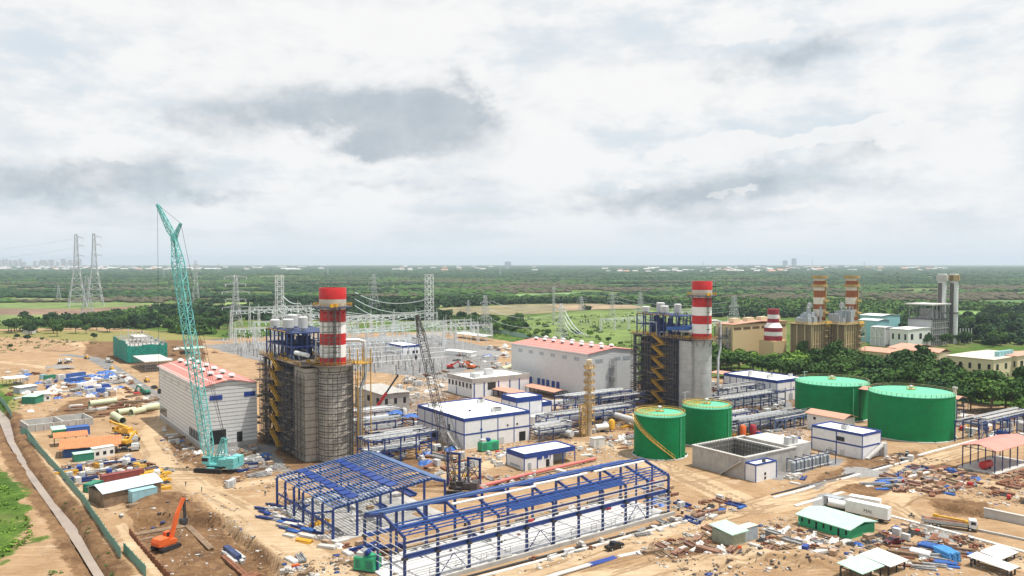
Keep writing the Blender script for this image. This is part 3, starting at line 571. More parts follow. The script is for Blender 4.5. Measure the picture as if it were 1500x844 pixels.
DUCTM = mat('dark_duct', (.055, .06, .075), .7, .2, var=.45, grime=.4, gcol=(.13, .10, .08))
def hrsg(label, loc, wrapped, seed):
    r_ = random.Random(seed); t = thing('heat_recovery_boiler', label, 'boiler', loc, TH - math.pi / 2); Q = math.pi / 2
    Hm, Rl, Ru, HT = 34, (5.15 if wrapped else 4.7), 4.55, 61
    Yf = -10 if wrapped else -6; Yb = 8; X0, Xs0, Xs1, Xc = (-45, -33, -24, -11.5) if wrapped else (-39, -25, -17.5, -8.6)
    MB().box(Xc, Yf, 0, -.8, Yb, Hm - 1.2).build('casing', mat('brown_grey_casing', (.36, .33, .29), .7, .1, var=.22, scale=.4, grime=.5, gcol=(.18, .15, .12), stripe=('z', 2.4, .28, (.15, .135, .12), .1)) if wrapped else STACKC, t)
    MB().box(X0 + 2, Yf + 3, 2, Xc, Yb - 1, Hm - 1.5).build('inlet_duct', DUCTM, t)
    b = MB()
    for x in (X0, X0 + 4.6, X0 + 9.2, Xs0, Xs1, Xs1 + 4.4, Xc - .4):
        for y in (Yf + .4, Yb): b.box(x - .35, y - .35, 0, x + .35, y + .35, Hm)
    for k in range(7):
        z = 4.8 * k + 4
        for y in (Yf + .4, Yb): b.bar((X0, y, z), (Xc, y, z), .5)
        b.bar((X0, Yf, z), (X0, Yb, z), .5)
    for k in range(3): b.bar((Xs1, Yf + .4, k * 9.6), (Xc, Yf + .4, k * 9.6 + 9), .3).bar((X0, Yf + .4, k * 9.6 + 9), (X0 + 9, Yf + .4, k * 9.6), .3)
    for k in range(4): b.box(Xs1 + 1.5 + k * 1.8, Yf + 2.2, 1, Xs1 + 1.9 + k * 1.8, Yf + 2.98, Hm - 2)
    b.build('support_frame', DKBLUE, t)
    fl = MB()
    for k in range(7): fl.box(X0 - 1, Yf - .8, 4.8 * k + 3.75, Xc - .05, Yf + 2.9, 4.8 * k + 3.95)
    fl.build('walkway', mat('grating_steel', (.10, .095, .09), .7, .3, var=.4), t)
    sb = MB(); pk = []
    def face(x0, x1, yy, n, zt, dense):
        for i in range(n + 1):
            u = x0 + (x1 - x0) * i / n; zz_ = zt + r_.uniform(-2.5, 2)
            for dd in (0, 1.4): sb.bar((u, yy - dd, 0), (u, yy - dd, zz_), .15)
        for k in range(1, int(zt / 2)):
            z = k * 2.0
            for dd in (0, 1.4):
                a, c = (x0, x1) if r_.random() < .75 else (x0 + r_.uniform(0, .3) * (x1 - x0), x0 + r_.uniform(.6, 1) * (x1 - x0)); sb.bar((a - .4, yy - dd, z), (c + .4, yy - dd, z), .13); sb.bar((a, yy - dd, z + 1), (c, yy - dd, z + 1), .08)
            for i in range(n):
                u0, u1 = x0 + (x1 - x0) * i / n, x0 + (x1 - x0) * (i + 1) / n
                if r_.random() < .4: sb.bar((u0, yy - 1.4, z), (u1, yy - 1.4, z + 2), .09)
                if r_.random() < dense: pk.append((u0, yy - 1.35, z + .1, u1, yy - .05, z + .19))
    face(X0 - .5, Xs0 - .6, Yf - .5, 7, Hm - 1, .35); face(Xs1 + .4, Xc - .2, Yf - .5, 5, Hm - 2, .3)
    if wrapped: face(Xc + .3, -1.2, Yf - .3, 3, Hm - 3, .35)
    for k in range(14): x = r_.uniform(X0 - 2.5, Xs0); z = 3 + k * 2.1; sb.bar((x, Yf - 2, z), (x + 5, Yf - 2, z), .16).bar((x, Yf - 3.4, z), (x + 5, Yf - 3.4, z), .14).bar((x, Yf - 3.4, z + 1), (x + 5, Yf - 3.4, z + 1), .1).bar((x, Yf - 3.4, z - 1), (x, Yf - .5, z), .1); pk.insert(0, (x, Yf - 3.4, z + .1, x + 5, Yf - 1.9, z + .2))
    sb.build('scaffolding', SCAFF, t); each_box(t, 'scaffold_deck', PLANKM, pk[:98])
    nf = 6; dz = Hm / nf; yS = Yf - 1.6
    for k in range(nf):
        zt = Hm + .3 - k * dz; s = MB(); A = Vector((Xs0, yS, zt)); B = Vector((Xs1 - .3, yS, zt - dz * .72)); D = Vector((Xs0, yS + 1.3, zt - dz))
        for p0, p1, dy in ((A, B, -.5), (A, B, .5), (B, D, .2)):
            o_ = Vector((0, dy, 0)); s.bar(p0 + o_, p1 + o_, .2, .42); s.bar(p0 + o_ + Vector((0, 0, 1.2)), p1 + o_ + Vector((0, 0, 1.2)), .13)
            for q in range(6): m_ = (p0 + o_).lerp(p1 + o_, q / 5); s.bar(m_, m_ + Vector((0, 0, 1.2)), .1)
        for q in range(14): m_ = A.lerp(B, (q + .5) / 14); s.box(m_.x - .2, yS - .5, m_.z - .04, m_.x + .2, yS + .5, m_.z + .04)
        s.box(B.x - .2, yS - .8, B.z - .15, B.x + 1.8, yS + 1.6, B.z); rail(s, [(B.x - .2, yS - .8, B.z), (B.x + 1.8, yS - .8, B.z), (B.x + 1.8, yS + 1.6, B.z)], 1.2, .13, .9)
        s.build('stair_flight', STAIRY, t)
    st = MB().lathe(0, 0, [(Rl, 0), (Rl, Hm - 1.5), (Ru, Hm)], 40, False); st.build('lower_stack', CYLC if wrapped else STACKC, t, smooth=True)
    for z0, z1, m in ((Hm, 36.6, RED), (36.6, 41, WPAINT), (41, 45, RED), (45, 49, WPAINT), (49, 53.4, RED), (53.4, 54.6, WPAINT)): MB().cyl(0, 0, z0, z1, Ru, n=40, cap=False).build('stack_band', m, t, smooth=True)
    MB().lathe(0, 0, [(Ru, 54.6), (Ru + .18, 54.6), (Ru + .18, 57)], 40, False).build('stack_collar', mat('collar_steel', (.52, .49, .45), .5, .2, var=.15, grime=.3, stripe=('z', 20, .1, None, 0)), t, smooth=True)
    MB().lathe(0, 0, [(Ru + .2, 57), (Ru + .2, HT - .3), (Ru + .05, HT), (Ru - .35, HT), (Ru - .35, HT - 6)], 40, False).build('stack_mouth', RED, t, smooth=True)
    pl = MB().lathe(0, 0, [(Ru + .02, 54.1), (Ru + 2.2, 54.1), (Ru + 2.2, 54.35), (Ru + .02, 54.35)], 24, False)
    for k in range(12): a = k * math.pi / 6; pl.bar((math.cos(a) * Ru, math.sin(a) * Ru, 52), (math.cos(a) * (Ru + 2), math.sin(a) * (Ru + 2), 54.1), .18)
    pl.build('stack_platform', DKBLUE, t)
    rl = MB(); rail(rl, ringpts(0, 0, Ru + 2.15, 54.35), 1.2, .13, 1.3); rl.cbox(-2, -Ru - 1.4, 55, 3, .6, 1.3, .2); rl.build('platform_railing', YEL, t, rz=Q)
    MB().bar((Ru, -1, 58.4), (Ru + 5.2, -2.6, 58.4), .35).bar((Ru - .5, 0, 57.2), (Ru + 3, -2, 58.3), .2).bar((Ru + 2.8, -1.8, 54), (Ru + 2.8, -1.8, 60.5), .14).build('davit_arm', DSTEEL, t, rz=Q)
    ld = MB()
    for s in (-.5, .5): ld.bar((s - 1.5, -Ru - .55, Hm), (s - 1.5, -Ru - .55, 54), .16)
    for k in range(24): ld.bar((-2, -Ru - .55, Hm + k * .83), (-1, -Ru - .55, Hm + k * .83), .12)
    for k in range(7): ld.lathe(-1.5, -Ru - .9, [(.65, Hm + 2 + k * 2.6), (.75, Hm + 2 + k * 2.6), (.75, Hm + 2.25 + k * 2.6), (.65, Hm + 2.25 + k * 2.6)], 8, False)
    ld.build('caged_ladder', SCAFF, t, rz=Q)
    d = MB().box(X0 - 1.6, Yf - 1.6, Hm - .4, -1, Yb + 1, Hm - .05).lathe(0, 0, [(Ru + .3, Hm - .4), (Rl + 2.4, Hm - .4), (Rl + 2.4, Hm - .05), (Ru + .3, Hm - .05)], 20, False)
    for k in range(10): a = k * math.pi / 5; d.bar((math.cos(a) * Rl, math.sin(a) * Rl, Hm - 3.4), (math.cos(a) * (Rl + 2), math.sin(a) * (Rl + 2), Hm - .3), .2)
    d.build('deck', mat('deck_plate', (.16, .13, .11), .7, .2, var=.4), t)
    rl = MB(); rail(rl, [(-1, Yf - 1.6, Hm), (Xs1, Yf - 1.6, Hm)], 1.2, .13, 1.6); rail(rl, [(Xs0, Yf - 1.6, Hm), (X0 - 1.6, Yf - 1.6, Hm), (X0 - 1.6, Yb + 1, Hm)], 1.2, .13, 1.6); rail(rl, ringpts(0, 0, Rl + 2.3, Hm, 20, -2.2, 2.2), 1.2, .13, 1.6)
    for k in range(16): rl.cbox(r_.uniform(X0, -3), r_.uniform(Yf, Yb), Hm + .7, r_.uniform(.8, 2), .7, r_.uniform(.8, 1.4))
    rl.build('deck_railing', STAIRY, t)
    f = MB(); xs = [X0 + 1 + i * 4.7 for i in range(7)]; ys = [Yf + .6, Yf + 6.5, Yb]; tz = Hm + 10
    for x in xs:
        for y in ys: f.bar((x, y, Hm), (x, y, tz), .45)
    for z in (Hm + 5, tz):
        for y in ys: f.bar((xs[0], y, z), (xs[-1], y, z), .42)
        for x in xs: f.bar((x, ys[0], z), (x, ys[-1], z), .42)
    for i in (0, 3, 5): f.bar((xs[i], ys[0], Hm), (xs[i + 1], ys[0], Hm + 5), .2).bar((xs[i], ys[-1], Hm + 5), (xs[i + 1], ys[-1], tz), .2)
    rail(f, [(xs[0], ys[0], tz), (xs[-1], ys[0], tz)], 1.1, .1, 1.5)
    for k in range(26): x, y = r_.choice(xs[:-1]), r_.uniform(ys[0], ys[-1]); z = Hm + r_.uniform(1, 9); f.bar((x, y, z), (x + 4.7, y, z), .25)
    for k in range(9): x = r_.uniform(xs[0], xs[-1] - 3); y = r_.uniform(Yf + 3, Yb - 3); f.box(x, y, Hm, x + r_.uniform(1.5, 3), y + 2, Hm + r_.uniform(3, 9))
    f.build('upper_frame', mat('deep_blue_frame', (.018, .042, .155), .5, var=.4, grime=.2, gcol=(.12, .12, .14)), t)
    MB().box(xs[1], ys[0] + 1, tz - .1, xs[-1], ys[-1], tz + .15).build('upper_deck', DKBLUE, t)
    for k in range(5): MB().bar((xs[k] + .5, ys[0] - .35, tz + .3), (xs[k] + 4, ys[0] - .35, tz + .3), .25).build('yellow_beam', YEL, t)
    for x, y, rr, hh in ((xs[1] - .5, ys[0] + 2, 1.9, 2.2), (xs[2] + .2, ys[1] + 1, 2.1, 4.2), (xs[3] + 2, ys[0] + 3, 2.1, 3.0), (xs[4] + 2.4, ys[1] + 1, 1.8, 4.0)): MB().lathe(x, y, [(.6, tz), (.6, tz + 1), (rr, tz + 1.3), (rr, tz + 1.3 + hh), (rr - .4, tz + 1.6 + hh)], 20).build('silencer', LGREY, t, smooth=True)
    MB().tube([(-14, Yf + 1.5, Hm + 3.2), (-2, Yf + 1.5, Hm + 3.4)], .8, 12).build('steam_drum', LGALV, t, smooth=True)
    for k in range(14):
        x = r_.uniform(X0 + 1, -6); y = r_.uniform(Yf, Yb - 2); z = Hm + r_.uniform(1, 8); MB().tube([(x, y, Hm), (x, y, z), (x + r_.uniform(3, 6), y, z), (x + 5, y, Hm)], r_.uniform(.15, .35), 6).build('pipework', r_.choice((PIPEW, GALV, DSTEEL, CGREY)), t, smooth=True)
    MB().tube([(Ru, 1, Hm + 8), (Ru + 5, -.5, Hm + 8), (Ru + 6.8, -1, Hm + 7.4), (Ru + 7.2, -1.2, Hm + 5), (Ru + 7.2, -1.2, Hm - 5), (Ru + 4.6, -2.2, Hm - 10), (Ru + 4.6, -2.2, 4), (Ru + 5, -2.2, 2.5), (Ru + 9, -5, 2.0), (Ru + 11, -6, 1)], .62, 10).build('downcomer', PIPEW, t, rz=Q, smooth=True)
    tf = MB()
    for x in (Ru + 3, Ru + 8):
        for y in (-4, 3): tf.bar((x, y, Hm - (30 if wrapped else 0)), (x, y, Hm + 5), .3)
    tf.box(Ru + 2.5, -4.5, Hm - .3, Ru + 8.5, 3.5, Hm); rail(tf, [(Ru + 2.5, -4.5, Hm), (Ru + 8.5, -4.5, Hm), (Ru + 8.5, 3.5, Hm)], 1.2, .14, 1.2); tf.build('side_platform', STAIRY if wrapped else DSTEEL, t, rz=Q)
    if wrapped:
        w1 = MB(); w2 = MB()
        for i in range(22):
            a = 2 * math.pi * i / 22
            for rr in (Rl + .35, Rl + 1.3): w1.bar((math.cos(a) * rr, math.sin(a) * rr, 0), (math.cos(a) * rr, math.sin(a) * rr, Hm - 3), .1)
        for k in range(15):
            z = 1.6 + k * 2.1
            for rr in (Rl + .35, Rl + 1.3):
                q = ringpts(0, 0, rr, z, 22)
                for i in range(22):
                    if r_.random() < .85: w1.bar(q[i], q[i + 1], .1)
            if k % 2 == 0:
                q0 = ringpts(0, 0, Rl + .4, z, 22); q1 = ringpts(0, 0, Rl + 1.25, z, 22)
                for i in range(22):
                    if r_.random() < .35 and len(w2.f) < 90: w2.quad(q0[i], q1[i], q1[i + 1], q0[i + 1])
        for i in range(6):                                # scaffold bay standing beside the stack
            x = Rl + 2 + (i % 3) * 1.8; y = -3 + (i // 3) * 3; w1.bar((x, y, 0), (x, y, Hm - 2 - i), .16)
        for k in range(15): w1.bar((Rl + 2, -3, 2 + k * 2), (Rl + 5.6, -3, 2 + k * 2), .13).bar((Rl + 2, 0, 2 + k * 2), (Rl + 5.6, 0, 2 + k * 2), .13)
        w1.build('stack_scaffolding', SCAFF, t, rz=Q)
        for f_ in w2.f: o_ = MB(); o_.v = [w2.v[i] for i in f_]; o_.f = [(0, 1, 2, 3)]; o_.build('stack_scaffold_deck', PLANKM, t)
        w3 = MB()
        for x in (-5.6, -3.7, -1.6, .4):
            for dd in (.5, 1.6): w3.bar((x, -Ru - dd + (abs(x + 1.6)) * .18, Hm), (x, -Ru - dd + abs(x + 1.6) * .18, 54 if x > -5 else 50), .15)
        for k in range(11):
            z = Hm + 1 + k * 1.8
            for dd in (.5, 1.6): w3.bar((-5.6, -Ru - dd + .6, z), (.4, -Ru - dd, z), .12)
            w3.bar((-5.6 + (k % 3) * 2, -Ru - 1.4, z), (-3.6 + (k % 3) * 2, -Ru - 1.4, z + 1.8), .1)
        for k in range(8):
            z = Hm + 1 + k * 2.1; q = ringpts(0, 0, Ru + 1.0, z, 14, 2.0, 4.6); [w3.bar(q[i], q[i + 1], .11) for i in range(14)]
        w3.build('band_scaffolding', SCAFF, t, rz=Q)
    else: MB().hexa([(-16, Yf - 1, Hm + 3.2), (-3, Yf - 1, Hm + 4.0), (-3, 2, Hm + 5), (-16, 2, Hm + 4.4), (-16, Yf - 1, Hm + 4.6), (-3, Yf - 1, Hm + 5.4), (-3, 2, Hm + 6), (-16, 2, Hm + 5.4)]).build('tarpaulin', TARPB, t)
    return t
boiler1 = hrsg('boiler block with red and white stack wrapped in dense scaffolding', P(489, 673), True, 3)
boiler2 = hrsg('boiler block with unwrapped bare steel stack base and blue tarpaulin on its deck', P(1027, 601), False, 5)

def bluebox(name, label, px, py, pxr, pxl, pyt, nx_, ny_, mid=True, band=1.3, acs=(), doors=(), cat='building', rz=TH, wall=WHITE, open_=None):
    p, la, lb, h = setup(px, py, pxr, pxl, pyt, rz)
    t = thing(name, label, cat, p, rz); zr = h - .55
    if open_ is None: MB().box(0, 0, -.3, la, lb, zr).build('wall', wall, t)
    else: MB().box(0, 0, -.3, la * open_, lb, zr).box(la * open_, lb * .5, -.3, la, lb, zr).build('wall', wall, t); MB().box(la * open_ + .02, lb * .45, 0, la - .1, lb * .5 - .02, zr - 1.5).build('rear_wall', CGREY, t); MB().box(la * open_, 0, zr - 1.2, la, lb * .5, zr - .003).build('roof_slab', CONC, t)
    MB().box(.3, .3, zr + .003, la - .3, lb - .3, zr + .12).build('roof', WROOF, t)
    e = .07
    part_boxes(t, 'parapet', BLUE if band else CONC, [(-e, -e, h - (band or 1), la + e, .3, h), (-e, lb - .3, h - (band or 1), la + e, lb + e, h), (-e, .302, h - (band or 1), .3, lb - .302, h), (la - .3, .302, h - (band or 1), la + e, lb - .302, h)])
    zt = h - (band or 1) - .003
    each_box(t, 'corner_trim', BLUE, [(la * i / nx_ - .2, -e + .01, -.1, la * i / nx_ + .2, .05, zt) for i in range(nx_ + 1)] + [(-e + .01, lb * i / ny_ - .2, -.1, .05, lb * i / ny_ + .2, zt) for i in range(1, ny_ + 1)])
    z = h * .45
    if mid: each_box(t, 'belt_trim', BLUE, [(.2, -e + .02, z, la - .2, .04, z + .55), (-e + .02, .2, z, .04, lb - .2, z + .55)])
    for x, y in acs:
        o = MB().cbox(la * x, lb * y, zr + .9, 2.2, 1.2, 1.5).build('air_conditioner', LGREY, t); MB().cyl(la * x, lb * y, zr + 1.65, zr + 1.8, .5, n=10).build('fan', DSTEEL, o)
    for face_, u, z0, wd, hh, m in doors:
        q = (la * u - wd / 2, -e - .03, z0, la * u + wd / 2, .05, z0 + hh) if face_ == 'r' else (-e - .03, lb * u - wd / 2, z0, .05, lb * u + wd / 2, z0 + hh)
        MB().box(*q).build('door' if z0 < .5 and hh < 4 else 'window', m, t)
    return t, la, lb, h
acs = [(.1, .85), (.14, .85), (.18, .85), (.6, .2), (.63, .2), (.66, .2), (.69, .2), (.8, .75), (.84, .75)]
bb, la, lb, h = bluebox('control_building', 'large two-storey white building with blue bands behind the frame sheds', 680, 659, 776, 612, 613.5, 4, 6, acs=acs, doors=[('r', .08, h * .6, 1, .7, BLUE), ('r', .25, 6.4, 1.0, .7, BLUE), ('r', .65, 6.6, .7, .7, DARK), ('r', .8, 6.6, .7, .7, DARK), ('r', .55, .1, 2.6, 2.6, LGREY), ('r', .88, .1, 3, 3.6, DARK), ('l', .3, 5.6, 1.2, 2.2, DARK), ('l', .6, .1, 5, 3.4, DARK), ('l', .86, .1, 6, 3.4, DARK)])
s = MB(); a = Vector((-1.3, 8, 5.2)); b_ = Vector((-1.3, .6, .3))
for dx in (0, -1.3): s.bar(a + Vector((dx, 0, 0)), b_ + Vector((dx, 0, 0)), .3, .5); s.bar(a + Vector((dx, 0, 1.1)), b_ + Vector((dx, 0, 1.1)), .1)
for k in range(14): m_ = a.lerp(b_, (k + .5) / 14); s.box(-2.6, m_.y - .2, m_.z, -1.3, m_.y + .2, m_.z + .08)
s.box(-2.6, 8, 5.1, 0, 10.5, 5.3); rail(s, [(-2.6, 8, 5.3), (-2.6, 10.5, 5.3)], 1.1, .1, 1); s.build('outside_stair', CONCL, bb)
bluebox('control_building', 'taller white block with blue parapet just behind the large banded building', 757, 625, 794, 735, 583, 2, 2, mid=False, band=2.2)
bluebox('annex_building', 'low white annex with blue parapet at the right of the taller block', 786, 617, 808, 775, 590, 1, 1, mid=False, band=2)
bluebox('pump_house', 'small single-storey white pump house with deep blue parapet and open bays', 768, 690, 842, 742, 665.5, 4, 1, mid=False, band=1.7, open_=.56, doors=[('r', .1, .1, 1.3, 2.3, CGREY), ('r', .3, 3.0, 1.8, 1.0, BLUE), ('r', .42, 3.0, 1.8, 1.0, BLUE), ('r', .45, .1, 1.3, 2.5, DARK), ('r', .52, .1, 1.2, 2.6, PWHITE), ('l', .5, .6, 5.6, .7, CGREY)])
bq, la, lb, h = bluebox('electrical_building', 'long white building with blue parapet between the bare stack and the farthest green tank', 1138, 589, 1178, 1060, 557.5, 2, 8, band=1.5, acs=[(.3, .3), (.4, .3), (.5, .35), (.6, .8), (.2, .6), (.9, .2)], doors=[('l', .35, 5.6, 3, 3.4, LGREY), ('l', .62, .1, 9, 3.4, DARK), ('l', .85, .1, 9, 3.4, DARK), ('l', .38, 5.8, 1, 2.2, REDP), ('r', .3, 5.8, .7, .7, DARK), ('r', .6, 5.8, .7, .7, DARK), ('r', .5, .1, 3, 3.4, CGREY)])
s = MB(); a = Vector((-1.2, lb * .3, 5)); b_ = Vector((-1.2, .6, .3)); s.bar(a, b_, 1.6, .4); s.bar(a + Vector((-.7, 0, 1.1)), b_ + Vector((-.7, 0, 1.1)), .1).box(-2, lb * .3, 4.8, 0, lb * .42, 5.05); s.build('outside_stair', CONCL, bq)
bk, la, lb, h = bluebox('treatment_building', 'two-storey white building with blue cross bands in front of the big tanks', 1263, 673, 1290, 1189, 636, 1, 2, band=.9, acs=[(.4, .45), (.4, .5)], doors=[('l', .42, 5.0, 3.2, 1.6, GLASS), ('l', .62, .1, 1.6, 1.8, LGREY), ('l', .38, .1, 1.6, 1.8, LGREY)])
s = MB(); a = Vector((la + .6, -1.2, 4.6)); b_ = Vector((1.2, -1.2, .2)); s.bar(a, b_, 1.3, .6); s.bar(a + Vector((0, -.6, 1.1)), b_ + Vector((0, -.6, 1.1)), .1); s.box(la - 1, -2, -.2, la + 1, 0, 4.5); s.build('outside_stair', CONCL, bk)
cb, la, lb, h = bluebox('site_cabin', 'small white cabin with blue edges against the concrete basin wall', 1107, 707, 1137, 1091, 680.5, 1, 1, mid=False, band=.45, doors=[('r', .45, 1.8, .8, .8, DARK), ('r', .45, .4, .8, .8, GLASS)])
MB().box(la * .55, lb * .3, h - .4, la * .55 + .9, lb * .3 + .9, h + .5).build('roof_vent', DSTEEL, cb)
sw, la, lb, h = bluebox('relay_house', 'low white relay house with blue fascia among the switchyard posts', 590, 520, 616, 565, 506.5, 3, 2, mid=False, band=1.6, doors=[('r', .3, .1, 1.6, 2.6, DARK), ('r', .6, .1, 1.6, 2.6, DARK), ('r', .8, .1, 1.6, 2.6, DARK)])
# admin building, grey parapet
p, la, lb, h = setup(692, 583, 775, 656, 555)
ad = thing('office_building', 'white office building with grey concrete parapet and blue mullions behind the lattice boom', 'building', p, TH)
MB().box(0, 0, -.3, la, lb, h - 2.2).build('wall', WHITE, ad); part_boxes(ad, 'parapet', CONC, [(-.25, -.25, h - 2.2, la + .25, .3, h), (-.25, lb - .3, h - 2.2, la + .25, lb + .25, h), (-.25, .302, h - 2.2, .3, lb - .302, h), (la - .3, .302, h - 2.2, la + .25, lb - .302, h)])
MB().box(.3, .3, h - 2.2, la - .3, lb - .3, h - .8).build('roof', WROOF, ad)
each_box(ad, 'window', GLASS, [(-.08, lb * (k + .25) / 7, h - 5.4, .04, lb * (k + .75) / 7, h - 2.8) for k in range(7)])
each_box(ad, 'mullion', BLUE, [(la * f - .35, -.08, 0, la * f + .35, .04, h - 2.4) for f in (.03, .2, .45, .65, .82)] + [(-.08, lb * .62, 0, .04, lb * .62 + .7, h - 6)])
each_box(ad, 'window', GLASS, [(la * .26, -.08, h - 6.5, la * .4, .04, h - 2.7)])
for f in (.3, .42): MB().cbox(la * .2, lb * f, h + .2, 3.4, 2.6, 2.2).build('air_conditioner', LGREY, ad)
MB().cbox(la * .5, lb * .5, h + .8, 4.6, 3, 3.4).build('plant_room', LGREY, ad)
# canopies with salmon roofs
def canopy(label, px, py, pxr, pxl, pyt, roofm, open_h=None, ridge='b', cols=3, colm=SBLUE, rise=.8, ov=.8, walls=None, rz=TH, name='canopy', cat='canopy'):
    p, la, lb, h = setup(px, py, pxr, pxl, pyt, rz); p.z = gz(p.x, p.y)
    t = thing(name, label, cat, p, rz); r = MB()
    if ridge == 'b': prof = [(-ov, h - .2), (la / 2, h + rise), (la + ov, h - .2), (la + ov, h - .35), (la / 2, h + rise - .15), (-ov, h - .35)]; r.yprism(prof, -ov, lb + ov)
    elif ridge == 'a': prof = [(-ov, h - .2), (lb / 2, h + rise), (lb + ov, h - .2), (lb + ov, h - .35), (lb / 2, h + rise - .15), (-ov, h - .35)]; r.xprism(prof, -ov, la + ov)
    else: prof = [(-ov, h - .2), (lb + ov, h + rise), (lb + ov, h + rise - .15), (-ov, h - .35)]; r.xprism(prof, -ov, la + ov)
    r.build('roof', roofm, t)
    if walls: w_ = MB().box(0, 0, -.4, la, lb, h - .4); w_.build('wall', walls, t)
    else:
        for i in range(cols + 1):
            for y in (.2, lb - .2): MB().box(la * i / cols - .15, y - .15, -.5, la * i / cols + .15, y + .15, h - .3).build('column', colm, t)
        b = MB()
        for y in (.2, lb - .2): b.bar((0, y, h - .55), (la, y, h - .55), .25)
        for i in range(cols + 1): b.bar((la * i / cols, 0, h - .55), (la * i / cols, lb, h - .55), .22)
        b.build('roof_beam', colm, t)
    return t, la, lb, h
canopy('flat salmon canopy roof in front of the office building, left of its twin', 765, 590, 784, 723, 579, SALM, rise=.5)
canopy('salmon canopy roof against the foot of the plain grey turbine hall', 812, 585, 831, 770, 574, SALM, rise=.6)
cs, la, lb, h = canopy('open red roofed shed with dark columns at the right edge of the site', 1458, 695, 1512, 1409, 660, RROOF, ridge='a', cols=5, colm=DKBLUE, rise=1.3, name='open_shed', cat='shed')
MB().box(-1, -1, -.4, la, lb + 1, .35).build('floor_slab', CONCL, cs)
tk = thing('fuel_tank', 'red cylindrical tank standing inside the red roofed shed', 'tank', cs.matrix_basis @ Vector((5, 3.5, .35)), TH); tk.location = P(1458, 695) + Vector((math.cos(TH) * 3.4 - math.sin(TH) * 4.5, math.sin(TH) * 3.4 + math.cos(TH) * 4.5, .35))
MB().tube([(-2.4, 0, 1.6), (2.4, 0, 1.6)], 1.3, 14).build('shell', REDP, tk, smooth=True); MB().box(-1.6, -.9, 0, -1.2, .9, .9).box(1.2, -.9, 0, 1.6, .9, .9).build('saddle', DSTEEL, tk)
pb, la, lb, h = canopy('pale grey shed with salmon gable roof beside the white treatment building', 1235, 638, 1252, 1182, 613, SALM, ridge='b', rise=1.2, walls=CWHITE, name='workshop', cat='shed')
each_box(pb, 'window', GLASS, [(-.06, lb * .75, h - 2.6, .04, lb * .75 + 1.2, h - 1.5)])
canopy('narrow salmon roofed pump shelter between the two biggest green tanks', 1274, 620, 1283, 1256, 571, SALM, rise=1, cols=1, name='shelter', cat='shelter')
canopy('salmon canopy behind the rightmost green tank beside the silver vent pipe', 1402, 622, 1412, 1378, 584, SALM, rise=.8, cols=1, name='shelter', cat='shelter')
canopy('low salmon roof strip near the foot of the bare steel stack', 1062, 556, 1080, 1042, 548, SALM, rise=.6, cols=2)

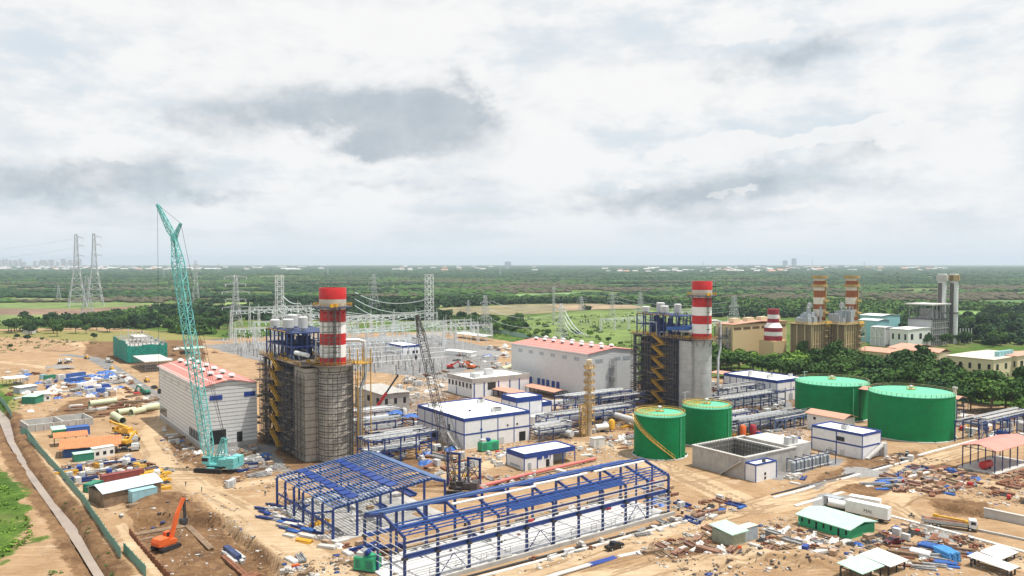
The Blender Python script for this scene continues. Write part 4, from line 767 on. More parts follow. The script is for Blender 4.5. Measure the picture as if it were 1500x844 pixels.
# ------------------------------------------------------------------ green tanks
def tank(label, px, py, r, h, stair=False, ladder=-.7, extra=0):
    p = P(px, py); t = thing('storage_tank', label, 'tank', p, 0, 'green storage tanks')
    MB().lathe(0, 0, [(r + .9, -.3), (r + .9, .25), (r, .25)], 64, False).build('foundation', CONCL, t)
    MB().cyl(0, 0, .2, h, r, n=72, cap=False).build('shell', GREEN, t, smooth=True)
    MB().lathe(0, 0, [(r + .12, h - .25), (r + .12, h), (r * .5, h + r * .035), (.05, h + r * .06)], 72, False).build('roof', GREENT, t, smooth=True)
    a0, a1 = (0, 2 * math.pi)
    rl = MB(); rail(rl, ringpts(0, 0, r - .15, h + .05, 48), 1.1, .1, 1.6); rl.build('roof_railing', YELP if r < 12 else mat('buff_railing', (.50, .40, .22), .6, var=.2), t)
    tp = MB(); tp.cbox(0, 0, h + r * .06 + .15, 2.6, 2.6, .2); rail(tp, [(-1.3, -1.3, h + r * .06 + .2), (1.3, -1.3, h + r * .06 + .2), (1.3, 1.3, h + r * .06 + .2), (-1.3, 1.3, h + r * .06 + .2), (-1.3, -1.3, h + r * .06 + .2)], 1.1, .1, 1.3); tp.build('hatch_platform', YELP, t)
    MB().lathe(0, 0, [(.3, h), (.3, h + 1.9), (.8, h + 2.0), (.8, h + 2.3), (.2, h + 2.6)], 12).build('breather_vent', LGREY, t)
    if r < 12:
        bm = MB()
        for k in range(9): a = .5 + k * .22; bm.bar((math.cos(a + 1.4) * 2, math.sin(a + 1.4) * 2, h + .9), (math.cos(a + 1.4) * (r - .3), math.sin(a + 1.4) * (r - .3), h + .5), .14)
        bm.tube(ringpts(0, 0, r - .9, h + .6, 40), .12, 5).build('foam_pipes', YELP, t)
    ca = math.pi * 1.5 + ladder; cx, cy = math.cos(ca) * (r + .25), math.sin(ca) * (r + .25)
    l = MB().tube([(cx, cy, .3), (cx, cy, h - .8)], .16, 6)
    for k in range(4): l.bar((cx * .985, cy * .985, 1 + k * (h - 3) / 3), (cx * 1.01, cy * 1.01, 1 + k * (h - 3) / 3), .4)
    l.build('level_gauge_pipe', GREENT, t)
    if extra: 
        l = MB(); q = math.pi * 1.5 + extra; tx, ty = -math.sin(q), math.cos(q)
        for s in (-.3, .3): l.bar((math.cos(q) * (r + .3) + tx * s, math.sin(q) * (r + .3) + ty * s, .3), (math.cos(q) * (r + .3) + tx * s, math.sin(q) * (r + .3) + ty * s, h + 1), .12)
        for k in range(int(h / .6)): l.bar((math.cos(q) * (r + .3) - tx * .3, math.sin(q) * (r + .3) - ty * .3, .5 + k * .6), (math.cos(q) * (r + .3) + tx * .3, math.sin(q) * (r + .3) + ty * .3, .5 + k * .6), .1)
        l.build('ladder', DSTEEL, t)
    nz = MB()
    for k in range(8): a = math.pi + k * .42; nz.cyl(math.cos(a) * (r + .3), math.sin(a) * (r + .3), .3, 1.0, .3, n=8)
    nz.build('nozzle', GREEN, t)
    if stair:
        s = MB(); q = 15; prev = None; a0, a1 = math.pi * 1.02, math.pi * 1.62
        for k in range(q + 1):
            a = a0 + (a1 - a0) * k / q; z = h - .3 - (h - 1) * k / q; c0 = (math.cos(a) * (r + .15), math.sin(a) * (r + .15), z); c1 = (math.cos(a) * (r + 1.1), math.sin(a) * (r + 1.1), z)
            s.bar(c0, c1, .5, .12)
            if prev:
                for i, c in ((0, c0), (1, c1)): s.bar(prev[i], c, .12, .3); s.bar(Vector(prev[i]) + Vector((0, 0, 1.1)), Vector(c) + Vector((0, 0, 1.1)), .1)
                s.bar(c1, Vector(c1) + Vector((0, 0, 1.1)), .1)
            prev = (c0, c1)
        s.build('spiral_stair', YELP, t)
    return t
tank('small green tank with yellow spiral stair on its side', 966, 665.5, 9.2, 15.2, True, .72)
tank('small green tank without stair half hidden by the concrete basin', 1035, 648, 9.4, 14.6, False, .75)
tank('large green tank with a dark ladder behind the white treatment building', 1218, 608, 15.9, 15.6, False, .2, .42)
tank('large green tank at the right with a white pipe near its right rim', 1333.5, 636, 16.0, 17.4, False, .85)

# ------------------------------------------------------------------ blue steel frames under construction
RS = rad(37.3)
p = P(488, 793); la = along(p, RS, 652); lb = along(p, RS + math.pi / 2, 406)
fs = thing('steel_frame_shed', 'blue steel shed frame with closely spaced roof purlins at the foot of the wrapped stack', 'building frame', p, RS)
e0, rg, e1 = 8.2, ht(p + Vector((math.cos(RS), math.sin(RS), 0)) * la * .87, 701.5), 9.6
xr = la * .87
def zr(x): return e0 + (rg - e0) * x / xr if x < xr else rg + (e1 - rg) * (x - xr) / (la - xr)
MB().box(-1, -1, -.4, la + 1, lb + 1, .1).build('floor_slab', CONC, fs)
for i in range(7):
    MB().bar((0, lb * i / 6, 0), (0, lb * i / 6, e0 - .2), .55).build('column', SBLUE, fs)
for i in range(1, 6):
    for y in (0, lb):
        x = la * i / 5; MB().bar((x, y, 0), (x, y, zr(x) - .2), .5).build('column', SBLUE, fs)
    if i in (2, 4): MB().bar((la * i / 5, lb / 2, 0), (la * i / 5, lb / 2, zr(la * i / 5) - .2), .45).build('column', SBLUE, fs)
b = MB()
for i in range(7):
    y = lb * i / 6; b.bar((0, y, e0), (xr, y, rg), .3, .6).bar((xr, y, rg), (la, y, e1), .3, .6)
b.build('rafter', SBLUE, fs)
b = MB(); n = 31
for i in range(n + 1):
    x = la * i / n; b.bar((x, -.8, zr(x) + .45), (x, lb + .8, zr(x) + .45), .3, .22)
b.build('purlin', SBLUE2, fs)
b = MB()
for i in range(6):
    y = lb * (i + .5) / 6
    for k in range(1, 5): b.bar((la * (k - 1) / 5, lb * i / 6, zr(la * (k - 1) / 5) + .1), (la * k / 5, lb * (i + 1) / 6, zr(la * k / 5) + .1), .12)
for i in range(3): b.bar((0, lb * i / 3, .3), (0, lb * (i + .5) / 3, 6), .14).bar((0, lb * (i + .5) / 3, 6), (0, lb * (i + 1) / 3, .3), .14)
for z in (3.6,): b.bar((0, 0, z), (0, lb, z), .4)
b.build('bracing', SBLUE, fs)
for f0, f1 in ((.17, .235), (.51, .585)):
    t = thing('roof_sheet_bundle', 'bright blue stack of roof sheets laid on the purlins of the shed frame', 'sheet bundle', p + Vector((0, 0, 0)), RS, 'sheet bundles on the shed frame')
    b = MB()
    for k in range(9):
        y0 = lb * (.04 + k * .105); x0 = la * f0 + R.uniform(-.5, .5); b.hexa([(x0, y0, zr(x0) + .62), (la * f1, y0, zr(la * f1) + .62), (la * f1, y0 + lb * .085, zr(la * f1) + .62), (x0, y0 + lb * .085, zr(x0) + .62), (x0, y0, zr(x0) + .85), (la * f1, y0, zr(la * f1) + .85), (la * f1, y0 + lb * .085, zr(la * f1) + .85), (x0, y0 + lb * .085, zr(x0) + .85)])
    b.build('sheets', mat('bright_blue_sheet', (.014, .045, .21), .4, var=.35, scale=1.5), t)
# long frame
pr = P(979, 754); L_ = -along(pr, RS, 593); W_ = along(pr, RS + math.pi / 2, 909)
p = pr - Vector((math.cos(RS), math.sin(RS), 0)) * L_
ls = thing('steel_frame_hall', 'long blue steel hall frame with open gable roof over a white concrete floor', 'building frame', p, RS)
EV, RG = 11.0, 13.4; nb = 10
MB().box(-1, -.8, -.5, L_ + 1, W_ + .8, .22).build('floor_slab', SLABM, ls)
MB().box(-1, -1.4, -.5, L_ + 1.2, -.8, 1.0).box(L_ * .3, -.8, .225, L_ * .34, -.3, 1.4).build('kerb_wall', CONC, ls)
for i in range(nb + 1):
    for y in (0, W_): 
        o = MB().bar((L_ * i / nb, y, .2), (L_ * i / nb, y, EV), .6, .45).build('column', SBLUE, ls)
        MB().cbox(L_ * i / nb, y, EV * .58, 1.1, 1.1, .5).cbox(L_ * i / nb, y, .5, 1, 1, .5).build('bracket', DSTEEL, o)
    if i in (0, nb):
        for f in (.33, .66): MB().bar((L_ * i / nb, W_ * f, .2), (L_ * i / nb, W_ * f, EV + 1.6), .4).build('column', SBLUE, ls)
b = MB()
for i in range(nb + 1):
    x = L_ * i / nb; b.bar((x, 0, EV), (x, W_ / 2, RG), .35, .7).bar((x, W_ / 2, RG), (x, W_, EV), .35, .7)
b.build('rafter', SBLUE, ls)
b = MB()
for f in (0, .06, .12, .18, .25, .5, .56, .76, .82, .88, .94, 1.0):
    z = EV + (RG - EV) * (1 - abs(f - .5) * 2) + .45; b.bar((0, W_ * f, z), (L_, W_ * f, z), .24, .24)
for f in (.03, .09): z = EV + (RG - EV) * f * 2 + .45; b.bar((L_ * .35, W_ * f, z), (L_ * .8, W_ * f, z), .3)
b.build('purlin', mat('mid_blue_steel', (.022, .07, .26), .42, var=.3, grime=.15, gcol=(.3, .32, .36)), ls)
for i in range(nb):
    if i % 3 != 1:
        for f0, f1 in ((0, .24), (.76, 1)):
            z0 = EV + (RG - EV) * (1 - abs(f0 - .5) * 2) + .2; z1 = EV + (RG - EV) * (1 - abs(f1 - .5) * 2) + .2
            MB().bar((L_ * i / nb, W_ * f0, z0), (L_ * (i + 1) / nb, W_ * f1, z1), .14).bar((L_ * i / nb, W_ * f1, z1), (L_ * (i + 1) / nb, W_ * f0, z0), .14).build('roof_bracing', SBLUE, ls)
for i in (1, 4, 8):
    x0, x1 = L_ * i / nb, L_ * (i + 1) / nb; xm = (x0 + x1) / 2; MB().bar((x0, 0, .4), (xm, 0, 5), .16).bar((xm, 0, 5), (x1, 0, .4), .16).bar((x0, 0, 5), (x1, 0, 5), .2).build('wall_bracing', SBLUE, ls)
MB().bar((0, .45, 6.6), (L_, .45, 6.6), .45, .9).bar((0, W_ - .45, 6.6), (L_, W_ - .45, 6.6), .45, .9).bar((0, .45, 9.6), (L_, .45, 9.6), .25, .4).build('crane_girder', mat('girder_blue', (.016, .055, .25), .45, var=.25, grime=.1), ls)
b = MB()
for z in (1.6, 2.8, 4.0, 5.2, 7.6, 8.6, 9.5, 10.4): b.bar((0, -.42, z), (L_ * (1 if z < 7 else .97), -.42, z), .13)
for z in (2.5, 4, 5.5, 7, 8.4, 9.7, 10.6): b.bar((-.42, 0, z), (-.42, W_, z), .13).bar((L_ + .42, 0, z), (L_ + .42, W_, z), .13)
b.build('girt', mat('galvanised_girt', (.62, .64, .66), .4, .3, var=.1), ls)
b = MB()
for i in range(1, 12):
    x = L_ * i / 12; b.bar((x, 1.2, .2), (x, 1.2, 2.6), .09).bar((x + 1.6, 1.2, .2), (x + 1.6, 1.2, 2.6), .09).bar((x, 1.2, 2.5), (x + 1.6, 1.2, 2.5), .09).bar((x, 1.2, 1.4), (x + 1.6, 1.2, 1.4), .09)
b.build('handrail_frame', SCAFFL, ls)
for k, (f0, f1, y0, y1) in enumerate(((0, .48, .55, .62), (.0, .33, .93, 1.02), (.5, .72, .40, .43), (.75, .98, .40, .43), (.2, .5, .36, .39))):
    za = EV + (RG - EV) * (1 - abs(y0 - .5) * 2) + .62; zb = EV + (RG - EV) * (1 - abs(y1 - .5) * 2) + .62
    t = thing('roof_sheet_bundle', ('pale blue roof sheets stacked in a long strip near the hall frame ridge', 'pale blue grey roof sheets stacked along the far eave of the hall frame', 'narrow white roof sheet strip mid-way along the open hall roof', 'narrow white roof sheet strip at the gable nearest the tanks', 'narrow white roof sheet strip over the rear half of the hall frame')[k], 'sheet bundle', p, RS)
    MB().hexa([(L_ * f0, W_ * y0, za), (L_ * f1, W_ * y0, za), (L_ * f1, W_ * y1, zb), (L_ * f0, W_ * y1, zb), (L_ * f0, W_ * y0, za + .25), (L_ * f1, W_ * y0, za + .25), (L_ * f1, W_ * y1, zb + .25), (L_ * f0, W_ * y1, zb + .25)]).build('sheets', SBLUE2 if k < 2 else TARPW, t)
# ------------------------------------------------------------------ vegetation
def leafmat(name, lo, hi, sc_=.35):
    m = bpy.data.materials.new(name); m.use_nodes = True; nt = m.node_tree; n_ = nt.nodes; b = n_['Principled BSDF']; b.inputs['Roughness'].default_value = .8; b.inputs['Specular IOR Level'].default_value = .15
    t = n_.new('ShaderNodeTexCoord'); o = n_.new('ShaderNodeObjectInfo'); n = n_.new('ShaderNodeTexNoise'); n.inputs['Scale'].default_value = sc_; n.inputs['Detail'].default_value = 4
    ge = n_.new('ShaderNodeNewGeometry'); nt.links.new(t.outputs['Object'], n.inputs['Vector'])
    a = n_.new('ShaderNodeMath'); a.operation = 'MULTIPLY_ADD'; nt.links.new(o.outputs['Random'], a.inputs[0]); a.inputs[1].default_value = .75; nt.links.new(n.outputs[0], a.inputs[2])
    a2 = n_.new('ShaderNodeMath'); a2.operation = 'MULTIPLY_ADD'; nt.links.new(ge.outputs['Random Per Island'], a2.inputs[0]); a2.inputs[1].default_value = .3; nt.links.new(a.outputs[0], a2.inputs[2])
    r = n_.new('ShaderNodeMapRange'); r.inputs[1].default_value = .45; r.inputs[2].default_value = 1.55; nt.links.new(a2.outputs[0], r.inputs[0])
    x = n_.new('ShaderNodeMix'); x.data_type = 'RGBA'; nt.links.new(r.outputs[0], x.inputs[0]); x.inputs[6].default_value = (*lo, 1); x.inputs[7].default_value = (*hi, 1); nt.links.new(x.outputs[2], b.inputs['Base Color'])
    return m
LEAF_D = leafmat('dark_leaves', (.009, .032, .011), (.037, .085, .023)); LEAF_M = leafmat('mid_leaves', (.017, .054, .013), (.072, .145, .026)); LEAF_L = leafmat('bright_leaves', (.045, .11, .014), (.16, .27, .038))
LEAF_B = leafmat('brownish_scrub', (.045, .046, .03), (.105, .095, .055))
def mesh_np(name, V, Fq, m, smooth=False):
    k = Fq.shape[1]; me = bpy.data.meshes.new(name); me.vertices.add(len(V)); me.vertices.foreach_set('co', V.astype(np.float32).ravel())
    me.loops.add(Fq.size); me.loops.foreach_set('vertex_index', Fq.astype(np.int32).ravel()); me.polygons.add(len(Fq))
    me.polygons.foreach_set('loop_start', np.arange(0, Fq.size, k, dtype=np.int32)); me.polygons.foreach_set('loop_total', np.full(len(Fq), k, np.int32))
    if smooth: me.polygons.foreach_set('use_smooth', np.ones(len(Fq), bool))
    me.update(calc_edges=True); me.materials.append(m); return me
def cards(cent, rad_, n_per, size, seed, flat=.55, lob=1.0):
    """leaf cards spread in clumps; cent (k,3) rad_ (k,3)"""
    r = np.random.default_rng(seed); k = len(cent); n = k * n_per
    d = r.normal(size=(n, 3)); d /= np.linalg.norm(d, axis=1)[:, None]; rr = r.random(n) ** .38
    c = np.repeat(cent, n_per, 0) + d * rr[:, None] * np.repeat(rad_, n_per, 0)
    nrm = d * .8 + r.normal(size=(n, 3)) * .5 + np.array([0, 0, .35]); nrm /= np.linalg.norm(nrm, axis=1)[:, None]
    u = np.cross(nrm, r.normal(size=(n, 3))); u /= np.linalg.norm(u, axis=1)[:, None]; v = np.cross(nrm, u)
    s = (size * (.6 + .8 * r.random(n)))[:, None] * .5 if np.isscalar(size) else (np.repeat(size, n_per) * (.6 + .8 * r.random(n)))[:, None] * .5
    V = np.stack([c - u * s - v * s * .7, c + u * s - v * s * .55, c + u * s * .8 + v * s * .8, c - u * s * .9 + v * s * .6], 1).reshape(-1, 3)
    return V, np.arange(len(V)).reshape(-1, 4)
def tree_proto(name, label, m, h, cr, seed, lobes=14, n_per=95, size=.95, group=None, low=.1):
    r = random.Random(seed); t = thing(name, label, 'tree', (0, 0, 0), 0, group)
    b = MB(); b.lathe(0, 0, [(.3, -.3), (.22, h * .3), (.12, h * .62)], 7)
    cen = []; ra = []
    for i in range(lobes):
        a = i * 2.4 + r.uniform(-.4, .4); q = cr * r.uniform(.55, .85) * math.sqrt((i + .4) / lobes); z = h * (low + .22 + (1 - low - .36) * (1 - (q / cr) ** 2) * r.uniform(.55, 1.05))
        cen.append((math.cos(a) * q, math.sin(a) * q, z)); s = cr * r.uniform(.28, .62); ra.append((s, s, s * r.uniform(.7, .95)))
        if i % 2 == 0: b.bar((0, 0, h * .3), (math.cos(a) * q * .8, math.sin(a) * q * .8, z), .14)
    b.build('trunk', BARK, t)
    V, Fq = cards(np.array(cen), np.array(ra), n_per, size, seed)
    o = bpy.data.objects.new('crown', mesh_np('crown', V, Fq, m)); C.objects.link(o); o.parent = t; return t
def inside(x, y, pg): return float(sdist(np.array([x]), np.array([y]), pg)[0]) < 0
def plant(proto_list, pts, n, mind, smin, smax, label, group, seed, kind=None):
    r = random.Random(seed); pg = poly(pts); x0, y0 = pg.min(0); x1, y1 = pg.max(0); got = []; tries = 0
    while len(got) < n and tries < n * 60:
        tries += 1; x, y = r.uniform(x0, x1), r.uniform(y0, y1)
        if not inside(x, y, pg) or any((x - a) ** 2 + (y - b) ** 2 < mind ** 2 for a, b in got): continue
        got.append((x, y)); s = r.uniform(smin, smax)
        c = copy_tree(r.choice(proto_list), (x, y, gz(x, y) - .1), r.uniform(0, 6.28), label, group, (s * r.uniform(.9, 1.1), s * r.uniform(.9, 1.1), s))
        if kind: c.name = kind; c['category'] = kind
    return got
PT_ = []
for i, (m, h, cr) in enumerate(((LEAF_D, 13, 5.6), (LEAF_D, 11, 5.0), (LEAF_M, 12, 5.2), (LEAF_M, 10, 4.6), (LEAF_L, 9, 4.2), (LEAF_L, 11, 5.0), (LEAF_M, 15, 4.2), (LEAF_D, 14, 4.0))):
    t = tree_proto('broadleaf_tree', 'tree', m, h, cr, 40 + i); PT_.append(t)
plant(PT_[1:5] + PT_[6:7] + PT_[2:4], [(1160, 562), (1290, 588), (1400, 602), (1560, 624), (1560, 592), (1400, 568), (1290, 552), (1170, 538)], 92, 6.4, 1.1, 1.65, 'tall green tree in the dense belt behind the big green tanks', 'trees of the belt behind the tanks', 1)
plant(PT_[2:6], [(1040, 545), (1165, 560), (1185, 547), (1044, 533)], 24, 6.5, 1.15, 1.5, 'smaller bright green tree in the row in front of the beige hall', 'trees in front of the beige hall', 2)
plant(PT_[:4], [(-40, 494), (60, 494), (200, 489), (330, 484), (345, 478), (335, 470), (200, 470), (130, 473), (60, 480), (-40, 484)], 85, 6, .95, 1.45, 'rounded tree in the wood at the left edge of the site', 'trees of the left wood', 3)
plant(PT_[1:5], [(640, 474), (700, 472), (765, 474), (775, 492), (715, 492), (650, 481)], 42, 5.5, .95, 1.4, 'green tree in the grove beside the lattice pylon beyond the grey hall', 'trees of the middle grove', 4)
plant(PT_[3:6], [(745, 482), (790, 478), (880, 496), (945, 512), (940, 524), (850, 508), (780, 500)], 30, 5, .4, .75, 'low bright green bush tree behind the salmon hall roof', 'bush trees behind the grey hall', 5, 'bush')
plant(PT_[:4], [(1256, 505), (1330, 508), (1400, 510), (1470, 510), (1470, 500), (1400, 497), (1256, 494)], 24, 6.5, .9, 1.3, 'green tree in front of the grey twin-stack plant', 'trees in front of the twin-stack plant', 6)
plant(PT_[:3], [(1400, 500), (1520, 512), (1520, 470), (1440, 464), (1400, 474)], 30, 8, 1, 1.4, 'dark tree in the wood right of the grey twin stacks', 'trees right of the twin stacks', 7)
for x, y, s in ((25, 497, .5), (40, 500, .6), (138, 498, .55), (15, 512, .4), (36, 470, 1), (238, 465, 1.1), (62, 500, .35)):
    q = P(x, y); _c = copy_tree(PT_[int(x) % 3], q, x, 'lone round bush on the dry grass left of the netted building', 'lone bushes on the dry grass', s); _c.name = 'bush'; _c['category'] = 'bush'
for t in PT_:
    for ch in list(t.children): bpy.data.objects.remove(ch)
    bpy.data.objects.remove(t)
# far woodland: nobody could count it
SITEX = [site, poly([(630, 505), (660, 462), (950, 452), (1035, 452), (1040, 600)]), poly([(1030, 620), (1035, 466), (1255, 466), (1320, 500), (1560, 512), (1560, 640)]), poly([(300, 500), (340, 470), (660, 470), (660, 505)])]
def forest(name, m, r0, r1, sp, hmin, hmax, mode, keep, seed, classes):
    r = np.random.default_rng(seed); area = .40 * 2 * (r1 ** 2 - r0 ** 2) / 2 * 2; n = int(area / sp ** 2 / 2 * 1.15)
    rr = np.sqrt(r.random(n) * (r1 ** 2 - r0 ** 2) + r0 ** 2); th = (r.random(n) - .5) * 1.36; x, y = rr * np.sin(th), rr * np.cos(th)
    ok = np.ones(n, bool)
    for pg in FIELDS + SITEX: ok &= sdist(x, y, pg) > 3
    cls = vnoise(x + 2 * y * 0, y * 2.2, 420, 77, 5); den = vnoise(x, y * 1.6, 150, 78, 4)
    ok &= (cls >= classes[0]) & (cls < classes[1]) & (den > keep)
    x, y = x[ok], y[ok]; n = len(x); h = hmin + (hmax - hmin) * r.random(n); rad_ = sp * (.5 + .35 * r.random(n))
    if mode == 'cards':
        V, Fq = cards(np.stack([x, y, h * .55], 1), np.stack([rad_, rad_, h * .5], 1), 46, rad_ * .62, seed)
    else:
        g = (1 + 5 ** .5) / 2; B = np.array([(-1, g, 0), (1, g, 0), (-1, -g, 0), (1, -g, 0), (0, -1, g), (0, 1, g), (0, -1, -g), (0, 1, -g), (g, 0, -1), (g, 0, 1), (-g, 0, -1), (-g, 0, 1)]) / 1.9
        T = np.array([(0, 11, 5), (0, 5, 1), (0, 1, 7), (0, 7, 10), (0, 10, 11), (1, 5, 9), (5, 11, 4), (11, 10, 2), (10, 7, 6), (7, 1, 8), (3, 9, 4), (3, 4, 2), (3, 2, 6), (3, 6, 8), (3, 8, 9), (4, 9, 5), (2, 4, 11), (6, 2, 10), (8, 6, 7), (9, 8, 1)])
        V = B[None] * (.7 + .6 * r.random((n, 12, 1))) * np.stack([rad_, rad_, h * .62], 1)[:, None] + np.stack([x, y, h * .4], 1)[:, None]
        Fq = (T[None] + np.arange(n)[:, None, None] * 12).reshape(-1, 3); V = V.reshape(-1, 3)
    o = bpy.data.objects.new(name, mesh_np(name, V, Fq, m)); C.objects.link(o); stuff(o)
forest('woodland', LEAF_M, 640, 1500, 8.5, 4, 9, 'cards', .36, 1, (.0, .52)); forest('woodland', LEAF_D, 640, 1500, 8.5, 5, 10, 'cards', .34, 2, (.52, .9))
forest('woodland', LEAF_D, 1500, 4200, 14, 4, 9, 'ico', .38, 3, (.50, .9)); forest('woodland', LEAF_M, 1500, 4200, 14, 3.5, 8, 'ico', .40, 4, (.41, .50)); forest('scrub', LEAF_B, 1100, 3600, 12, 3, 6, 'ico', .38, 5, (0, .41))
forest('woodland', LEAF_D, 4200, 12500, 40, 6, 13, 'ico', .36, 6, (.0, .9))

# ------------------------------------------------------------------ pylons
def pylon(label, px, py, pyt, bw, tw, arms, one=False, group=None, wgt=1.0, m=GALV, straight=False):
    p = P(px, py); h = ht(p, pyt); t = thing('power_pylon', label, 'pylon', p, TH, group); ch = max(.25, h * .0062) * wgt; br = ch * .6
    b = MB(); n = 12
    if straight: b.lattice((0, 0, 0), (0, 0, h), bw, tw, 16, ch, br * .9)
    else: b.lattice((0, 0, 0), (0, 0, h * .55), bw, tw * 1.25, 7, ch, br).lattice((0, 0, h * .55), (0, 0, h), tw * 1.25, tw * .55, 9, ch * .8, br)
    b.build('tower', m, t)
    for z, l in arms:
        for s in ((1,) if one else (-1, 1)):
            a = MB(); z0 = h * z; e = (s * l, 0, z0)
            for y in (-.5, .5): a.bar((0, y * tw * .7, z0), e, br).bar((0, y * tw * .7, z0 + h * .028), e, br)
            for k in (.3, .6): a.bar((s * l * k, -tw * .3 * (1 - k), z0), (s * l * k, tw * .3 * (1 - k), z0), br).bar((s * l * k, 0, z0), (s * l * k, 0, z0 + h * .028 * (1 - k)), br)
            o = a.build('cross_arm', m, t); MB().lathe(s * l, 0, [(.12, z0 - h * .04), (.3, z0 - h * .038), (.3, z0), (.1, z0)], 6).build('insulator', LGALV, o)
    return t, h
A3 = ((.62, 9), (.76, 8), (.90, 6))
pylon('tall lattice tower with right-hand arms, the grey left one of the high pair', 113, 450, 343, 24, 5.5, ((.70, 11), (.84, 11), (.95, 11)), True, wgt=1.1)
pylon('tall lattice tower with right-hand arms, the reddish-tipped right one of the high pair', 139, 449, 342, 24, 5.5, ((.70, 11), (.84, 11), (.95, 11)), True, wgt=1.1)
pylon('short lattice pylon standing in trees between the high pair of towers', 128, 471, 404, 15, 5, ((.6, 6), (.8, 6)))
pylon('slim distant pylon right of the teal crane boom', 287, 444, 382, 11, 4, A3)
pylon('broad many-armed pylon left of the switchyard gantry', 346, 497, 403, 12, 4, ((.5, 12), (.62, 9), (.74, 12), (.86, 9), (.97, 10)))
pylon('straight twin-leg lattice mast over the switchyard left of the wrapped stack', 410, 492, 403, 6.2, 6.0, (), straight=True, wgt=1.1, m=LGALV)
pylon('faint pylon behind the switchyard right of the wrapped stack', 548, 457, 402, 14, 4.5, A3)
pylon('straight lattice mast beside the black boom tip', 629, 496, 402, 6.2, 5.6, (), straight=True, wgt=1.1, m=LGALV)
pylon('pylon at the grove left of the plain grey hall', 711, 499, 433, 11, 3.6, ((.52, 6), (.7, 6), (.85, 5)))
pylon('pylon directly behind the grey hall roof with cables running down to it', 822, 508, 445, 11, 3.6, ((.55, 7), (.7, 7), (.88, 6)), m=LGALV)
pylon('far pylon standing left of the second boiler across the green field', 897, 466, 428, 8, 3, A3)
pylon('far pylon just behind the drums of the second boiler', 938, 473, 428, 10, 4, ((.4, 9), (.6, 7), (.8, 5)))
pylon('stout pylon right of the bare stack behind the beige hall', 1075, 484, 434, 10, 5, ((.5, 7), (.72, 7)), wgt=1.3)
pylon('small far pylon on the brown field beyond the grey hall', 852, 456, 434, 8, 3, A3)
pylon('small far pylon left of the grove pylon', 686, 461, 440, 6, 2.4, ((.6, 4), (.8, 4)))
pylon('tiny pale pylon far beyond the left fields', 86, 438, 418, 8, 3, A3)
pylon('thin mast over the woods above the grey hall cables', 811, 472, 420, 2.2, 2.0, ((.95, 2),), straight=True)
for i, (x, y, yt) in enumerate(((320, 400, 386), (480, 402, 388), (1030, 395, 383), (1190, 392, 380), (1266, 396, 384), (733, 404, 390), (240, 408, 395))):
    pylon('thin far mast near the horizon', x, y, yt, 9, 6, (), straight=True, group='thin masts near the horizon', wgt=1.5)

# ------------------------------------------------------------------ switchyard
def gantry(label, px, py, pxe, n, h, ang=TH, group='switchyard gantries'):
    p = P(px, py); l = along(p, ang, pxe); t = thing('switchyard_gantry', label, 'gantry', p, ang, group)
    for i in range(n + 1):
        x = l * i / n; MB().lattice((x, 0, 0), (x, 0, h), 2.1, 1.3, 8, .2, .12, u=(1, 0, 0)).bar((x, 0, h), (x, 0, h + 5), .22).build('column', LGALV, t)
    for i in range(n):
        o = MB().lattice((l * i / n, 0, h - .6), (l * (i + 1) / n, 0, h - .6), 1.2, 1.2, 9, .17, .11).build('beam', LGALV, t)
        for k in (.2, .5, .8): x = l * (i + k) / n; MB().tube([(x, 0, h - 1), (x - .4, -.8, h - 2.6), (x, -2.6, h - 3.4)], .3, 5).build('insulator_string', WIRE, o)
    return p, l, h
gs = [gantry('tall galvanised gantry over the left edge of the switchyard', 339, 502, 456, 3, 28), gantry('tall galvanised gantry behind the wrapped boiler drums', 366, 491, 470, 3, 27)]
for k, (a, b, c, n, h) in enumerate(((448, 500, 560, 3, 17), (470, 492, 610, 4, 17), (510, 486, 640, 4, 16), (470, 512, 560, 2, 15), (545, 500, 650, 3, 14), (575, 495, 690, 3, 14), (500, 522, 600, 3, 11), (480, 505, 590, 4, 12), (540, 515, 650, 4, 11), (600, 508, 700, 3, 11), (660, 492, 700, 2, 12), (345, 515, 430, 3, 18), (372, 506, 440, 2, 20), (400, 498, 480, 3, 22), (640, 500, 720, 3, 13), (455, 508, 520, 2, 16), (880, 486, 940, 3, 13), (955, 484, 1040, 3, 18), (1040, 500, 1090, 2, 17))):
    gs.append(gantry('galvanised lattice gantry among the switchyard posts' if k < 16 else 'galvanised lattice gantry of the far switchyard right of the green field', a, b, c, n, h, group='switchyard gantries' if k < 16 else 'far switchyard gantries'))
def cable(pts, sag, r, n=10):
    out = []
    for a, b in zip(pts[:-1], pts[1:]):
        for k in range(n + 1):
            t = k / n; q = Vector(a).lerp(Vector(b), t); q.z -= sag * 4 * t * (1 - t); out.append(q)
    return out
def cond(a, b, sag, r, label='pale conductor strung between the switchyard gantries', group='switchyard conductors'):
    o = MB().tube(cable([a, b], sag, r), r, 5).build('conductor', WIRE); tag(o, label, 'power cable', group)
dirA = Vector((math.cos(TH), math.sin(TH), 0)); dirB = Vector((-math.sin(TH), math.cos(TH), 0))
for gi, gj in ((0, 1), (2, 3), (3, 4), (5, 2), (6, 7), (1, 3), (5, 6)):
    p0, l0, h0 = gs[gi]; p1, l1, h1 = gs[gj]
    for k in range(6): f = (k + .5) / 6; cond(p0 + dirA * l0 * f + Vector((0, 0, h0 - 2)), p1 + dirA * l1 * f + Vector((0, 0, h1 - 2)), 2.5, .2)
def top(px, py, z, dx=0): q = P(px, py); return q + Vector((dx, 0, z))
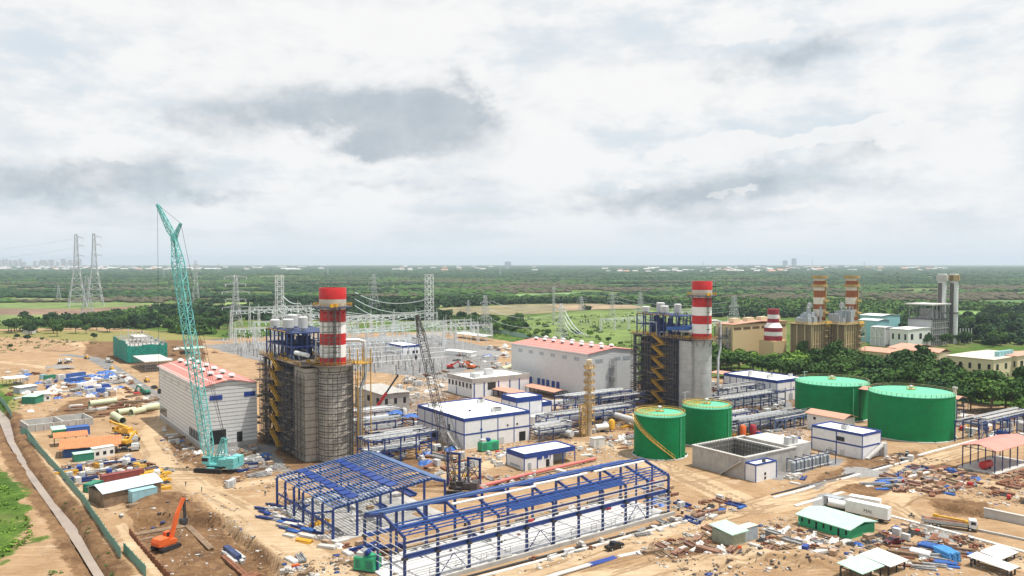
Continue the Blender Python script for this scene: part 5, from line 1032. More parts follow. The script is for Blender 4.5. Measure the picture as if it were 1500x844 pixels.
for k in range(3):
    cond(top(410, 492, 38 - k * 8, 3), top(440, 495, 32 - k * 5), 3, .45, 'thick pale jumper cable drooping from the twin-leg mast', 'jumper cables at the twin-leg mast')
    cond(top(440, 495, 32 - k * 5), top(462, 490, 18 - k * 3), 4, .35, 'thick pale jumper cable drooping from the twin-leg mast', 'jumper cables at the twin-leg mast')
    cond(top(629, 496, 36 - k * 10, -2), top(520, 470, 34 - k * 8), 8, .4, 'long pale line leaving the straight mast beside the black boom', 'lines from the straight mast')
    cond(top(822, 508, 30 - k * 5, 3), P(862 - k * 4, 545 - k * 3) + Vector((0, 0, 23)), 4, .3, 'pale cable running from the pylon down to the grey hall roof', 'cables down to the grey hall')
    cond(top(711, 499, 36 - k * 8, 4), top(822, 508, 36 - k * 8, -4), 6, .13, 'thin line between the two pylons behind the grey hall', 'lines between the pylons')
    cond(top(113, 450, 108 - k * 14, 10), P(-300, 440) + Vector((0, 0, 100 - k * 14)), 20, .16, 'thin line strung from the tall pair of towers', 'lines from the tall towers')
    cond(top(897, 466, 28 - k * 5), top(1075, 484, 30 - k * 5), 8, .13, 'thin line behind the second boiler', 'lines behind the second boiler')
# posts
def post_proto(name, label, cat, h, r, m, m2):
    t = thing(name, label, cat); MB().bar((0, 0, -.1), (0, 0, h * .55), .28).box(-.5, -.5, -.1, .5, .5, .3).build('support', m2, t)
    b = MB(); k = 7; pr_ = []
    for i in range(k): z = h * .55 + h * .45 * i / k; pr_ += [(r * .6, z), (r, z + h * .02), (r * .6, z + h * .045)]
    b.lathe(0, 0, pr_, 7).build('insulator', m, t); return t
pd = post_proto('post_insulator', 'brown post insulator on a steel leg standing on the grey switchyard gravel', 'insulator', 6.0, .36, INSUL, DSTEEL); pw = post_proto('post_insulator', 'pale post insulator on a steel leg standing on the grey switchyard gravel', 'insulator', 7.5, .36, LGALV, GALV)
o0 = P(535, 553); r9 = random.Random(5); first = {}
def putpost(p, dark, grp=None, lab=None):
    pr_ = pd if dark else pw
    copy_tree(pr_, p, TH, lab, grp or ('brown switchyard posts' if dark else 'pale switchyard posts'))
SWP = poly([(320, 508), (400, 503), (520, 496), (690, 492), (725, 510), (715, 520), (640, 552), (535, 556), (430, 530), (345, 522)])
cnt = 0
for i in range(-8, 20):
    for j in range(-3, 30):
        q = o0 + dirA * (i * 7.0) + dirB * (j * 8.0) + Vector((r9.uniform(-.6, .6), r9.uniform(-.6, .6), 0))
        if not inside(q.x, q.y, SWP) or cnt > 262 or inside(q.x, q.y, poly([(560, 524), (590, 528), (620, 520), (600, 508), (560, 512)])): continue
        if r9.random() < .22: continue
        putpost(q, (i + j // 2) % 3 == 0); cnt += 1
q0 = P(868, 482)
for i in range(34): putpost(q0 + dirA * (i * 3.4) * 1.2 + dirB * ((i % 3) * 14), i % 4 == 0, 'far switchyard posts', 'grey post in the far fenced switchyard beside the green field')
for t in (pd, pw):
    for ch in list(t.children): bpy.data.objects.remove(ch)
    bpy.data.objects.remove(t)
for k in range(7):
    q = o0 + dirB * (8 + k * 27) + dirA * (-8); l = 70 + (k % 3) * 15
    t = thing('busbar', 'long silver busbar tube across the switchyard posts', 'busbar', q, TH, 'switchyard busbars')
    MB().tube([(0, 0, 7.7), (l, 0, 7.7)], .16, 6).build('tube', LGALV, t)
    for i in range(6): MB().bar((l * i / 5, 0, 0), (l * i / 5, 0, 7.6), .22).build('support', GALV, t)
MP_ = None
for k in range(90):
    q = o0 + dirA * r9.uniform(-70, 150) + dirB * r9.uniform(-10, 240)
    if not inside(q.x, q.y, SWP): continue
    if MP_ is None:
        MP_ = thing('lightning_mast', 'thin pale lightning mast rising above the switchyard posts', 'mast', q, 0, 'switchyard lightning masts'); MB().cyl(0, 0, 0, 16, .26, .1, 6).build('mast', LGALV, MP_); MB().bar((-1.6, 0, 11), (1.6, 0, 11), .18).bar((-1.2, 0, 8), (1.2, 0, 8), .16).build('cross_arm', LGALV, MP_)
    else: copy_tree(MP_, q, TH, scale=(1, 1, r9.uniform(.7, 1.35)))
for k, (px, py) in enumerate(((470, 530), (500, 520), (560, 497), (620, 512), (650, 505), (520, 505))):
    t = thing('power_transformer', 'grey transformer with bushings on the switchyard gravel', 'transformer', P(px, py), TH, 'switchyard transformers')
    MB().box(-3, -2, 0, 3, 2, 3.6).build('tank', LGREY, t); MB().tube([(-2.4, 0, 5), (2.4, 0, 5)], .6, 8).build('conservator', LGREY, t)
    for i in range(3): MB().lathe(-1.6 + i * 1.6, 1, [(.25, 3.6), (.3, 4.5), (.1, 6.2)], 7).build('bushing', INSUL, t)
    MB().box(-3.6, -1.6, .6, -3.02, 1.6, 3).build('radiator', GALV, t)

# ------------------------------------------------------------------ older plants behind the trees
p, la, lb, h = setup(1073, 536, 1152, 1049, 476.5)
t = thing('beige_hall', 'beige ribbed turbine hall with salmon roof behind the tree row', 'hall', p, TH)
MB().box(0, 0, -.3, la, lb, h).build('wall', BEIGE, t); ro = MB().yprism([(-.6, h), (la / 2, h + 1.2), (la + .6, h), (la + .6, h + .5), (la / 2, h + 1.8), (-.6, h + .5)], -.6, lb + .6).build('roof', SALM, t)
for k in range(4): MB().box(la * (.1 + k * .25), lb * .3, h + 1, la * (.1 + k * .25) + 7, lb * .6, h + 4).build('roof_vent', BEIGE2, t)
each_box(t, 'louvre', mat('brown_louvre', (.10, .06, .03), .8), [(la * (.02 + k * .165), -.1, h - 3.4, la * (.15 + k * .165), .04, h - 1.8) for k in range(6)])
for x, y in ((-1.6, lb * .75), (-1.6, lb * .22)):
    b = MB()
    for k in range(14): b.box(x - 1.2, y - 1.4, 2 + k * (h - 4) / 14, x + 1.5, y + 1.4, 2.4 + k * (h - 4) / 14)
    for dx in (-1.2, 1.4):
        for dy in (-1.4, 1.4): b.bar((x + dx, y + dy, 0), (x + dx, y + dy, h - 1.6), .3)
    b.build('ladder_tower', SCAFFL, t)
q = P(1126, 536); k9 = 70 / 152
t = thing('bypass_stack', 'short dark red and white stack on a beige box beside the beige hall', 'stack', P(1132, 535), TH)
MB().box(-7, -6, -.3, 6, 6, 17).build('base_box', BEIGE, t); MB().box(6.02, -4, 8, 9, 2, 17).build('side_box', YEL, t)
zz_ = [(535 - y) * k9 for y in (498, 491, 485, 479, 472, 466, 460, 452)]
prev = 6.0
for i, (z0, z1) in enumerate(zip([17] + zz_[1:-1], zz_[1:])):
    r0, r1 = (6, 6) if i < 3 else ((6, 3.8) if i == 3 else (3.8, 3.8))
    MB().lathe(0, 0, [(r0, z0), (r1, z1)], 28, i == 6).build('stack_band', CRIM if i % 2 == 0 else WPAINT, t, smooth=True)
BUFF2 = mat('ochre_steel', (.44, .29, .11), .6, var=.25, grime=.3)
def old_hrsg(label, px, x0, x1):
    p = P(px, 536); t = thing('old_boiler', label, 'boiler', p, TH); Hb = 31
    MB().box(x0, -8, 0, x1, 8, Hb - 2).build('casing', BUFF, t)
    b = MB()
    for x in np.linspace(x0, x1, 7):
        b.box(x - .5, -8.9, 0, x + .3, -8.02, Hb - 1)
    for y in (-8, -3, 3, 8): b.box(x0 - .9, y - .35, 0, x0 - .02, y + .35, Hb - 1)
    for z in (8, 16, 24): b.box(x0, -8.7, z, x1, -8.1, z + .5)
    b.build('buckstay', mat('buff_light', (.50, .40, .23), .6, var=.2, grime=.3), t)
    MB().box(x0 - 2, -10, Hb - 2, x1 + 2, 9, Hb - 1.6).build('deck', BUFF, t)
    r = MB(); rail(r, [(x1 + 2, -10, Hb - 1.6), (x0 - 2, -10, Hb - 1.6), (x0 - 2, 9, Hb - 1.6)], 1.3, .2, 2); r.box(x1 - 3, -10.2, Hb - 4, x1 + 1.6, -9, Hb); r.build('deck_railing', YELP, t)
    s = MB()
    for k in range(7):
        z = k * 4.2; a, c = (x1 - 5, x1 + 1) if k % 2 else (x1 + 1, x1 - 5); s.bar((a, -10.5, z), (c, -10.5, z + 4.2), .5, .4); s.box(x1 - 6.2, -11.4, z + 4, x1 + 2, -9.2, z + 4.15)
    for x in (x1 - 6, x1 + 2): s.bar((x, -11, 0), (x, -11, Hb), .3)
    s.build('stair_tower', BUFF, t)
    rr = random.Random(px); e = MB()
    for k in range(9): x = rr.uniform(x0, x1 - 3); z = rr.uniform(2, 7); e.box(x, rr.uniform(-7, 0), Hb - 1.6, x + rr.uniform(1.5, 4), rr.uniform(1, 7), Hb + z)
    for k in range(5): x = rr.uniform(x0, x1); e.tube([(x, -4, Hb - 1.6), (x, -4, Hb + 9), (x + 4, -2, Hb + 9), (x + 4, 0, Hb)], .5, 6)
    e.build('roof_equipment', CGREY, t)
    MB().lathe(x1 - 3, 3, [(.7, Hb), (.7, Hb + 8), (1.6, Hb + 9), (1.6, Hb + 11), (.6, Hb + 12)], 12).build('silencer', LGREY, t, smooth=True)
    MB().cyl(0, 0, 0, Hb, 4.2, n=32, cap=False).build('lower_stack', mat('old_stack_concrete', (.47, .44, .39), .7, var=.12, grime=.3), t, smooth=True)
    zs = [Hb, 37.5, 43.5, 47.5, 51.8, 56, 58.5, 60.5][:0] or [30.0, 33.5, 38.4, 41.8, 46.3, 51, 54, 57.5, 60]
    for i in range(8): MB().cyl(0, 0, zs[i], zs[i + 1], 3.75, n=32, cap=i == 7).build('stack_band', (BRNRED if i % 2 == 0 else OLDWH), t, smooth=True)
    pf = MB()
    for z in (53.5, 59.2): pf.lathe(0, 0, [(3.8, z), (5.2, z), (5.2, z + 1.6), (5.0, z + 1.6), (5.0, z + .3), (3.8, z + .3)], 20, False)
    pf.bar((1.2, -4.0, Hb), (1.2, -4.0, 58), .6); pf.bar((-1, -4.2, Hb + 2), (-1, -4.2, 46), .3)
    for z in (36, 44): pf.cbox(1, -4.6, z, 4, 2, 1.2)
    pf.build('stack_platform', BUFF2, t)
    return t
old_hrsg('buff boiler with brown-banded stack, the one nearer the beige hall', 1199, -19, -3.2); old_hrsg('buff boiler with brown-banded stack at the right end of the pair', 1246, -19, -3.2)
t = thing('twin_stack_plant', 'weathered grey boiler house with two plain grey twin stacks', 'power plant', P(1377, 503), TH)
MB().box(-30, -8, 0, -5, 12, 22).build('boiler_house', LGREY, t); MB().box(-32, -9.5, 22, -3, 13, 22.5).build('deck', DSTEEL, t)
b = MB()
for i in range(9): b.box(-30 + i * 3, -8.8, 0, -29.3 + i * 3, -8.02, 22)
for k in range(4): b.box(-31, -9.2, 4 + k * 5, -4, -8.82, 4.6 + k * 5)
b.build('buckstay', SCAFFL, t); b = MB()
for i in range(5):
    for y in (-8, 12): b.bar((-28 + i * 6, y, 22.5), (-28 + i * 6, y, 34), .6)
for k in range(6): b.box(-27 + k * 4, -5, 22.5, -25 + k * 4, 6, 24 + (k * 7) % 8)
b.build('upper_frame', SCAFFL, t); MB().box(-33, -10, 34, -2, 14, 35).build('roof', CONCL, t)
for dx, dy in ((0, -1), (8.4, -6.8)):
    x, y = dx, dy
    o = MB().cyl(x, y, 0, 60, 3.4, n=24).build('stack', LGALV, t, smooth=True); MB().box(x - 4.2, y - 1.5, 0, x - 3, y + 1.5, 52).build('ladder_shaft', SCAFF, o); MB().lathe(x, y, [(3.5, 54), (4.6, 54), (4.6, 58.8), (3.5, 58.8)], 20, False).build('stack_platform', CONCL if dx == 0 else BUFF, o); MB().lathe(x, y, [(3.42, 26), (4.4, 26), (4.4, 27), (3.42, 27)], 20, False).build('mid_platform', SCAFF, o)
def shedbox(name, label, cat, px, py, pxr, pxl, pyt, wall, roofm, rise=1.0, win=0, wm_=GLASS, group=None, ridge='b', rz=TH, ov=.6):
    p, la, lb, h = setup(px, py, pxr, pxl, pyt, rz); p.z = gz(p.x, p.y); h -= p.z * 0
    t = thing(name, label, cat, p, rz, group); MB().box(0, 0, -.5, la, lb, h - .05).build('wall', wall, t)
    if ridge == 'b': MB().yprism([(-ov, h - .1), (la / 2, h + rise), (la + ov, h - .1), (la + ov, h + .12), (la / 2, h + rise + .2), (-ov, h + .12)], -ov, lb + ov).build('roof', roofm, t)
    elif ridge == 'a': MB().xprism([(-ov, h - .1), (lb / 2, h + rise), (lb + ov, h - .1), (lb + ov, h + .12), (lb / 2, h + rise + .2), (-ov, h + .12)], -ov, la + ov).build('roof', roofm, t)
    else: MB().xprism([(-ov, h - .04), (lb + ov, h + rise), (lb + ov, h + rise + .2), (-ov, h + .16)], -ov, la + ov).build('roof', roofm, t)
    for k in range(win):
        MB().box(la * (k + .3) / win, -.06, h * .45, la * (k + .6) / win, .03, h * .75).build('window', wm_, t); MB().box(-.06, lb * (k + .3) / win, h * .45, .03, lb * (k + .6) / win, h * .75).build('window', wm_, t)
    return t, la, lb, h
shedbox('factory_building', 'white flat building in front of the grey twin-stack plant', 'factory', 1330, 511, 1367, 1303, 483, PWHITE, WROOF, .3, 3)
shedbox('factory_building', 'pale teal factory hall left of the twin-stack plant, frontmost', 'factory', 1285, 503, 1302, 1258, 470, FTEAL, PWHITE, 1, 0)
shedbox('factory_building', 'pale teal factory hall farther behind the frontmost teal hall', 'factory', 1290, 492, 1318, 1259, 463, FTEAL, PWHITE, 1, 0)
ft, la, lb, h = shedbox('cooling_unit', 'open framed white cooling unit between the teal halls and the white building', 'cooling unit', 1296, 508, 1308, 1276, 480, LGREY, PWHITE, .3, 0)
b = MB()
for i in range(4): b.bar((-.2, lb * i / 3, 0), (-.2, lb * i / 3, h), .7).bar((-.2, lb * i / 3, h * .5), (-.2, lb * min(i + 1, 3) / 3, h), .5)
b.bar((-.2, 0, h * .5), (-.2, lb, h * .5), .6); b.build('frame', PWHITE, ft)
for k, (a, bb_, c, d, e, lab) in enumerate(((1318, 541, 1340, 1257, 519, 'long salmon roofed hall seen over the tree belt, left of the cream block'), (1375, 541, 1392, 1314, 517, 'salmon roofed hall directly left of the cream block'), (1330, 528, 1372, 1300, 512, 'salmon roofed rear hall between the tree belt and the twin stacks'))):
    shedbox('salmon_roof_hall', lab, 'hall', a, bb_, c, d, e, BEIGE2, SALM, 2.0, 0)
ct, la, lb, h = shedbox('cream_block', 'cream flat-roofed block with rooftop coolers behind the tree belt at right', 'building', 1455, 556, 1515, 1386, 527, BEIGE2, mat('pale_flat_roof', (.58, .50, .42), .8, var=.1, grime=.3), .2, 5)
for k in range(5): MB().box(la * .3 + k * 4, lb * .15, h + .3, la * .3 + k * 4 + 3, lb * .25, h + 3.4).build('cooler', FTEAL, ct)
shedbox('cream_block', 'small cream rooftop-level block right of the large cream block', 'building', 1490, 552, 1530, 1462, 522, BEIGE2, SALM, .5, 3)
for k in range(6): 
    t = thing('flag_pole', 'thin white pole beside the grey twin stacks', 'pole', P(1402 + k * 4.2, 503), 0, 'white poles by the twin stacks'); MB().cyl(0, 0, 0, 13, .35, .25, n=7).build('pole', PWHITE, t)
# ------------------------------------------------------------------ far towns and skyline
r8 = random.Random(12)
def block(name, label, cat, w_, d_, h_, wall, roofm, group, flat=False):
    t = thing(name, label, cat, (0, 0, 0), 0, group); MB().box(-w_ / 2, -d_ / 2, -.5, w_ / 2, d_ / 2, h_).build('wall', wall, t)
    if flat: MB().box(-w_ / 2 - .3, -d_ / 2 - .3, h_ + .01, w_ / 2 + .3, d_ / 2 + .3, h_ + 1.5).box(-w_ / 6, -d_ / 6, h_ + 1.5, w_ / 6, d_ / 6, h_ + 6).build('roof', roofm, t)
    else: MB().xprism([(-d_ / 2 - 1, h_), (0, h_ + d_ * .22), (d_ / 2 + 1, h_)], -w_ / 2 - 1, w_ / 2 + 1).build('roof', roofm, t)
    return t
hp = [block('town_house', 'small pale house of the far town below the horizon', 'house', 30, 20, 9, LGREY, CONCL, 'pale houses of the far town'), block('town_house', 'small red-roofed house of the far town below the horizon', 'house', 30, 20, 10, BEIGE2, SALM, 'red-roofed houses of the far town'), block('warehouse', 'long white warehouse of the far town below the horizon', 'warehouse', 75, 26, 6, LGREY, LGREY, 'long white warehouses of the far town')]
used = [0, 0, 0]
def town(n, x0, x1, y0, y1, wts):
    for _ in range(n):
        k = r8.choices((0, 1, 2), wts)[0]; q = P(r8.uniform(x0, x1), r8.uniform(y0, y1)); s = r8.uniform(.8, 1.7)
        if not used[k]: hp[k].location = q; hp[k].rotation_euler.z = r8.uniform(-.5, .5); used[k] = 1
        else: copy_tree(hp[k], q, r8.uniform(-.5, .5), scale=s)
town(130, 0, 300, 390.5, 397, (6, 2, 1)); town(35, 300, 480, 390, 396.5, (6, 1, 1.5)); town(25, 560, 790, 391, 399, (6, 1, .6)); town(60, 880, 1180, 393, 400, (7, 1, .5)); town(45, 1150, 1420, 391, 398, (6, 2, .5)); town(14, 1260, 1300, 458, 470, (3, 0, 0)) if False else None
tp = block('tower_block', 'hazy tower block of the far city skyline at the left', 'tower block', 55, 30, 100, LGREY, LGREY, 'tower blocks of the far skyline', True); f_ = True
for k in range(34):
    q = P(r8.choice((r8.uniform(-10, 30), r8.uniform(28, 80), r8.uniform(84, 118))), 388.6) ; q = q * (13500 / q.length) if q.length > 13500 else q; q.z = 0; s = r8.uniform(.45, 1.15)
    if f_: tp.location = q; f_ = False
    else: copy_tree(tp, q, 0, scale=(r8.uniform(.5, 1.4), 1, s))
for k, (px, s, lab) in enumerate(((1150, 1.0, 'shorter dark tower of the pair on the horizon above the old boilers'), (1163, 1.35, 'taller dark tower of the pair on the horizon above the old boilers'), (744, .8, 'broad pale tower block on the horizon left of the grey hall pylon'))):
    t = block('tower_block', lab, 'tower block', 62 if k < 2 else 100, 40, 92 * s, CGREY, CGREY, None, True); q = P(px, 389); t.location = (q.x * 12500 / q.y, 12500, 0)
for px in (1085, 1100, 1118, 1220, 1232): copy_tree(t, Vector(((px - 750) / F * 12500, 12500, 0)), 0, 'low hazy block on the horizon near the pair of dark towers', 'low hazy blocks on the horizon', (.9, 1, .35))
# ------------------------------------------------------------------ site machinery and clutter
def base2(a, b):
    """origin, heading and length of a ground line between two surveyed spots"""
    p, q = P(*a), P(*b); d = q - p; p.z = min(gz(p.x, p.y), .6); return p, math.atan2(d.y, d.x), d.length
def crawler(t, m, mt, L1=8.5, W1=7.5, th=1.5):
    for s in (-1, 1):
        y = s * W1 / 2; b = MB(); pr_ = []
        for k in range(9): a = math.pi / 2 + math.pi * k / 8; pr_.append((-L1 / 2 + math.cos(a) * th / 2, th / 2 + math.sin(a) * th / 2))
        for k in range(9): a = -math.pi / 2 + math.pi * k / 8; pr_.append((L1 / 2 + math.cos(a) * th / 2, th / 2 + math.sin(a) * th / 2))
        o = b.yprism(pr_, y - .6, y + .6).build('track', mt, t); MB().box(-L1 / 2, y - .45, th * .3, L1 / 2, y - .62, th * .7).build('track_frame', DSTEEL, o)
    MB().box(-1.4, -W1 / 2, .6, 1.4, W1 / 2, 1.4).build('undercarriage', m, t)
def lattice_crane(label, base, heading, m, tilt_h, boom_h, jib, w_, bt=BLACK, luff=True, body=None, ch_=.28):
    """heading: direction the boom leans to"""
    t = thing('crawler_crane', label, 'crane', base, heading); crawler(t, m, bt)
    o = MB().box(-7.5, -1.9, 1.9, 2.2, 1.9, 2.5).box(-2, -1.9, 2.5, 2.2, -.7, 4.4).box(-5.5, -1.8, 2.5, -2.4, 1.8, 4.3).build('upperworks', body or m, t)
    MB().box(.6, .8, 2.5, 3.2, 2.2, 4.8).build('cab', m, t); MB().box(1.0, .75, 3.4, 3.26, 2.25, 4.6).build('cab_glass', GLASS, t)
    cwt = MB()
    for k in range(3): cwt.box(-9, -3.2, 1.6 + k * 1.2, -6.2, -.3, 2.7 + k * 1.2).box(-9, .3, 1.6 + k * 1.2, -6.2, 3.2, 2.7 + k * 1.2)
    cwt.box(-9, -.29, 1.6, -6.2, .29, 2.7)
    cwt.build('counterweight', body or m, t)
    A = Vector((1.6, 0, 2.6)); B = Vector((tilt_h, 0, boom_h)); d = (B - A).normalized(); u = (0, 1, 0)
    bo = MB().lattice(A, A + d * 6, 1.0, w_, 3, .30, .16, u).lattice(A + d * 6, B - d * 8, w_, w_, max(10, int(boom_h / 3.0)), ch_, ch_ * .56, u).lattice(B - d * 8, B, w_, 1.2, 4, .28, .16, u).build('boom', m, t)
    MB().cbox(B.x, 0, B.z, 1.6, 1.8, 2.0).build('boom_head', m, bo)
    Mt = Vector((-4, 0, 11)); ma = MB().lattice((-1.2, 0, 2.6), Mt, 2.2, 1.4, 4, .26, .14, u).bar((-5.2, -.8, 3), Mt, .3).bar((-5.2, .8, 3), Mt, .3).build('mast', m, t)
    w = MB().bar(Mt + Vector((0, .6, 0)), B + Vector((0, .5, -1)), .09).bar(Mt + Vector((0, -.6, 0)), B + Vector((0, -.5, -1)), .09)
    if luff:
        T = B + Vector(jib); dj = (T - B).normalized(); MB().lattice(B, B + dj * 3, .8, 1.6, 2, .22, .12, u).lattice(B + dj * 3, T, 1.6, .7, 8, .22, .12, u).build('jib', m, t)
        S1 = B + Vector((-2.6, 0, 5.0)); MB().lattice(B, S1, 1.2, .5, 3, .22, .13, u).build('jib_strut', m, t)
        w.bar(S1, T, .08).bar(S1, Mt, .08).bar(T, (T.x + .3, 0, T.z * .3), .07); hk = Vector((T.x + .3, 0, T.z * .3))
    else: hk = Vector((B.x + .8, 0, B.z * .78)); w.bar(B, hk, .1)
    w.build('pendant_rope', DSTEEL, t); MB().cbox(hk.x, 0, hk.z - .8, .9, .6, 1.7).build('hook_block', DSTEEL, t)
    return t
lattice_crane('tall teal crawler crane with luffing jib standing in front of the ribbed turbine hall', P(314, 689), rad(168), TEAL, 14, 78, (6.2, 0, 11.5), 2.9)
lattice_crane('crawler crane with a long black lattice boom behind the two blue frame buildings', P(671, 721), rad(172), CRBLK, 17.8, 76, (3, 0, 3), 3.0, luff=False, ch_=.2).scale = (.7, .7, .7)
def wheels(t, xs, w_, r, m=BLACK, hub=LGREY):
    for x in xs:
        for s in (-1, 1):
            o = MB().tube([(x, s * (w_ / 2 - .32), r), (x, s * w_ / 2, r)], r, 14).build('wheel', m, t, smooth=True); MB().tube([(x, s * (w_ / 2 - .1), r), (x, s * (w_ / 2 + .03), r)], r * .55, 10).build('rim', hub, o)
def mobile_crane(label, base, hd, m, length, elev, m2):
    t = thing('mobile_crane', label, 'crane', base, hd); wheels(t, (-4, -2.6, 2.2, 3.6), 2.7, .65)
    MB().box(-5.5, -1.3, .9, 5.5, 1.3, 1.7).build('chassis', m, t); MB().box(3.6, -1.25, 1.7, 5.6, 1.25, 2.9).build('cab', m, t); MB().box(4.2, -1.28, 2.1, 5.64, 1.28, 2.7).build('windscreen', GLASS, t)
    MB().box(-4.5, -1.2, 1.7, -.5, 1.2, 3.2).build('upperworks', m, t)
    A = Vector((-2.5, 0, 3)); d = Vector((math.cos(elev), 0, math.sin(elev)))
    MB().bar(A, A + d * length * .52, 1.1, 1.2).build('boom', m, t); MB().bar(A + d * length * .5, A + d * length, .7, .75).cbox(*(A + d * length), .9, .8, 1.2).build('boom_extension', m2, t)
    q = A + d * length; MB().bar(q, (q.x + .1, 0, q.z * .5), .08).build('hoist_rope', DSTEEL, t)
    return t
mobile_crane('red telescopic mobile crane with dark boom tip beside the pipe racks', P(556, 612), rad(10), REDP, 19, rad(56), DSTEEL)
mobile_crane('yellow mobile crane with lowered boom among the sheds by the canal', P(181, 637), rad(150), YEL, 11, rad(8), YEL)
def excavator(label, base, hd, m, s=1.0, tall=False):
    t = thing('excavator', label, 'excavator', base, hd); t.scale = (s, s, s); crawler(t, m, BLACK, 3.6, 2.6, .9)
    MB().yprism([(-2.4, 1.1), (1.6, 1.1), (1.6, 1.9), (.2, 2.1), (-.2, 2.6), (-2.2, 2.5), (-2.5, 1.8)], -1.35, 1.35).build('body', m, t)
    MB().box(.2, .3, 1.9, 1.7, 1.3, 3.2).build('cab', m, t); MB().box(.35, .26, 2.3, 1.74, 1.34, 3.05).build('cab_glass', GLASS, t)
    e = (3.0, 9.6) if tall else (4.2, 4.6)
    MB().bar((1.0, -.3, 2.0), (1 + e[0] * .45, -.3, 2 + (e[1] - 2) * .58), .55, .8).bar((1 + e[0] * .45, -.3, 2 + (e[1] - 2) * .58), (1 + e[0], -.3, e[1]), .5, .7).build('boom', m, t)
    B = Vector((1 + e[0], -.3, e[1])); q = B + (Vector((.3, 0, -4.6)) if tall else Vector((1.4, 0, -3.0))); st = MB().bar(B, q, .4, .5).build('stick', m if not tall else DSTEEL, t)
    MB().yprism([(q.x - .9, q.z + .2), (q.x + .3, q.z + .2), (q.x + .2, q.z - .9), (q.x - .5, q.z - 1.2), (q.x - 1.1, q.z - .5)], -.9, .3).build('bucket', DSTEEL, t)
    MB().bar((1.2, -.3, 1.6), (1 + e[0] * .42, -.3, 2 + (e[1] - 2) * .5), .16).build('ram', LGALV, t)
    return t
excavator('orange long boom excavator standing at the edge of the sheet piled pit', G(243, 787), rad(58), ORANGE, 1.25, True)
excavator('green excavator beside the asphalt road left of the ribbed hall', G(212, 578), rad(160), CGREEN)
excavator('yellow excavator parked by the sheds next to the dump truck', G(186, 653), rad(80), YEL)
excavator('small orange excavator on sand left of the grey hall', G(690, 545), rad(150), ORANGE)
excavator('small red excavator by the rubble field beyond the black boom', G(660, 540), rad(20), REDP)
def pickup(label, base, hd, m, bed=None):
    t = thing('pickup_truck', label, 'pickup truck', base, hd); wheels(t, (-1.65, 1.6), 1.85, .38)
    MB().yprism([(-2.65, .45), (2.5, .45), (2.6, .8), (2.45, 1.05), (1.3, 1.12), (.55, 1.75), (-.75, 1.78), (-1.0, 1.15), (-2.65, 1.12)], -.9, .9).build('body', m, t)
    MB().yprism([(1.16, 1.15), (.53, 1.68), (.3, 1.68), (.3, 1.15)], -.92, .92).yprism([(.2, 1.15), (.2, 1.68), (-.68, 1.7), (-.86, 1.17)], -.92, .92).build('window', GLASS, t); MB().hexa([(1.25, -.75, 1.16), (1.25, .75, 1.16), (1.22, .75, 1.14), (1.22, -.75, 1.14), (.6, -.7, 1.74), (.6, .7, 1.74), (.57, .7, 1.72), (.57, -.7, 1.72)]).build('windscreen', GLASS, t)
    MB().box(-2.55, -.72, 1.05, -1.05, .72, 1.135).build('load_bed', bed or BLACK, t)
    for s in (-.65, .65): MB().box(2.5, s - .18, .72, 2.62, s + .18, .92).build('headlight', LGREY, t)
    MB().box(2.5, -.9, .42, 2.7, .9, .62).build('bumper', DSTEEL, t)
    return t
pickup('black pickup truck driving on the sand road in front of the hall frame', G(900, 804.5, .05), RS + .02, CARBLK)
pickup('maroon pickup truck parked between the green office and the sheet canopies', G(1309, 797, .05), rad(-160), CARMAR)
for lab, x, y, a in (('dark car parked beside the asphalt road near the ribbed hall', 226, 569, 2.4), ('dark parked pickup between the caravan and the dump truck', 182, 662, .2), ('black pickup near the salmon shelter at right of the tanks', 1420, 617, .3), ('dark pickup beside the red container under the second boiler', 900, 586, 1.0)): pickup(lab, G(x, y, .05), a, CARBLK)
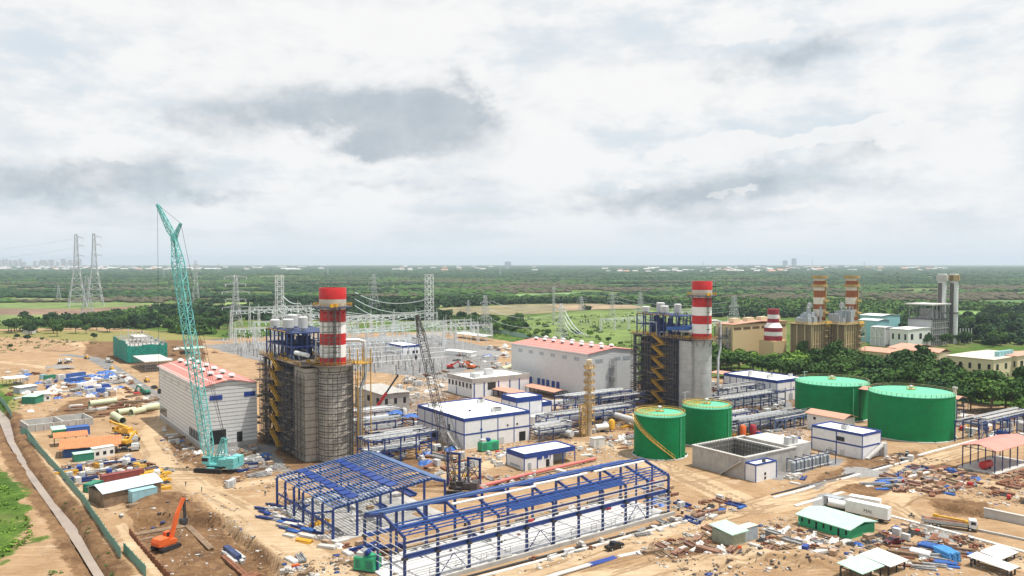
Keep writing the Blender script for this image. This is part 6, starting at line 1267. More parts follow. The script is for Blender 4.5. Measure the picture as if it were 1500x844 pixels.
def truck(label, base, hd, cabm, bedm, kind, L1=8.0, name='truck'):
    t = thing(name, label, name.replace('_', ' '), base, hd); wheels(t, (-L1 * .36, -L1 * .22, L1 * .36), 2.5, .52)
    MB().box(-L1 / 2, -.9, .7, L1 / 2, .9, 1.05).build('chassis', DSTEEL, t)
    MB().yprism([(L1 / 2 - 2, 1), (L1 / 2, .7), (L1 / 2 + .05, 1.8), (L1 / 2 - .3, 2.9), (L1 / 2 - 2, 3.0)], -1.22, 1.22).build('cab', cabm, t)
    MB().hexa([(L1 / 2 - .02, -1, 1.8), (L1 / 2 - .02, 1, 1.8), (L1 / 2 - .1, 1, 1.8), (L1 / 2 - .1, -1, 1.8), (L1 / 2 - .26, -1, 2.8), (L1 / 2 - .26, 1, 2.8), (L1 / 2 - .34, 1, 2.8), (L1 / 2 - .34, -1, 2.8)]).hexa([(L1 / 2 - 1.6, -1.25, 1.8), (L1 / 2 - .4, -1.25, 1.8), (L1 / 2 - .4, 1.25, 1.8), (L1 / 2 - 1.6, 1.25, 1.8), (L1 / 2 - 1.6, -1.25, 2.6), (L1 / 2 - .5, -1.25, 2.6), (L1 / 2 - .5, 1.25, 2.6), (L1 / 2 - 1.6, 1.25, 2.6)]).build('windscreen', GLASS, t)
    if kind == 'flat':
        MB().box(-L1 / 2 - .6, -1.25, 1.05, L1 / 2 - 2.3, 1.25, 1.35).box(-L1 / 2 - .6, -1.25, 1.35, L1 / 2 - 2.3, -1.18, 1.9).box(-L1 / 2 - .6, 1.18, 1.35, L1 / 2 - 2.3, 1.25, 1.9).build('load_bed', bedm, t)
    elif kind == 'dump': MB().yprism([(-L1 / 2 - .5, 1.3), (L1 / 2 - 2.4, 1.1), (L1 / 2 - 2.2, 2.9), (-L1 / 2 - .7, 2.7)], -1.25, 1.25).build('tipper_body', bedm, t); MB().box(-L1 / 2 - .3, -1.05, 2.62, L1 / 2 - 2.6, 1.05, 2.94).build('load', SANDM, t)
    elif kind == 'mixer': MB().tube([(-L1 / 2 - .3, 0, 2.9), (-L1 / 2 + .8, 0, 2.7), (-.8, 0, 2.3), (L1 / 2 - 2.8, 0, 2.0)], 1.15, 14).build('drum', bedm, t, smooth=True); MB().bar((-L1 / 2 - .6, -.8, 1), (-L1 / 2 - .2, -.5, 3.6), .2).bar((-L1 / 2 - .6, .8, 1), (-L1 / 2 - .2, .5, 3.6), .2).build('chute', DSTEEL, t)
    return t
ctk = truck('truck crane with white cab, rust coloured load and yellow folded jib on the sand road', G(1392, 773, .05), rad(-27), PWHITE, CONC, 'flat', 12.5, 'crane_truck')
for ch in ctk.children:
    if ch.name.startswith('wheel') or ch.name.startswith('load_bed'): pass
MB().box(-6.2, -1.0, 1.36, 3.2, 1.0, 1.85).build('steel_load', RUST, ctk); MB().box(3.3, -.5, 1.05, 4.1, .5, 2.4).bar((3.6, 0, 2.3), (-3.4, .2, 2.75), .5, .45).cbox(-3.4, .2, 2.75, 1.4, .7, .8).build('folded_crane', YEL, ctk); MB().box(6.0, -1.25, .7, 6.3, 1.25, 1.4).build('bumper', YELP, ctk)
truck('white concrete mixer standing behind the green roofed office', G(1236, 752, .05), rad(-15), PWHITE, PWHITE, 'mixer', 8, 'mixer_truck')
truck('dump truck with sand load beside the caravan and yellow crane', G(196, 648, .05), rad(-60), CONC, CONC, 'dump', 8, 'dump_truck')
truck('grey-white truck directly below the dump truck near the caravan', G(199, 659, .05), rad(-70), LGREY, CONC, 'flat', 7)
for lab, x, y, a, k, m in (('white flatbed truck beside the asphalt road under the netted building', 160, 531, 2.5, 'flat', PWHITE), ('white truck in the open storage ground by blue tarps', 113, 573, 1.4, 'flat', PWHITE), ('white truck just left of the big blue tarp heap', 155, 560, .5, 'flat', PWHITE), ('white mixer truck on bare sand, left of its twin', 88, 533, 2.0, 'mixer', PWHITE), ('white mixer truck on bare sand, right of its twin', 100, 532, 1.6, 'mixer', PWHITE), ('flatbed truck parked among rubble beyond the black boom', 600, 562, .4, 'flat', LGREY), ('white truck in front of the grey hall by pipes', 735, 552, .6, 'flat', PWHITE), ('blue and white truck near the red container under the second boiler', 918, 591, .9, 'flat', CBLUE), ('white truck standing in the yard right of the bare stack', 1130, 603, .4, 'flat', PWHITE), ('yellow tipper near the far grove sheds', 655, 489, .4, 'dump', YEL)): truck(lab, G(x, y, .05), a, m, CONC if k != 'mixer' else PWHITE, k, 7.5, 'mixer_truck' if k == 'mixer' else 'truck')
def roller(label, base, hd):
    t = thing('road_roller', label, 'road roller', base, hd); MB().tube([(1.6, -1, .75), (1.6, 1, .75)], .75, 14).build('drum', DSTEEL, t, smooth=True); wheels(t, (-1.4,), 2.0, .7)
    MB().box(-2.3, -.8, .9, .6, .8, 1.7).box(.6, -1.15, .6, 1.9, -1.02, .95).box(.6, 1.02, .6, 1.9, 1.15, .95).build('body', YEL, t); MB().box(-.9, -.7, 1.7, .5, .7, 2.9).build('cab', YELP, t); MB().box(-.8, -.73, 1.95, .53, .73, 2.7).build('cab_glass', GLASS, t); MB().box(-1, -.8, 2.9, .6, .8, 3).build('cab_roof', PWHITE, t)
for lab, x, y, a in (('yellow road roller at the far end of the asphalt road', 127, 526, 2.5), ('yellow road roller midway along the asphalt road', 164, 543, 2.4), ('yellow road roller at the near end of the asphalt road', 215, 560, 2.3)): roller(lab, P(x, y, 0) + Vector((0, 0, .12)), a)
# trailer and motorcycle
def trailer(label, a, b, h, m, wd=2.5, text=None):
    p, an, l = base2(a, b); t = thing('box_trailer', label, 'trailer', p, an); MB().box(0, 0, 1.1, l, wd, 1.1 + h).build('box', m, t)
    for x in (1.6, 2.9, l - 2): o = MB().tube([(x, .02, .5), (x, .35, .5)], .5, 12).build('wheel', BLACK, t); MB().tube([(x, wd - .35, .5), (x, wd - .02, .5)], .5, 12).build('wheel', BLACK, t)
    MB().box(0, .5, .7, l, wd - .5, 1.09).build('chassis', DSTEEL, t)
    if text:
        cu = bpy.data.curves.new('lettering', 'FONT'); cu.body = text; cu.size = 1.3; cu.extrude = .02; tmp = bpy.data.objects.new('tmp', cu); C.objects.link(tmp); bpy.context.view_layer.update(); lm = bpy.data.meshes.new_from_object(tmp.evaluated_get(bpy.context.evaluated_depsgraph_get())); bpy.data.objects.remove(tmp); o = bpy.data.objects.new('lettering', lm); C.objects.link(o); lm.materials.clear(); o.parent = t; o.location = (l * .44, -.03, 2.0); o.rotation_euler = (math.pi / 2, 0, 0); lm.materials.append(DSTEEL)
trailer('long white box trailer with dark letters right of the green roofed office', (1238, 755), (1300, 769), 3.2, CWHITE, 2.6, 'MAI')
trailer('long low white trailer parked behind the lettered box trailer', (1243, 744), (1288, 752), 2.4, CWHITE)
trailer('grey stake-sided trailer behind the concrete mixer', (1206, 743), (1228, 749), 2.4, CGREY)
def person(label, base, hd, vest, s=1.0, ride=False):
    t = thing('person', label, 'person', base, hd); t.scale = (s, s, s)
    me = bpy.data.meshes.new('body'); vs = [(0, 0, .95), (0, 0, 1.2), (0, 0, 1.45), (0, 0, 1.56), (0, 0, 1.70), (.0, .12, .9), (.06, .13, .5), (.0, .13, .06), (.12, .13, .03), (0, -.12, .9), (-.12, -.13, .5), (-.2, -.13, .08), (-.08, -.13, .03), (0, .21, 1.42), (.02, .26, 1.12), (.12, .25, .88), (0, -.21, 1.42), (.08, -.26, 1.14), (.26, -.22, 1.0)]
    if ride: vs[5:13] = [(.05, .12, .9), (.42, .16, .82), (.38, .16, .42), (.5, .16, .4), (.05, -.12, .9), (.42, -.16, .82), (.38, -.16, .42), (.5, -.16, .4)]; vs[14:16] = [(.25, .26, 1.2), (.5, .25, 1.12)]; vs[17:19] = [(.25, -.26, 1.2), (.5, -.25, 1.12)]
    es = [(0, 1), (1, 2), (2, 3), (3, 4), (0, 5), (5, 6), (6, 7), (7, 8), (0, 9), (9, 10), (10, 11), (11, 12), (2, 13), (13, 14), (14, 15), (2, 16), (16, 17), (17, 18)]
    me.from_pydata(vs, es, []); o = bpy.data.objects.new('body', me); C.objects.link(o); o.parent = t
    sk = o.modifiers.new('skin', 'SKIN'); rr = [.15, .14, .16, .06, .105, .095, .07, .05, .045, .095, .07, .05, .045, .07, .05, .04, .07, .05, .04]
    for v, q in zip(me.skin_vertices[0].data, rr): v.radius = (q, q)
    me.skin_vertices[0].data[0].use_root = True; sb_ = o.modifiers.new('sub', 'SUBSURF'); sb_.levels = sb_.render_levels = 1; me.materials.append(CLOTH)
    MB().lathe(0, 0, [(.15, .98), (.185, 1.15), (.2, 1.38), (.1, 1.47)], 10).build('vest', vest, t); MB().lathe(0, 0, [(.13, 1.70), (.13, 1.75), (.09, 1.82), (.02, 1.85)], 10).build('helmet', PWHITE if vest is VEST else YELP, t); MB().cbox(.085, 0, 1.66, .06, .12, .14).build('face', SKIN, t)
    return t
for lab, x, y, a, v in (('worker in dark clothes walking on the sand left of the teal crane', 272, 713, 1.0, CLOTH), ('worker in a green vest walking on the sand below the teal crane', 295.5, 722, .3, VEST), ('worker standing on the dirt left of the purlin roofed frame', 388.5, 727, 2.0, CLOTH), ('worker in a vest standing at the corner of the green roofed office', 1170, 775, 1.0, VEST), ('worker standing at the foot of the stair near the banded control building', 668, 668, 2.0, VEST), ('worker beside the road curve right of the pit', 420, 780, .5, VEST)): person(lab, G(x, y), a, v)
q = G(1335.5, 758.5); t = thing('motorcycle', 'motorcycle ridden along the sand road behind the truck crane', 'motorcycle', q, 2.6)
for x in (-.6, .65): o = MB().lathe(0, 0, [(.2, -.05), (.3, -.06), (.3, .06), (.2, .05)], 14, False).build('wheel', BLACK, t); o.rotation_euler = (math.pi / 2, 0, 0); o.location = (x, 0, .3)
MB().yprism([(-.7, .6), (.5, .5), (.55, .8), (.2, .75), (-.7, .82)], -.12, .12).bar((.65, 0, .3), (.5, 0, 1.0), .1).bar((.5, -.3, 1.02), (.5, .3, 1.02), .06).bar((-.6, 0, .3), (0, 0, .45), .12).build('frame', CLOTH, t)
person('person in dark clothes riding the motorcycle on the sand road', q + Vector((0, 0, -.12)), 2.6, CLOTH, 1.0, True)

# sheds, containers, walls by their front edge
def shed2(name, label, cat, a, b, dep, h, wall, roofm, rise=.9, kind='a', ov=.4, z=0, doors=0, open_=False):
    p, an, l = base2(a, b); p.z += z; t = thing(name, label, cat, p, an)
    if open_:
        for i in range(4):
            for y in (.1, dep - .1): MB().bar((l * i / 3, y, -.4), (l * i / 3, y, h), .16).build('post', DSTEEL, t)
    else: MB().box(0, 0, -.5, l, dep, h - .02).build('wall', wall, t)
    if kind == 'a': r = MB().xprism([(-ov, h - .08), (dep / 2, h + rise), (dep + ov, h - .08), (dep + ov, h + .06), (dep / 2, h + rise + .14), (-ov, h + .06)], -ov, l + ov)
    elif kind == 'mono': r = MB().xprism([(-ov, h - .02), (dep + ov, h + rise), (dep + ov, h + rise + .14), (-ov, h + .12)], -ov, l + ov)
    else: r = MB().box(-ov, -ov, h, l + ov, dep + ov, h + .14)
    r.build('roof', roofm, t)
    for k in range(doors): MB().box(l * (k + .35) / doors, -.06, .9, l * (k + .35) / doors + 1.1, .02, 2.1).build('window', GLASS, t)
    return t
def container(label, a, b, m, h=2.6, dep=2.4, z=0.0, group=None, fixed=None):
    p, an, l = base2(a, b); p.z += z; l = fixed or l; t = thing('shipping_container', label, 'container', p, an, group); MB().box(.06, .06, .12, l - .06, dep - .06, h - .06).build('body', m, t)
    f = MB()
    for x in (0, l - .12):
        for y in (0, dep - .12): f.box(x, y, 0, x + .12, y + .12, h)
    for z_ in (0, h - .12):
        for y in (0, dep - .12): f.box(.12, y, z_, l - .12, y + .12, z_ + .12)
    f.build('frame', m, t); d = MB().box(-.03, .15, .2, .05, dep / 2 - .02, h - .2).build('door', m, t); MB().box(-.03, dep / 2 + .02, .2, .05, dep - .15, h - .2).build('door', m, t)
    MB().bar((-.06, dep * .35, .3), (-.06, dep * .35, h - .3), .05).build('lock_bar', LGALV, d); return t
shed2('open_shed', 'long shed with rusty orange roof beside the canal fence', 'shed', (88, 672), (175, 664), 11, 3.4, CBLUE, SHEETO, 1.2, 'mono', .6, open_=True)
shed2('open_shed', 'shorter rusty orange roof just behind the long orange shed', 'shed', (80, 655), (128, 650), 6, 3.4, DSTEEL, SHEETO, .8, 'mono', .4, open_=True)
container('blue container under the long rusty orange roof', (92, 671), (150, 666), CBLUE)
container('white and blue site container with pale roof behind the orange sheds', (97, 640), (132, 636), CBLUE, 3.4, 5)
shed2('site_shed', 'bright green shed with pale roof behind the orange sheds, left of the blue container', 'shed', (78, 642), (96, 640), 6, 3.2, MGREEN, SHEETG, .4, 'mono')
shed2('caravan', 'white site caravan in front of the orange shed right end', 'caravan', (137, 672), (168, 667), 3, 3.4, CWHITE, SHEETW, .1, 'flat', .1, doors=3)
shed2('site_shed', 'low dark green shed with pale top left of the white caravan', 'shed', (109, 678), (138, 674), 4, 2.6, CGREEN, SHEETG, .2, 'flat', .1)
container('long maroon container in the fenced material yard', (150, 710), (211, 699), MAROON, 2.7, 2.5)
container('small green container with pale top left of the maroon one', (134, 723), (152, 716), CGREEN, 2.8, 3)
st = shed2('storage_shed', 'large shed with pale blue roof and plank walls by the pit', 'shed', (152, 745), (236, 726), 10, 4.2, WOOD, SHEETB, 1.6, 'a', .5)
container('pale blue container leaning-roof annex in front of the plank shed', (194, 742), (231, 734), CTEAL, 3.6, 3)
shed2('site_shed', 'small white roofed shed at the far left of the storage ground', 'shed', (10, 566), (40, 563), 8, 4, LGREY, SHEETW, .4, 'mono', open_=True)
shed2('site_shed', 'green walled shed with pale roof near the green fence end', 'shed', (32, 592), (52, 592), 7, 3.6, CGREEN, SHEETG, .5, 'mono')
shed2('site_shed', 'white walled shed with pale roof right of the green walled one', 'shed', (54, 589), (75, 587), 8, 3.6, CWHITE, SHEETW, .5, 'mono', doors=2)
shed2('site_shed', 'long low grey shed behind the white walled shed', 'shed', (29, 577), (54, 573), 5, 3, CGREY, SHEETW, .4, 'mono')
for lab, a, b, m in (('green container on sand at the far storage ground, right of a blue one', (67, 557), (83, 555), CGREEN), ('blue container on sand at the far storage ground, left of the green one', (61, 556), (69, 555), CTEAL), ('long blue container in the rear row of the storage ground', (91, 556), (126, 551), CBLUE), ('blue container in the front row of the storage ground, left one', (95, 562), (118, 560), CBLUE), ('blue container in the front row of the storage ground, right one', (112, 561), (130, 556), CBLUE), ('dark blue container near the trucks of the storage ground', (146, 577), (162, 574), CBLUE), ('white container near the trucks of the storage ground', (118, 569), (142, 564), CWHITE)): container(lab, a, b, m, 2.7, 2.5)
shed2('open_shed', 'row of white stall roofs near the grove pylon', 'shed', (665, 494), (708, 500), 10, 4, LGREY, SHEETW, .8, 'mono', open_=True)
shed2('open_shed', 'low row of market-like pale roofs beside the grey gravel heap', 'shed', (650, 519), (690, 523), 6, 3, CWHITE, SHEETW, .5, 'mono')
shed2('open_shed', 'pale green roofed low shed behind the ribbed hall roof', 'shed', (268, 520), (300, 518), 8, 4, DSTEEL, SHEETG, .4, 'mono', open_=True)
shed2('open_shed', 'small pale roof hidden in trees at the far left of the wood', 'shed', (32, 489), (46, 489), 8, 4, LGREY, SHEETW, .6)
gp = shedbox('site_office', 'long site office with pale green roof and dark green walls', 'office', 1244, 792, 1281, 1169, 777, MGREEN, SHEETG, 1.0, 0)
each_box(gp[0], 'window', DARK, [(-.06, gp[2] * (k + .3) / 7, .2 if k % 3 == 1 else 1.0, .03, gp[2] * (k + .55) / 7, 2.1) for k in range(7)])
shedbox('site_shed', 'small shed with pale green roof left of the grey container', 'shed', 1072, 802, 1092, 1043, 784, mat('olive_wall', (.30, .33, .24), .8, var=.2, grime=.3), SHEETG, .7, 0, ridge='mono')
p, la, lb, h = setup(1091, 795, 1110, 1079, 775); t = thing('shipping_container', 'grey container with pale top right of the small green-roofed shed', 'container', p, TH); MB().box(0, 0, 0, la, lb, h).build('body', CGREY, t); MB().box(-.1, -.1, h + .005, la + .1, lb + .1, h + .12).build('roof', CONCL, t); MB().box(la * .3, -.04, .1, la * .6, .03, h - .4).build('door', CGREY, t)
for lab, a, b, c, d, e in (('white sheet canopy on thin posts below the maroon pickup, rear one', 1303, 844, 1326, 1263, 828), ('pale green sheet canopy on thin posts below the maroon pickup, front one', 1262, 857, 1291, 1230, 838), ('white sheet canopy at lower right corner, rear one', 1464, 829, 1487, 1440, 817), ('white sheet canopy at lower right corner, front one', 1477, 846, 1488, 1421, 833)):
    canopy(lab, a, b, c, d, e, SHEETW if 'white' in lab else SHEETG, rise=.4, ridge='mono', cols=2, colm=DSTEEL, ov=.5)
canopy('small blue steel shelter with flat dark roof right of the wrapped stack', 541, 593, 575, 533, 574, DSTEEL, rise=.3, ridge='mono', cols=3, colm=SBLUE, ov=.5)

# green netted building and its side slab
p, la, lb, h = setup(187, 533, 245, 166, 506)
t = thing('netted_building', 'concrete frame building wrapped in green scaffold net', 'building', p, TH)
MB().box(1.2, 1.2, 0, la - 1.2, lb - 1.2, h - 1).build('concrete_core', CONC, t)
n = MB()
for i in range(14):
    x0, x1 = la * i / 14, la * (i + 1) / 14; z = h - .5 + R.uniform(-.8, .8); n.hexa([(x0, -R.uniform(0, .5), .6), (x1, -R.uniform(0, .5), .6), (x1, .12, .6), (x0, .12, .6), (x0, -R.uniform(0, .3), z), (x1, -R.uniform(0, .3), z), (x1, .12, z), (x0, .12, z)])
for i in range(8):
    y0, y1 = lb * i / 8, lb * (i + 1) / 8; z = h + 1.5 + R.uniform(-.8, .8); n.hexa([(-R.uniform(0, .5), y0, .6), (.12, y0, .6), (.12, y1, .6), (-R.uniform(0, .5), y1, .6), (-R.uniform(0, .3), y0, z), (.12, y0, z), (.12, y1, z), (-R.uniform(0, .3), y1, z)])
n.box(la - .1, 0, .5, la + .2, lb, h).build('scaffold_net', NETG, t)
b = MB()
for i in range(9):
    for j in range(4):
        x, y = 2 + (la - 4) * i / 8, 2 + (lb - 4) * j / 3; z = h + R.uniform(1.5, 4.5) + (2.5 if 2 < i < 6 and j > 1 else 0); b.box(x - .35, y - .35, h - 1, x + .35, y + .35, z)
        if i < 8: b.box(x, y - .2, h + 1.2, x + (la - 4) / 8, y + .2, h + 1.8)
b.box(la * .35, lb * .4, h + 2, la * .7, lb * .8, h + 3.4).build('frame_columns', CONCL, t)
sb = MB()
for i in range(16): x = la * i / 15; sb.bar((x, .9, h - 1), (x, .9, h + R.uniform(1, 3)), .16).bar((la * i / 15, lb - .8, h - 1), (la * i / 15, lb - .8, h + 3), .16)
sb.bar((0, .9, h + 1), (la, .9, h + 1), .14).bar((0, lb - .8, h + 2), (la, lb - .8, h + 2), .14).build('scaffolding', SCAFFL, t)
p, la, lb, h = setup(213, 546, 252, 196, 530); t = thing('scaffolded_slab', 'pale concrete slab on dense scaffolding in front of the netted building', 'slab', p, TH)
MB().box(-.5, -.5, h - .5, la + .5, lb + .5, h).build('slab', CONCL, t); b = MB()
for i in range(12):
    for j in range(5): b.bar((la * i / 11, lb * j / 4, 0), (la * i / 11, lb * j / 4, h - .5), .16)
for k in range(3):
    for j in (0, 4): b.bar((0, lb * j / 4, 1.5 + k * 1.7), (la, lb * j / 4, 1.5 + k * 1.7), .13)
    b.bar((0, 0, 1.5 + k * 1.7), (0, lb, 1.5 + k * 1.7), .13)
b.build('scaffolding', SCAFFL, t)
# concrete basins
p, an, l = base2((41, 634), (137, 622)); t = thing('concrete_basin', 'long open concrete basin with a cross wall near the canal', 'basin', p, an); dw = 15
MB().box(0, 0, -.5, l, .6, 2.7).box(0, dw - .6, -.5, l, dw, 2.7).box(0, .6, -.5, .6, dw - .6, 2.7).box(l - .6, .6, -.5, l, dw - .6, 2.7).box(l * .52, .6, -.5, l * .52 + .7, dw - .6, 2.7).build('wall', CONC, t); MB().box(.6, .6, -.5, l - .6, dw - .6, .3).build('floor', CONCL, t)
part_boxes(t, 'pilaster', CONCL, [(l * k / 8 - .25, -.3, -.5, l * k / 8 + .25, -.003, 2.5) for k in range(1, 8)])
p, la, lb, h = setup(1090, 703, 1200, 1014, 671.5); t = thing('concrete_basin', 'big square concrete water basin beside the small green tanks', 'basin', p, TH); w_ = .7; x1, x2 = la * .52, la * .66
MB().box(0, 0, -.5, x2, w_, h).box(0, lb - w_, -.5, x2, lb, h).box(0, w_, -.5, w_, lb - w_, h).box(x1, w_, -.5, x1 + w_, lb - w_, h).box(x2, 0, -.5, x2 + w_, lb, h).build('wall', CONC, t)
MB().box(-.25, -.25, h, x2 + w_, w_ + .2, h + .3).box(-.25, lb - w_ - .2, h, x2 + w_, lb + .25, h + .3).box(-.25, w_ + .2, h, w_ + .2, lb - w_ - .2, h + .3).box(x1 - .2, w_ + .2, h, x1 + w_ + .2, lb - w_ - .2, h + .3).build('coping', CONCL, t)
SHADEM = mat('painted_shade_concrete', (.15, .14, .12), .8, var=.35, grime=.4, gcol=(.06, .055, .05))  # shade painted as dark colour; thin sheets added over the basin's inner walls
part_boxes(t, 'wall_shade_sheet', SHADEM, [(w_, w_, .2, w_ + .06, lb - w_, h - .5), (x1 - .06, w_, .2, x1, lb - w_, h - .5), (w_ + .06, lb - w_ - .06, .2, x1 - .06, lb - w_, h - .5), (w_ + .06, w_, .2, x1 - .06, w_ + .06, h - .5)])
MB().box(w_, w_, -.4, x1, lb - w_, .2).build('floor', mat('dark_floor_concrete', (.10, .095, .085), .6, var=.3), t); MB().box(x1 + w_, w_, 0, x2, lb - w_, h - 1.4).build('inner_slab', CONC, t)  # basin floor in a darker grey than the walls
MB().box(x2 + w_, lb * .15, -.4, la, lb, h - .3).build('rear_block', CONCL, t)
b = MB()
for i in range(16): x = w_ + (x1 - w_) * i / 15; b.bar((x, w_ + .8, .2), (x, w_ + .8, h + .8), .12).bar((x, lb - w_ - .8, .2), (x, lb - w_ - .8, h + .8), .12).bar((w_ + .7, w_ + (lb - 2 * w_) * i / 15, .2), (w_ + .7, w_ + (lb - 2 * w_) * i / 15, h + .5), .12).bar((x1 - .7, w_ + (lb - 2 * w_) * i / 15, .2), (x1 - .7, w_ + (lb - 2 * w_) * i / 15, h + .5), .12)
for k in range(5):
    z = 1 + k * 1.5
    for y in (w_ + .8, lb - w_ - .8): b.bar((w_, y, z), (x1, y, z), .1)
    for x in (w_ + .7, x1 - .7): b.bar((x, w_, z), (x, lb - w_, z), .1)
b.build('inner_scaffolding', SCAFFL, t)
for k, f in enumerate((.72, .8)): MB().box(la * f, lb * .2, h - .3, la * f + 2, lb * .2 + 2, h + 2.2).build('pump_cover', LGREY, t)
MB().hexa([(-1.2, lb * .42, -.3), (-.02, lb * .42, -.3), (-.02, 1, h * .8), (-1.2, 1, h * .8), (-1.2, lb * .42, .05), (-.02, lb * .42, .05), (-.02, 1, h * .8 + .35), (-1.2, 1, h * .8 + .35)]).build('wall_stair', CONCL, t)
t = thing('filter_row', 'row of grey filter vessels and blue pipes along the basin front', 'filter', p + dirA * la * .5 - dirB * 3.2, TH)
for k in range(10): MB().lathe(1 + k * 2.1, 0, [(.75, 0), (.8, .2), (.8, 3.2), (.3, 3.7)], 10).build('filter_vessel', CGREY, t)
MB().tube([(0, -1.2, .8), (22, -1.2, .8)], .22, 6).tube([(0, 1.2, 3.6), (22, 1.2, 3.6)], .25, 6).build('manifold', PIPEW, t); b = MB()
for k in range(6):
    for y in (-1.8, 1.8): b.bar((k * 4.4, y, 0), (k * 4.4, y, 4.6), .22)
    b.bar((k * 4.4, -1.8, 4.5), (k * 4.4, 1.8, 4.5), .22)
b.bar((0, -1.8, 4.5), (22, -1.8, 4.5), .2).build('frame', DKBLUE, t)

# pipe racks
def rack(label, px, py, pxe, wd, hs, ang=TH, m=SBLUE, n=8, seed=1, grp=None, pm=None):
    p = P(px, py); l = abs(along(p, ang, pxe)); t = thing('pipe_rack', label, 'pipe rack', p, ang, grp); r_ = random.Random(seed); nb = max(2, int(l / 6)); b = MB()
    for i in range(nb + 1):
        x = l * i / nb
        for y in (0, wd): b.bar((x, y, 0), (x, y, hs[-1] + .3), .38)
        for z in hs: b.bar((x, 0, z), (x, wd, z), .34)
    for z in hs:
        for y in (0, wd): b.bar((0, y, z - .1), (l, y, z - .1), .34)
    for i in range(0, nb, 3): b.bar((l * i / nb, 0, .3), (l * (i + 1) / nb, 0, hs[0]), .18)
    b.build('frame', m, t)
    for z in hs:
        for k in range(n):
            y = wd * (k + .6) / (n + .3); rr = r_.choice((.1, .14, .18, .26, .36)); a0 = r_.uniform(0, .25) * l; a1 = l * r_.uniform(.7, 1)
            pts = [(a0, y, z + .2 + rr), (a1, y, z + .2 + rr)]
            if r_.random() < .3: pts = [(a0, y, .4), (a0, y, z + .2 + rr)] + pts[1:]
            MB().tube(pts, rr, 6).build('pipe', r_.choice((PIPEW, PIPEW, GALV, LGREY, SCAFFL, CGREY)) if pm is None else pm, t, smooth=True)
    rl = MB(); z = hs[-1] + .5; rail(rl, [(0, 0, z), (l, 0, z)], 1.1, .1, 2.5); rl.box(0, wd * .86, z - .1, l, wd, z); rl.build('walkway_rail', SCAFFL, t)
    return t, l
rack('blue pipe rack running from the grey hall corner to the second boiler', 826, 612, 925, 7, (5, 8.5), n=8, seed=2)
rack('low pipe rack with many silver pipes in front of the beige vent mast', 800, 634, 930, 7, (3.5, 6), n=9, seed=3)
rack('dark pipe rack with silver pipes right of the white annex', 812, 607, 850, 9, (4,), n=12, seed=4)
rack('blue pipe rack at the foot of the wrapped stack', 540, 684, 632, 9, (4.5, 8.5), n=7, seed=5)
rack('blue pipe rack farther behind the wrapped stack, with tarpaulins on top', 524, 654, 606, 10, (5, 8), n=7, seed=6)
rack('long dark pipe rack in front of the long white electrical building', 1050, 613, 1150, 8, (4, 7.5), n=9, seed=7, m=DKBLUE)
rack('grey pipe rack between the rear basin and the treatment building', 1082, 641, 1186, 8, (3.2, 5.6), n=10, seed=8, m=DKBLUE)
rack('blue pipe rack behind the open red roofed shed', 1434, 653, 1520, 9, (8,), n=7, seed=9)
rack('low blue skid rack beside the salmon gabled workshop', 1136, 632, 1190, 9, (4.4,), n=8, seed=10, m=SBLUE2)
rack('low rack of pipes between the bare stack and the small tanks', 1060, 626, 1110, 6, (2.5, 4.5), n=6, seed=11)
rack('dark low rack nearest the frame shed roof, right of the wrapped stack', 560, 668, 640, 12, (3.2, 6.2), n=10, seed=21, m=DKBLUE)
rack('dark rack between the red mobile crane and the wrapped stack', 528, 632, 590, 12, (4, 7), n=9, seed=22, m=DKBLUE)
rack('dark rack of thin pipes left of the beige vent mast', 790, 648, 850, 10, (2.6, 4.6), n=12, seed=23, m=DKBLUE)
rack('dark rack under the red container by the second boiler', 880, 606, 945, 9, (3.4, 6.5), n=10, seed=24, m=DKBLUE)
rack('dark rack right behind the rear small tank', 1052, 600, 1120, 9, (3, 6, 9), n=8, seed=25, m=DKBLUE)
for lab, x, y, x2, yl, yt in (('raw concrete pump building beside the wrapped stack, with flat slab roof', 560, 606, 600, 520, 578), ('small raw concrete block by the dark racks behind the rear small tank', 1075, 586, 1100, 1050, 572)):
    shedbox('concrete_block_house', lab, 'building', x, y, x2, yl, yt, CONC, CONC, .2, 3, DARK)
for lab, x, y, a in (('blue tarpaulin draped over the far pipe rack beside the stack, left one', 574, 628, 0), ('blue tarpaulin draped over the far pipe rack beside the stack, right one', 596, 634, 0)):
    q = P(x, y + 13); t = thing('tarpaulin', lab, 'tarpaulin', (q.x, q.y, 8.9), TH); V, Fq = [], []; b = MB()
    n9 = 7
    for i in range(n9):
        for j in range(n9): b.v.append((i * .9, j * .8, .9 * math.sin(i * .9 + j) * .35 + R.uniform(0, .5) + 1.1 * math.sin(math.pi * i / 6) * math.sin(math.pi * j / 6)))
    for i in range(n9 - 1):
        for j in range(n9 - 1): k = i * n9 + j; b.f.append((k, k + n9, k + n9 + 1, k + 1))
    b.build('sheet', TARPB, t)
def piperun(name, label, pts, r, m, cat='pipe', sup=True):
    t = thing(name, label, cat, pts[0]); o = Vector(pts[0]); MB().tube([Vector(q) - o for q in pts], r, 12).build('shell', m, t, smooth=True)
    if sup:
        for k in range(len(pts)): q = Vector(pts[k]) - o; MB().box(q.x - .3, q.y - .3, -o.z, q.x + .3, q.y + .3, q.z - r * .9).build('support', CONC, t)
piperun('pipe_line', 'long pink-red pipe running behind the hall frame past the pump house', [P(705, 717) + Vector((0, 0, 1)), P(770, 700) + Vector((0, 0, 1)), P(872, 676) + Vector((0, 0, 1))], .5, PIPER)
piperun('pipe_line', 'second pink-red pipe just below the long one near the black crane', [P(672, 703) + Vector((0, 0, .8)), P(712, 722) + Vector((0, 0, .8))], .4, PIPER)
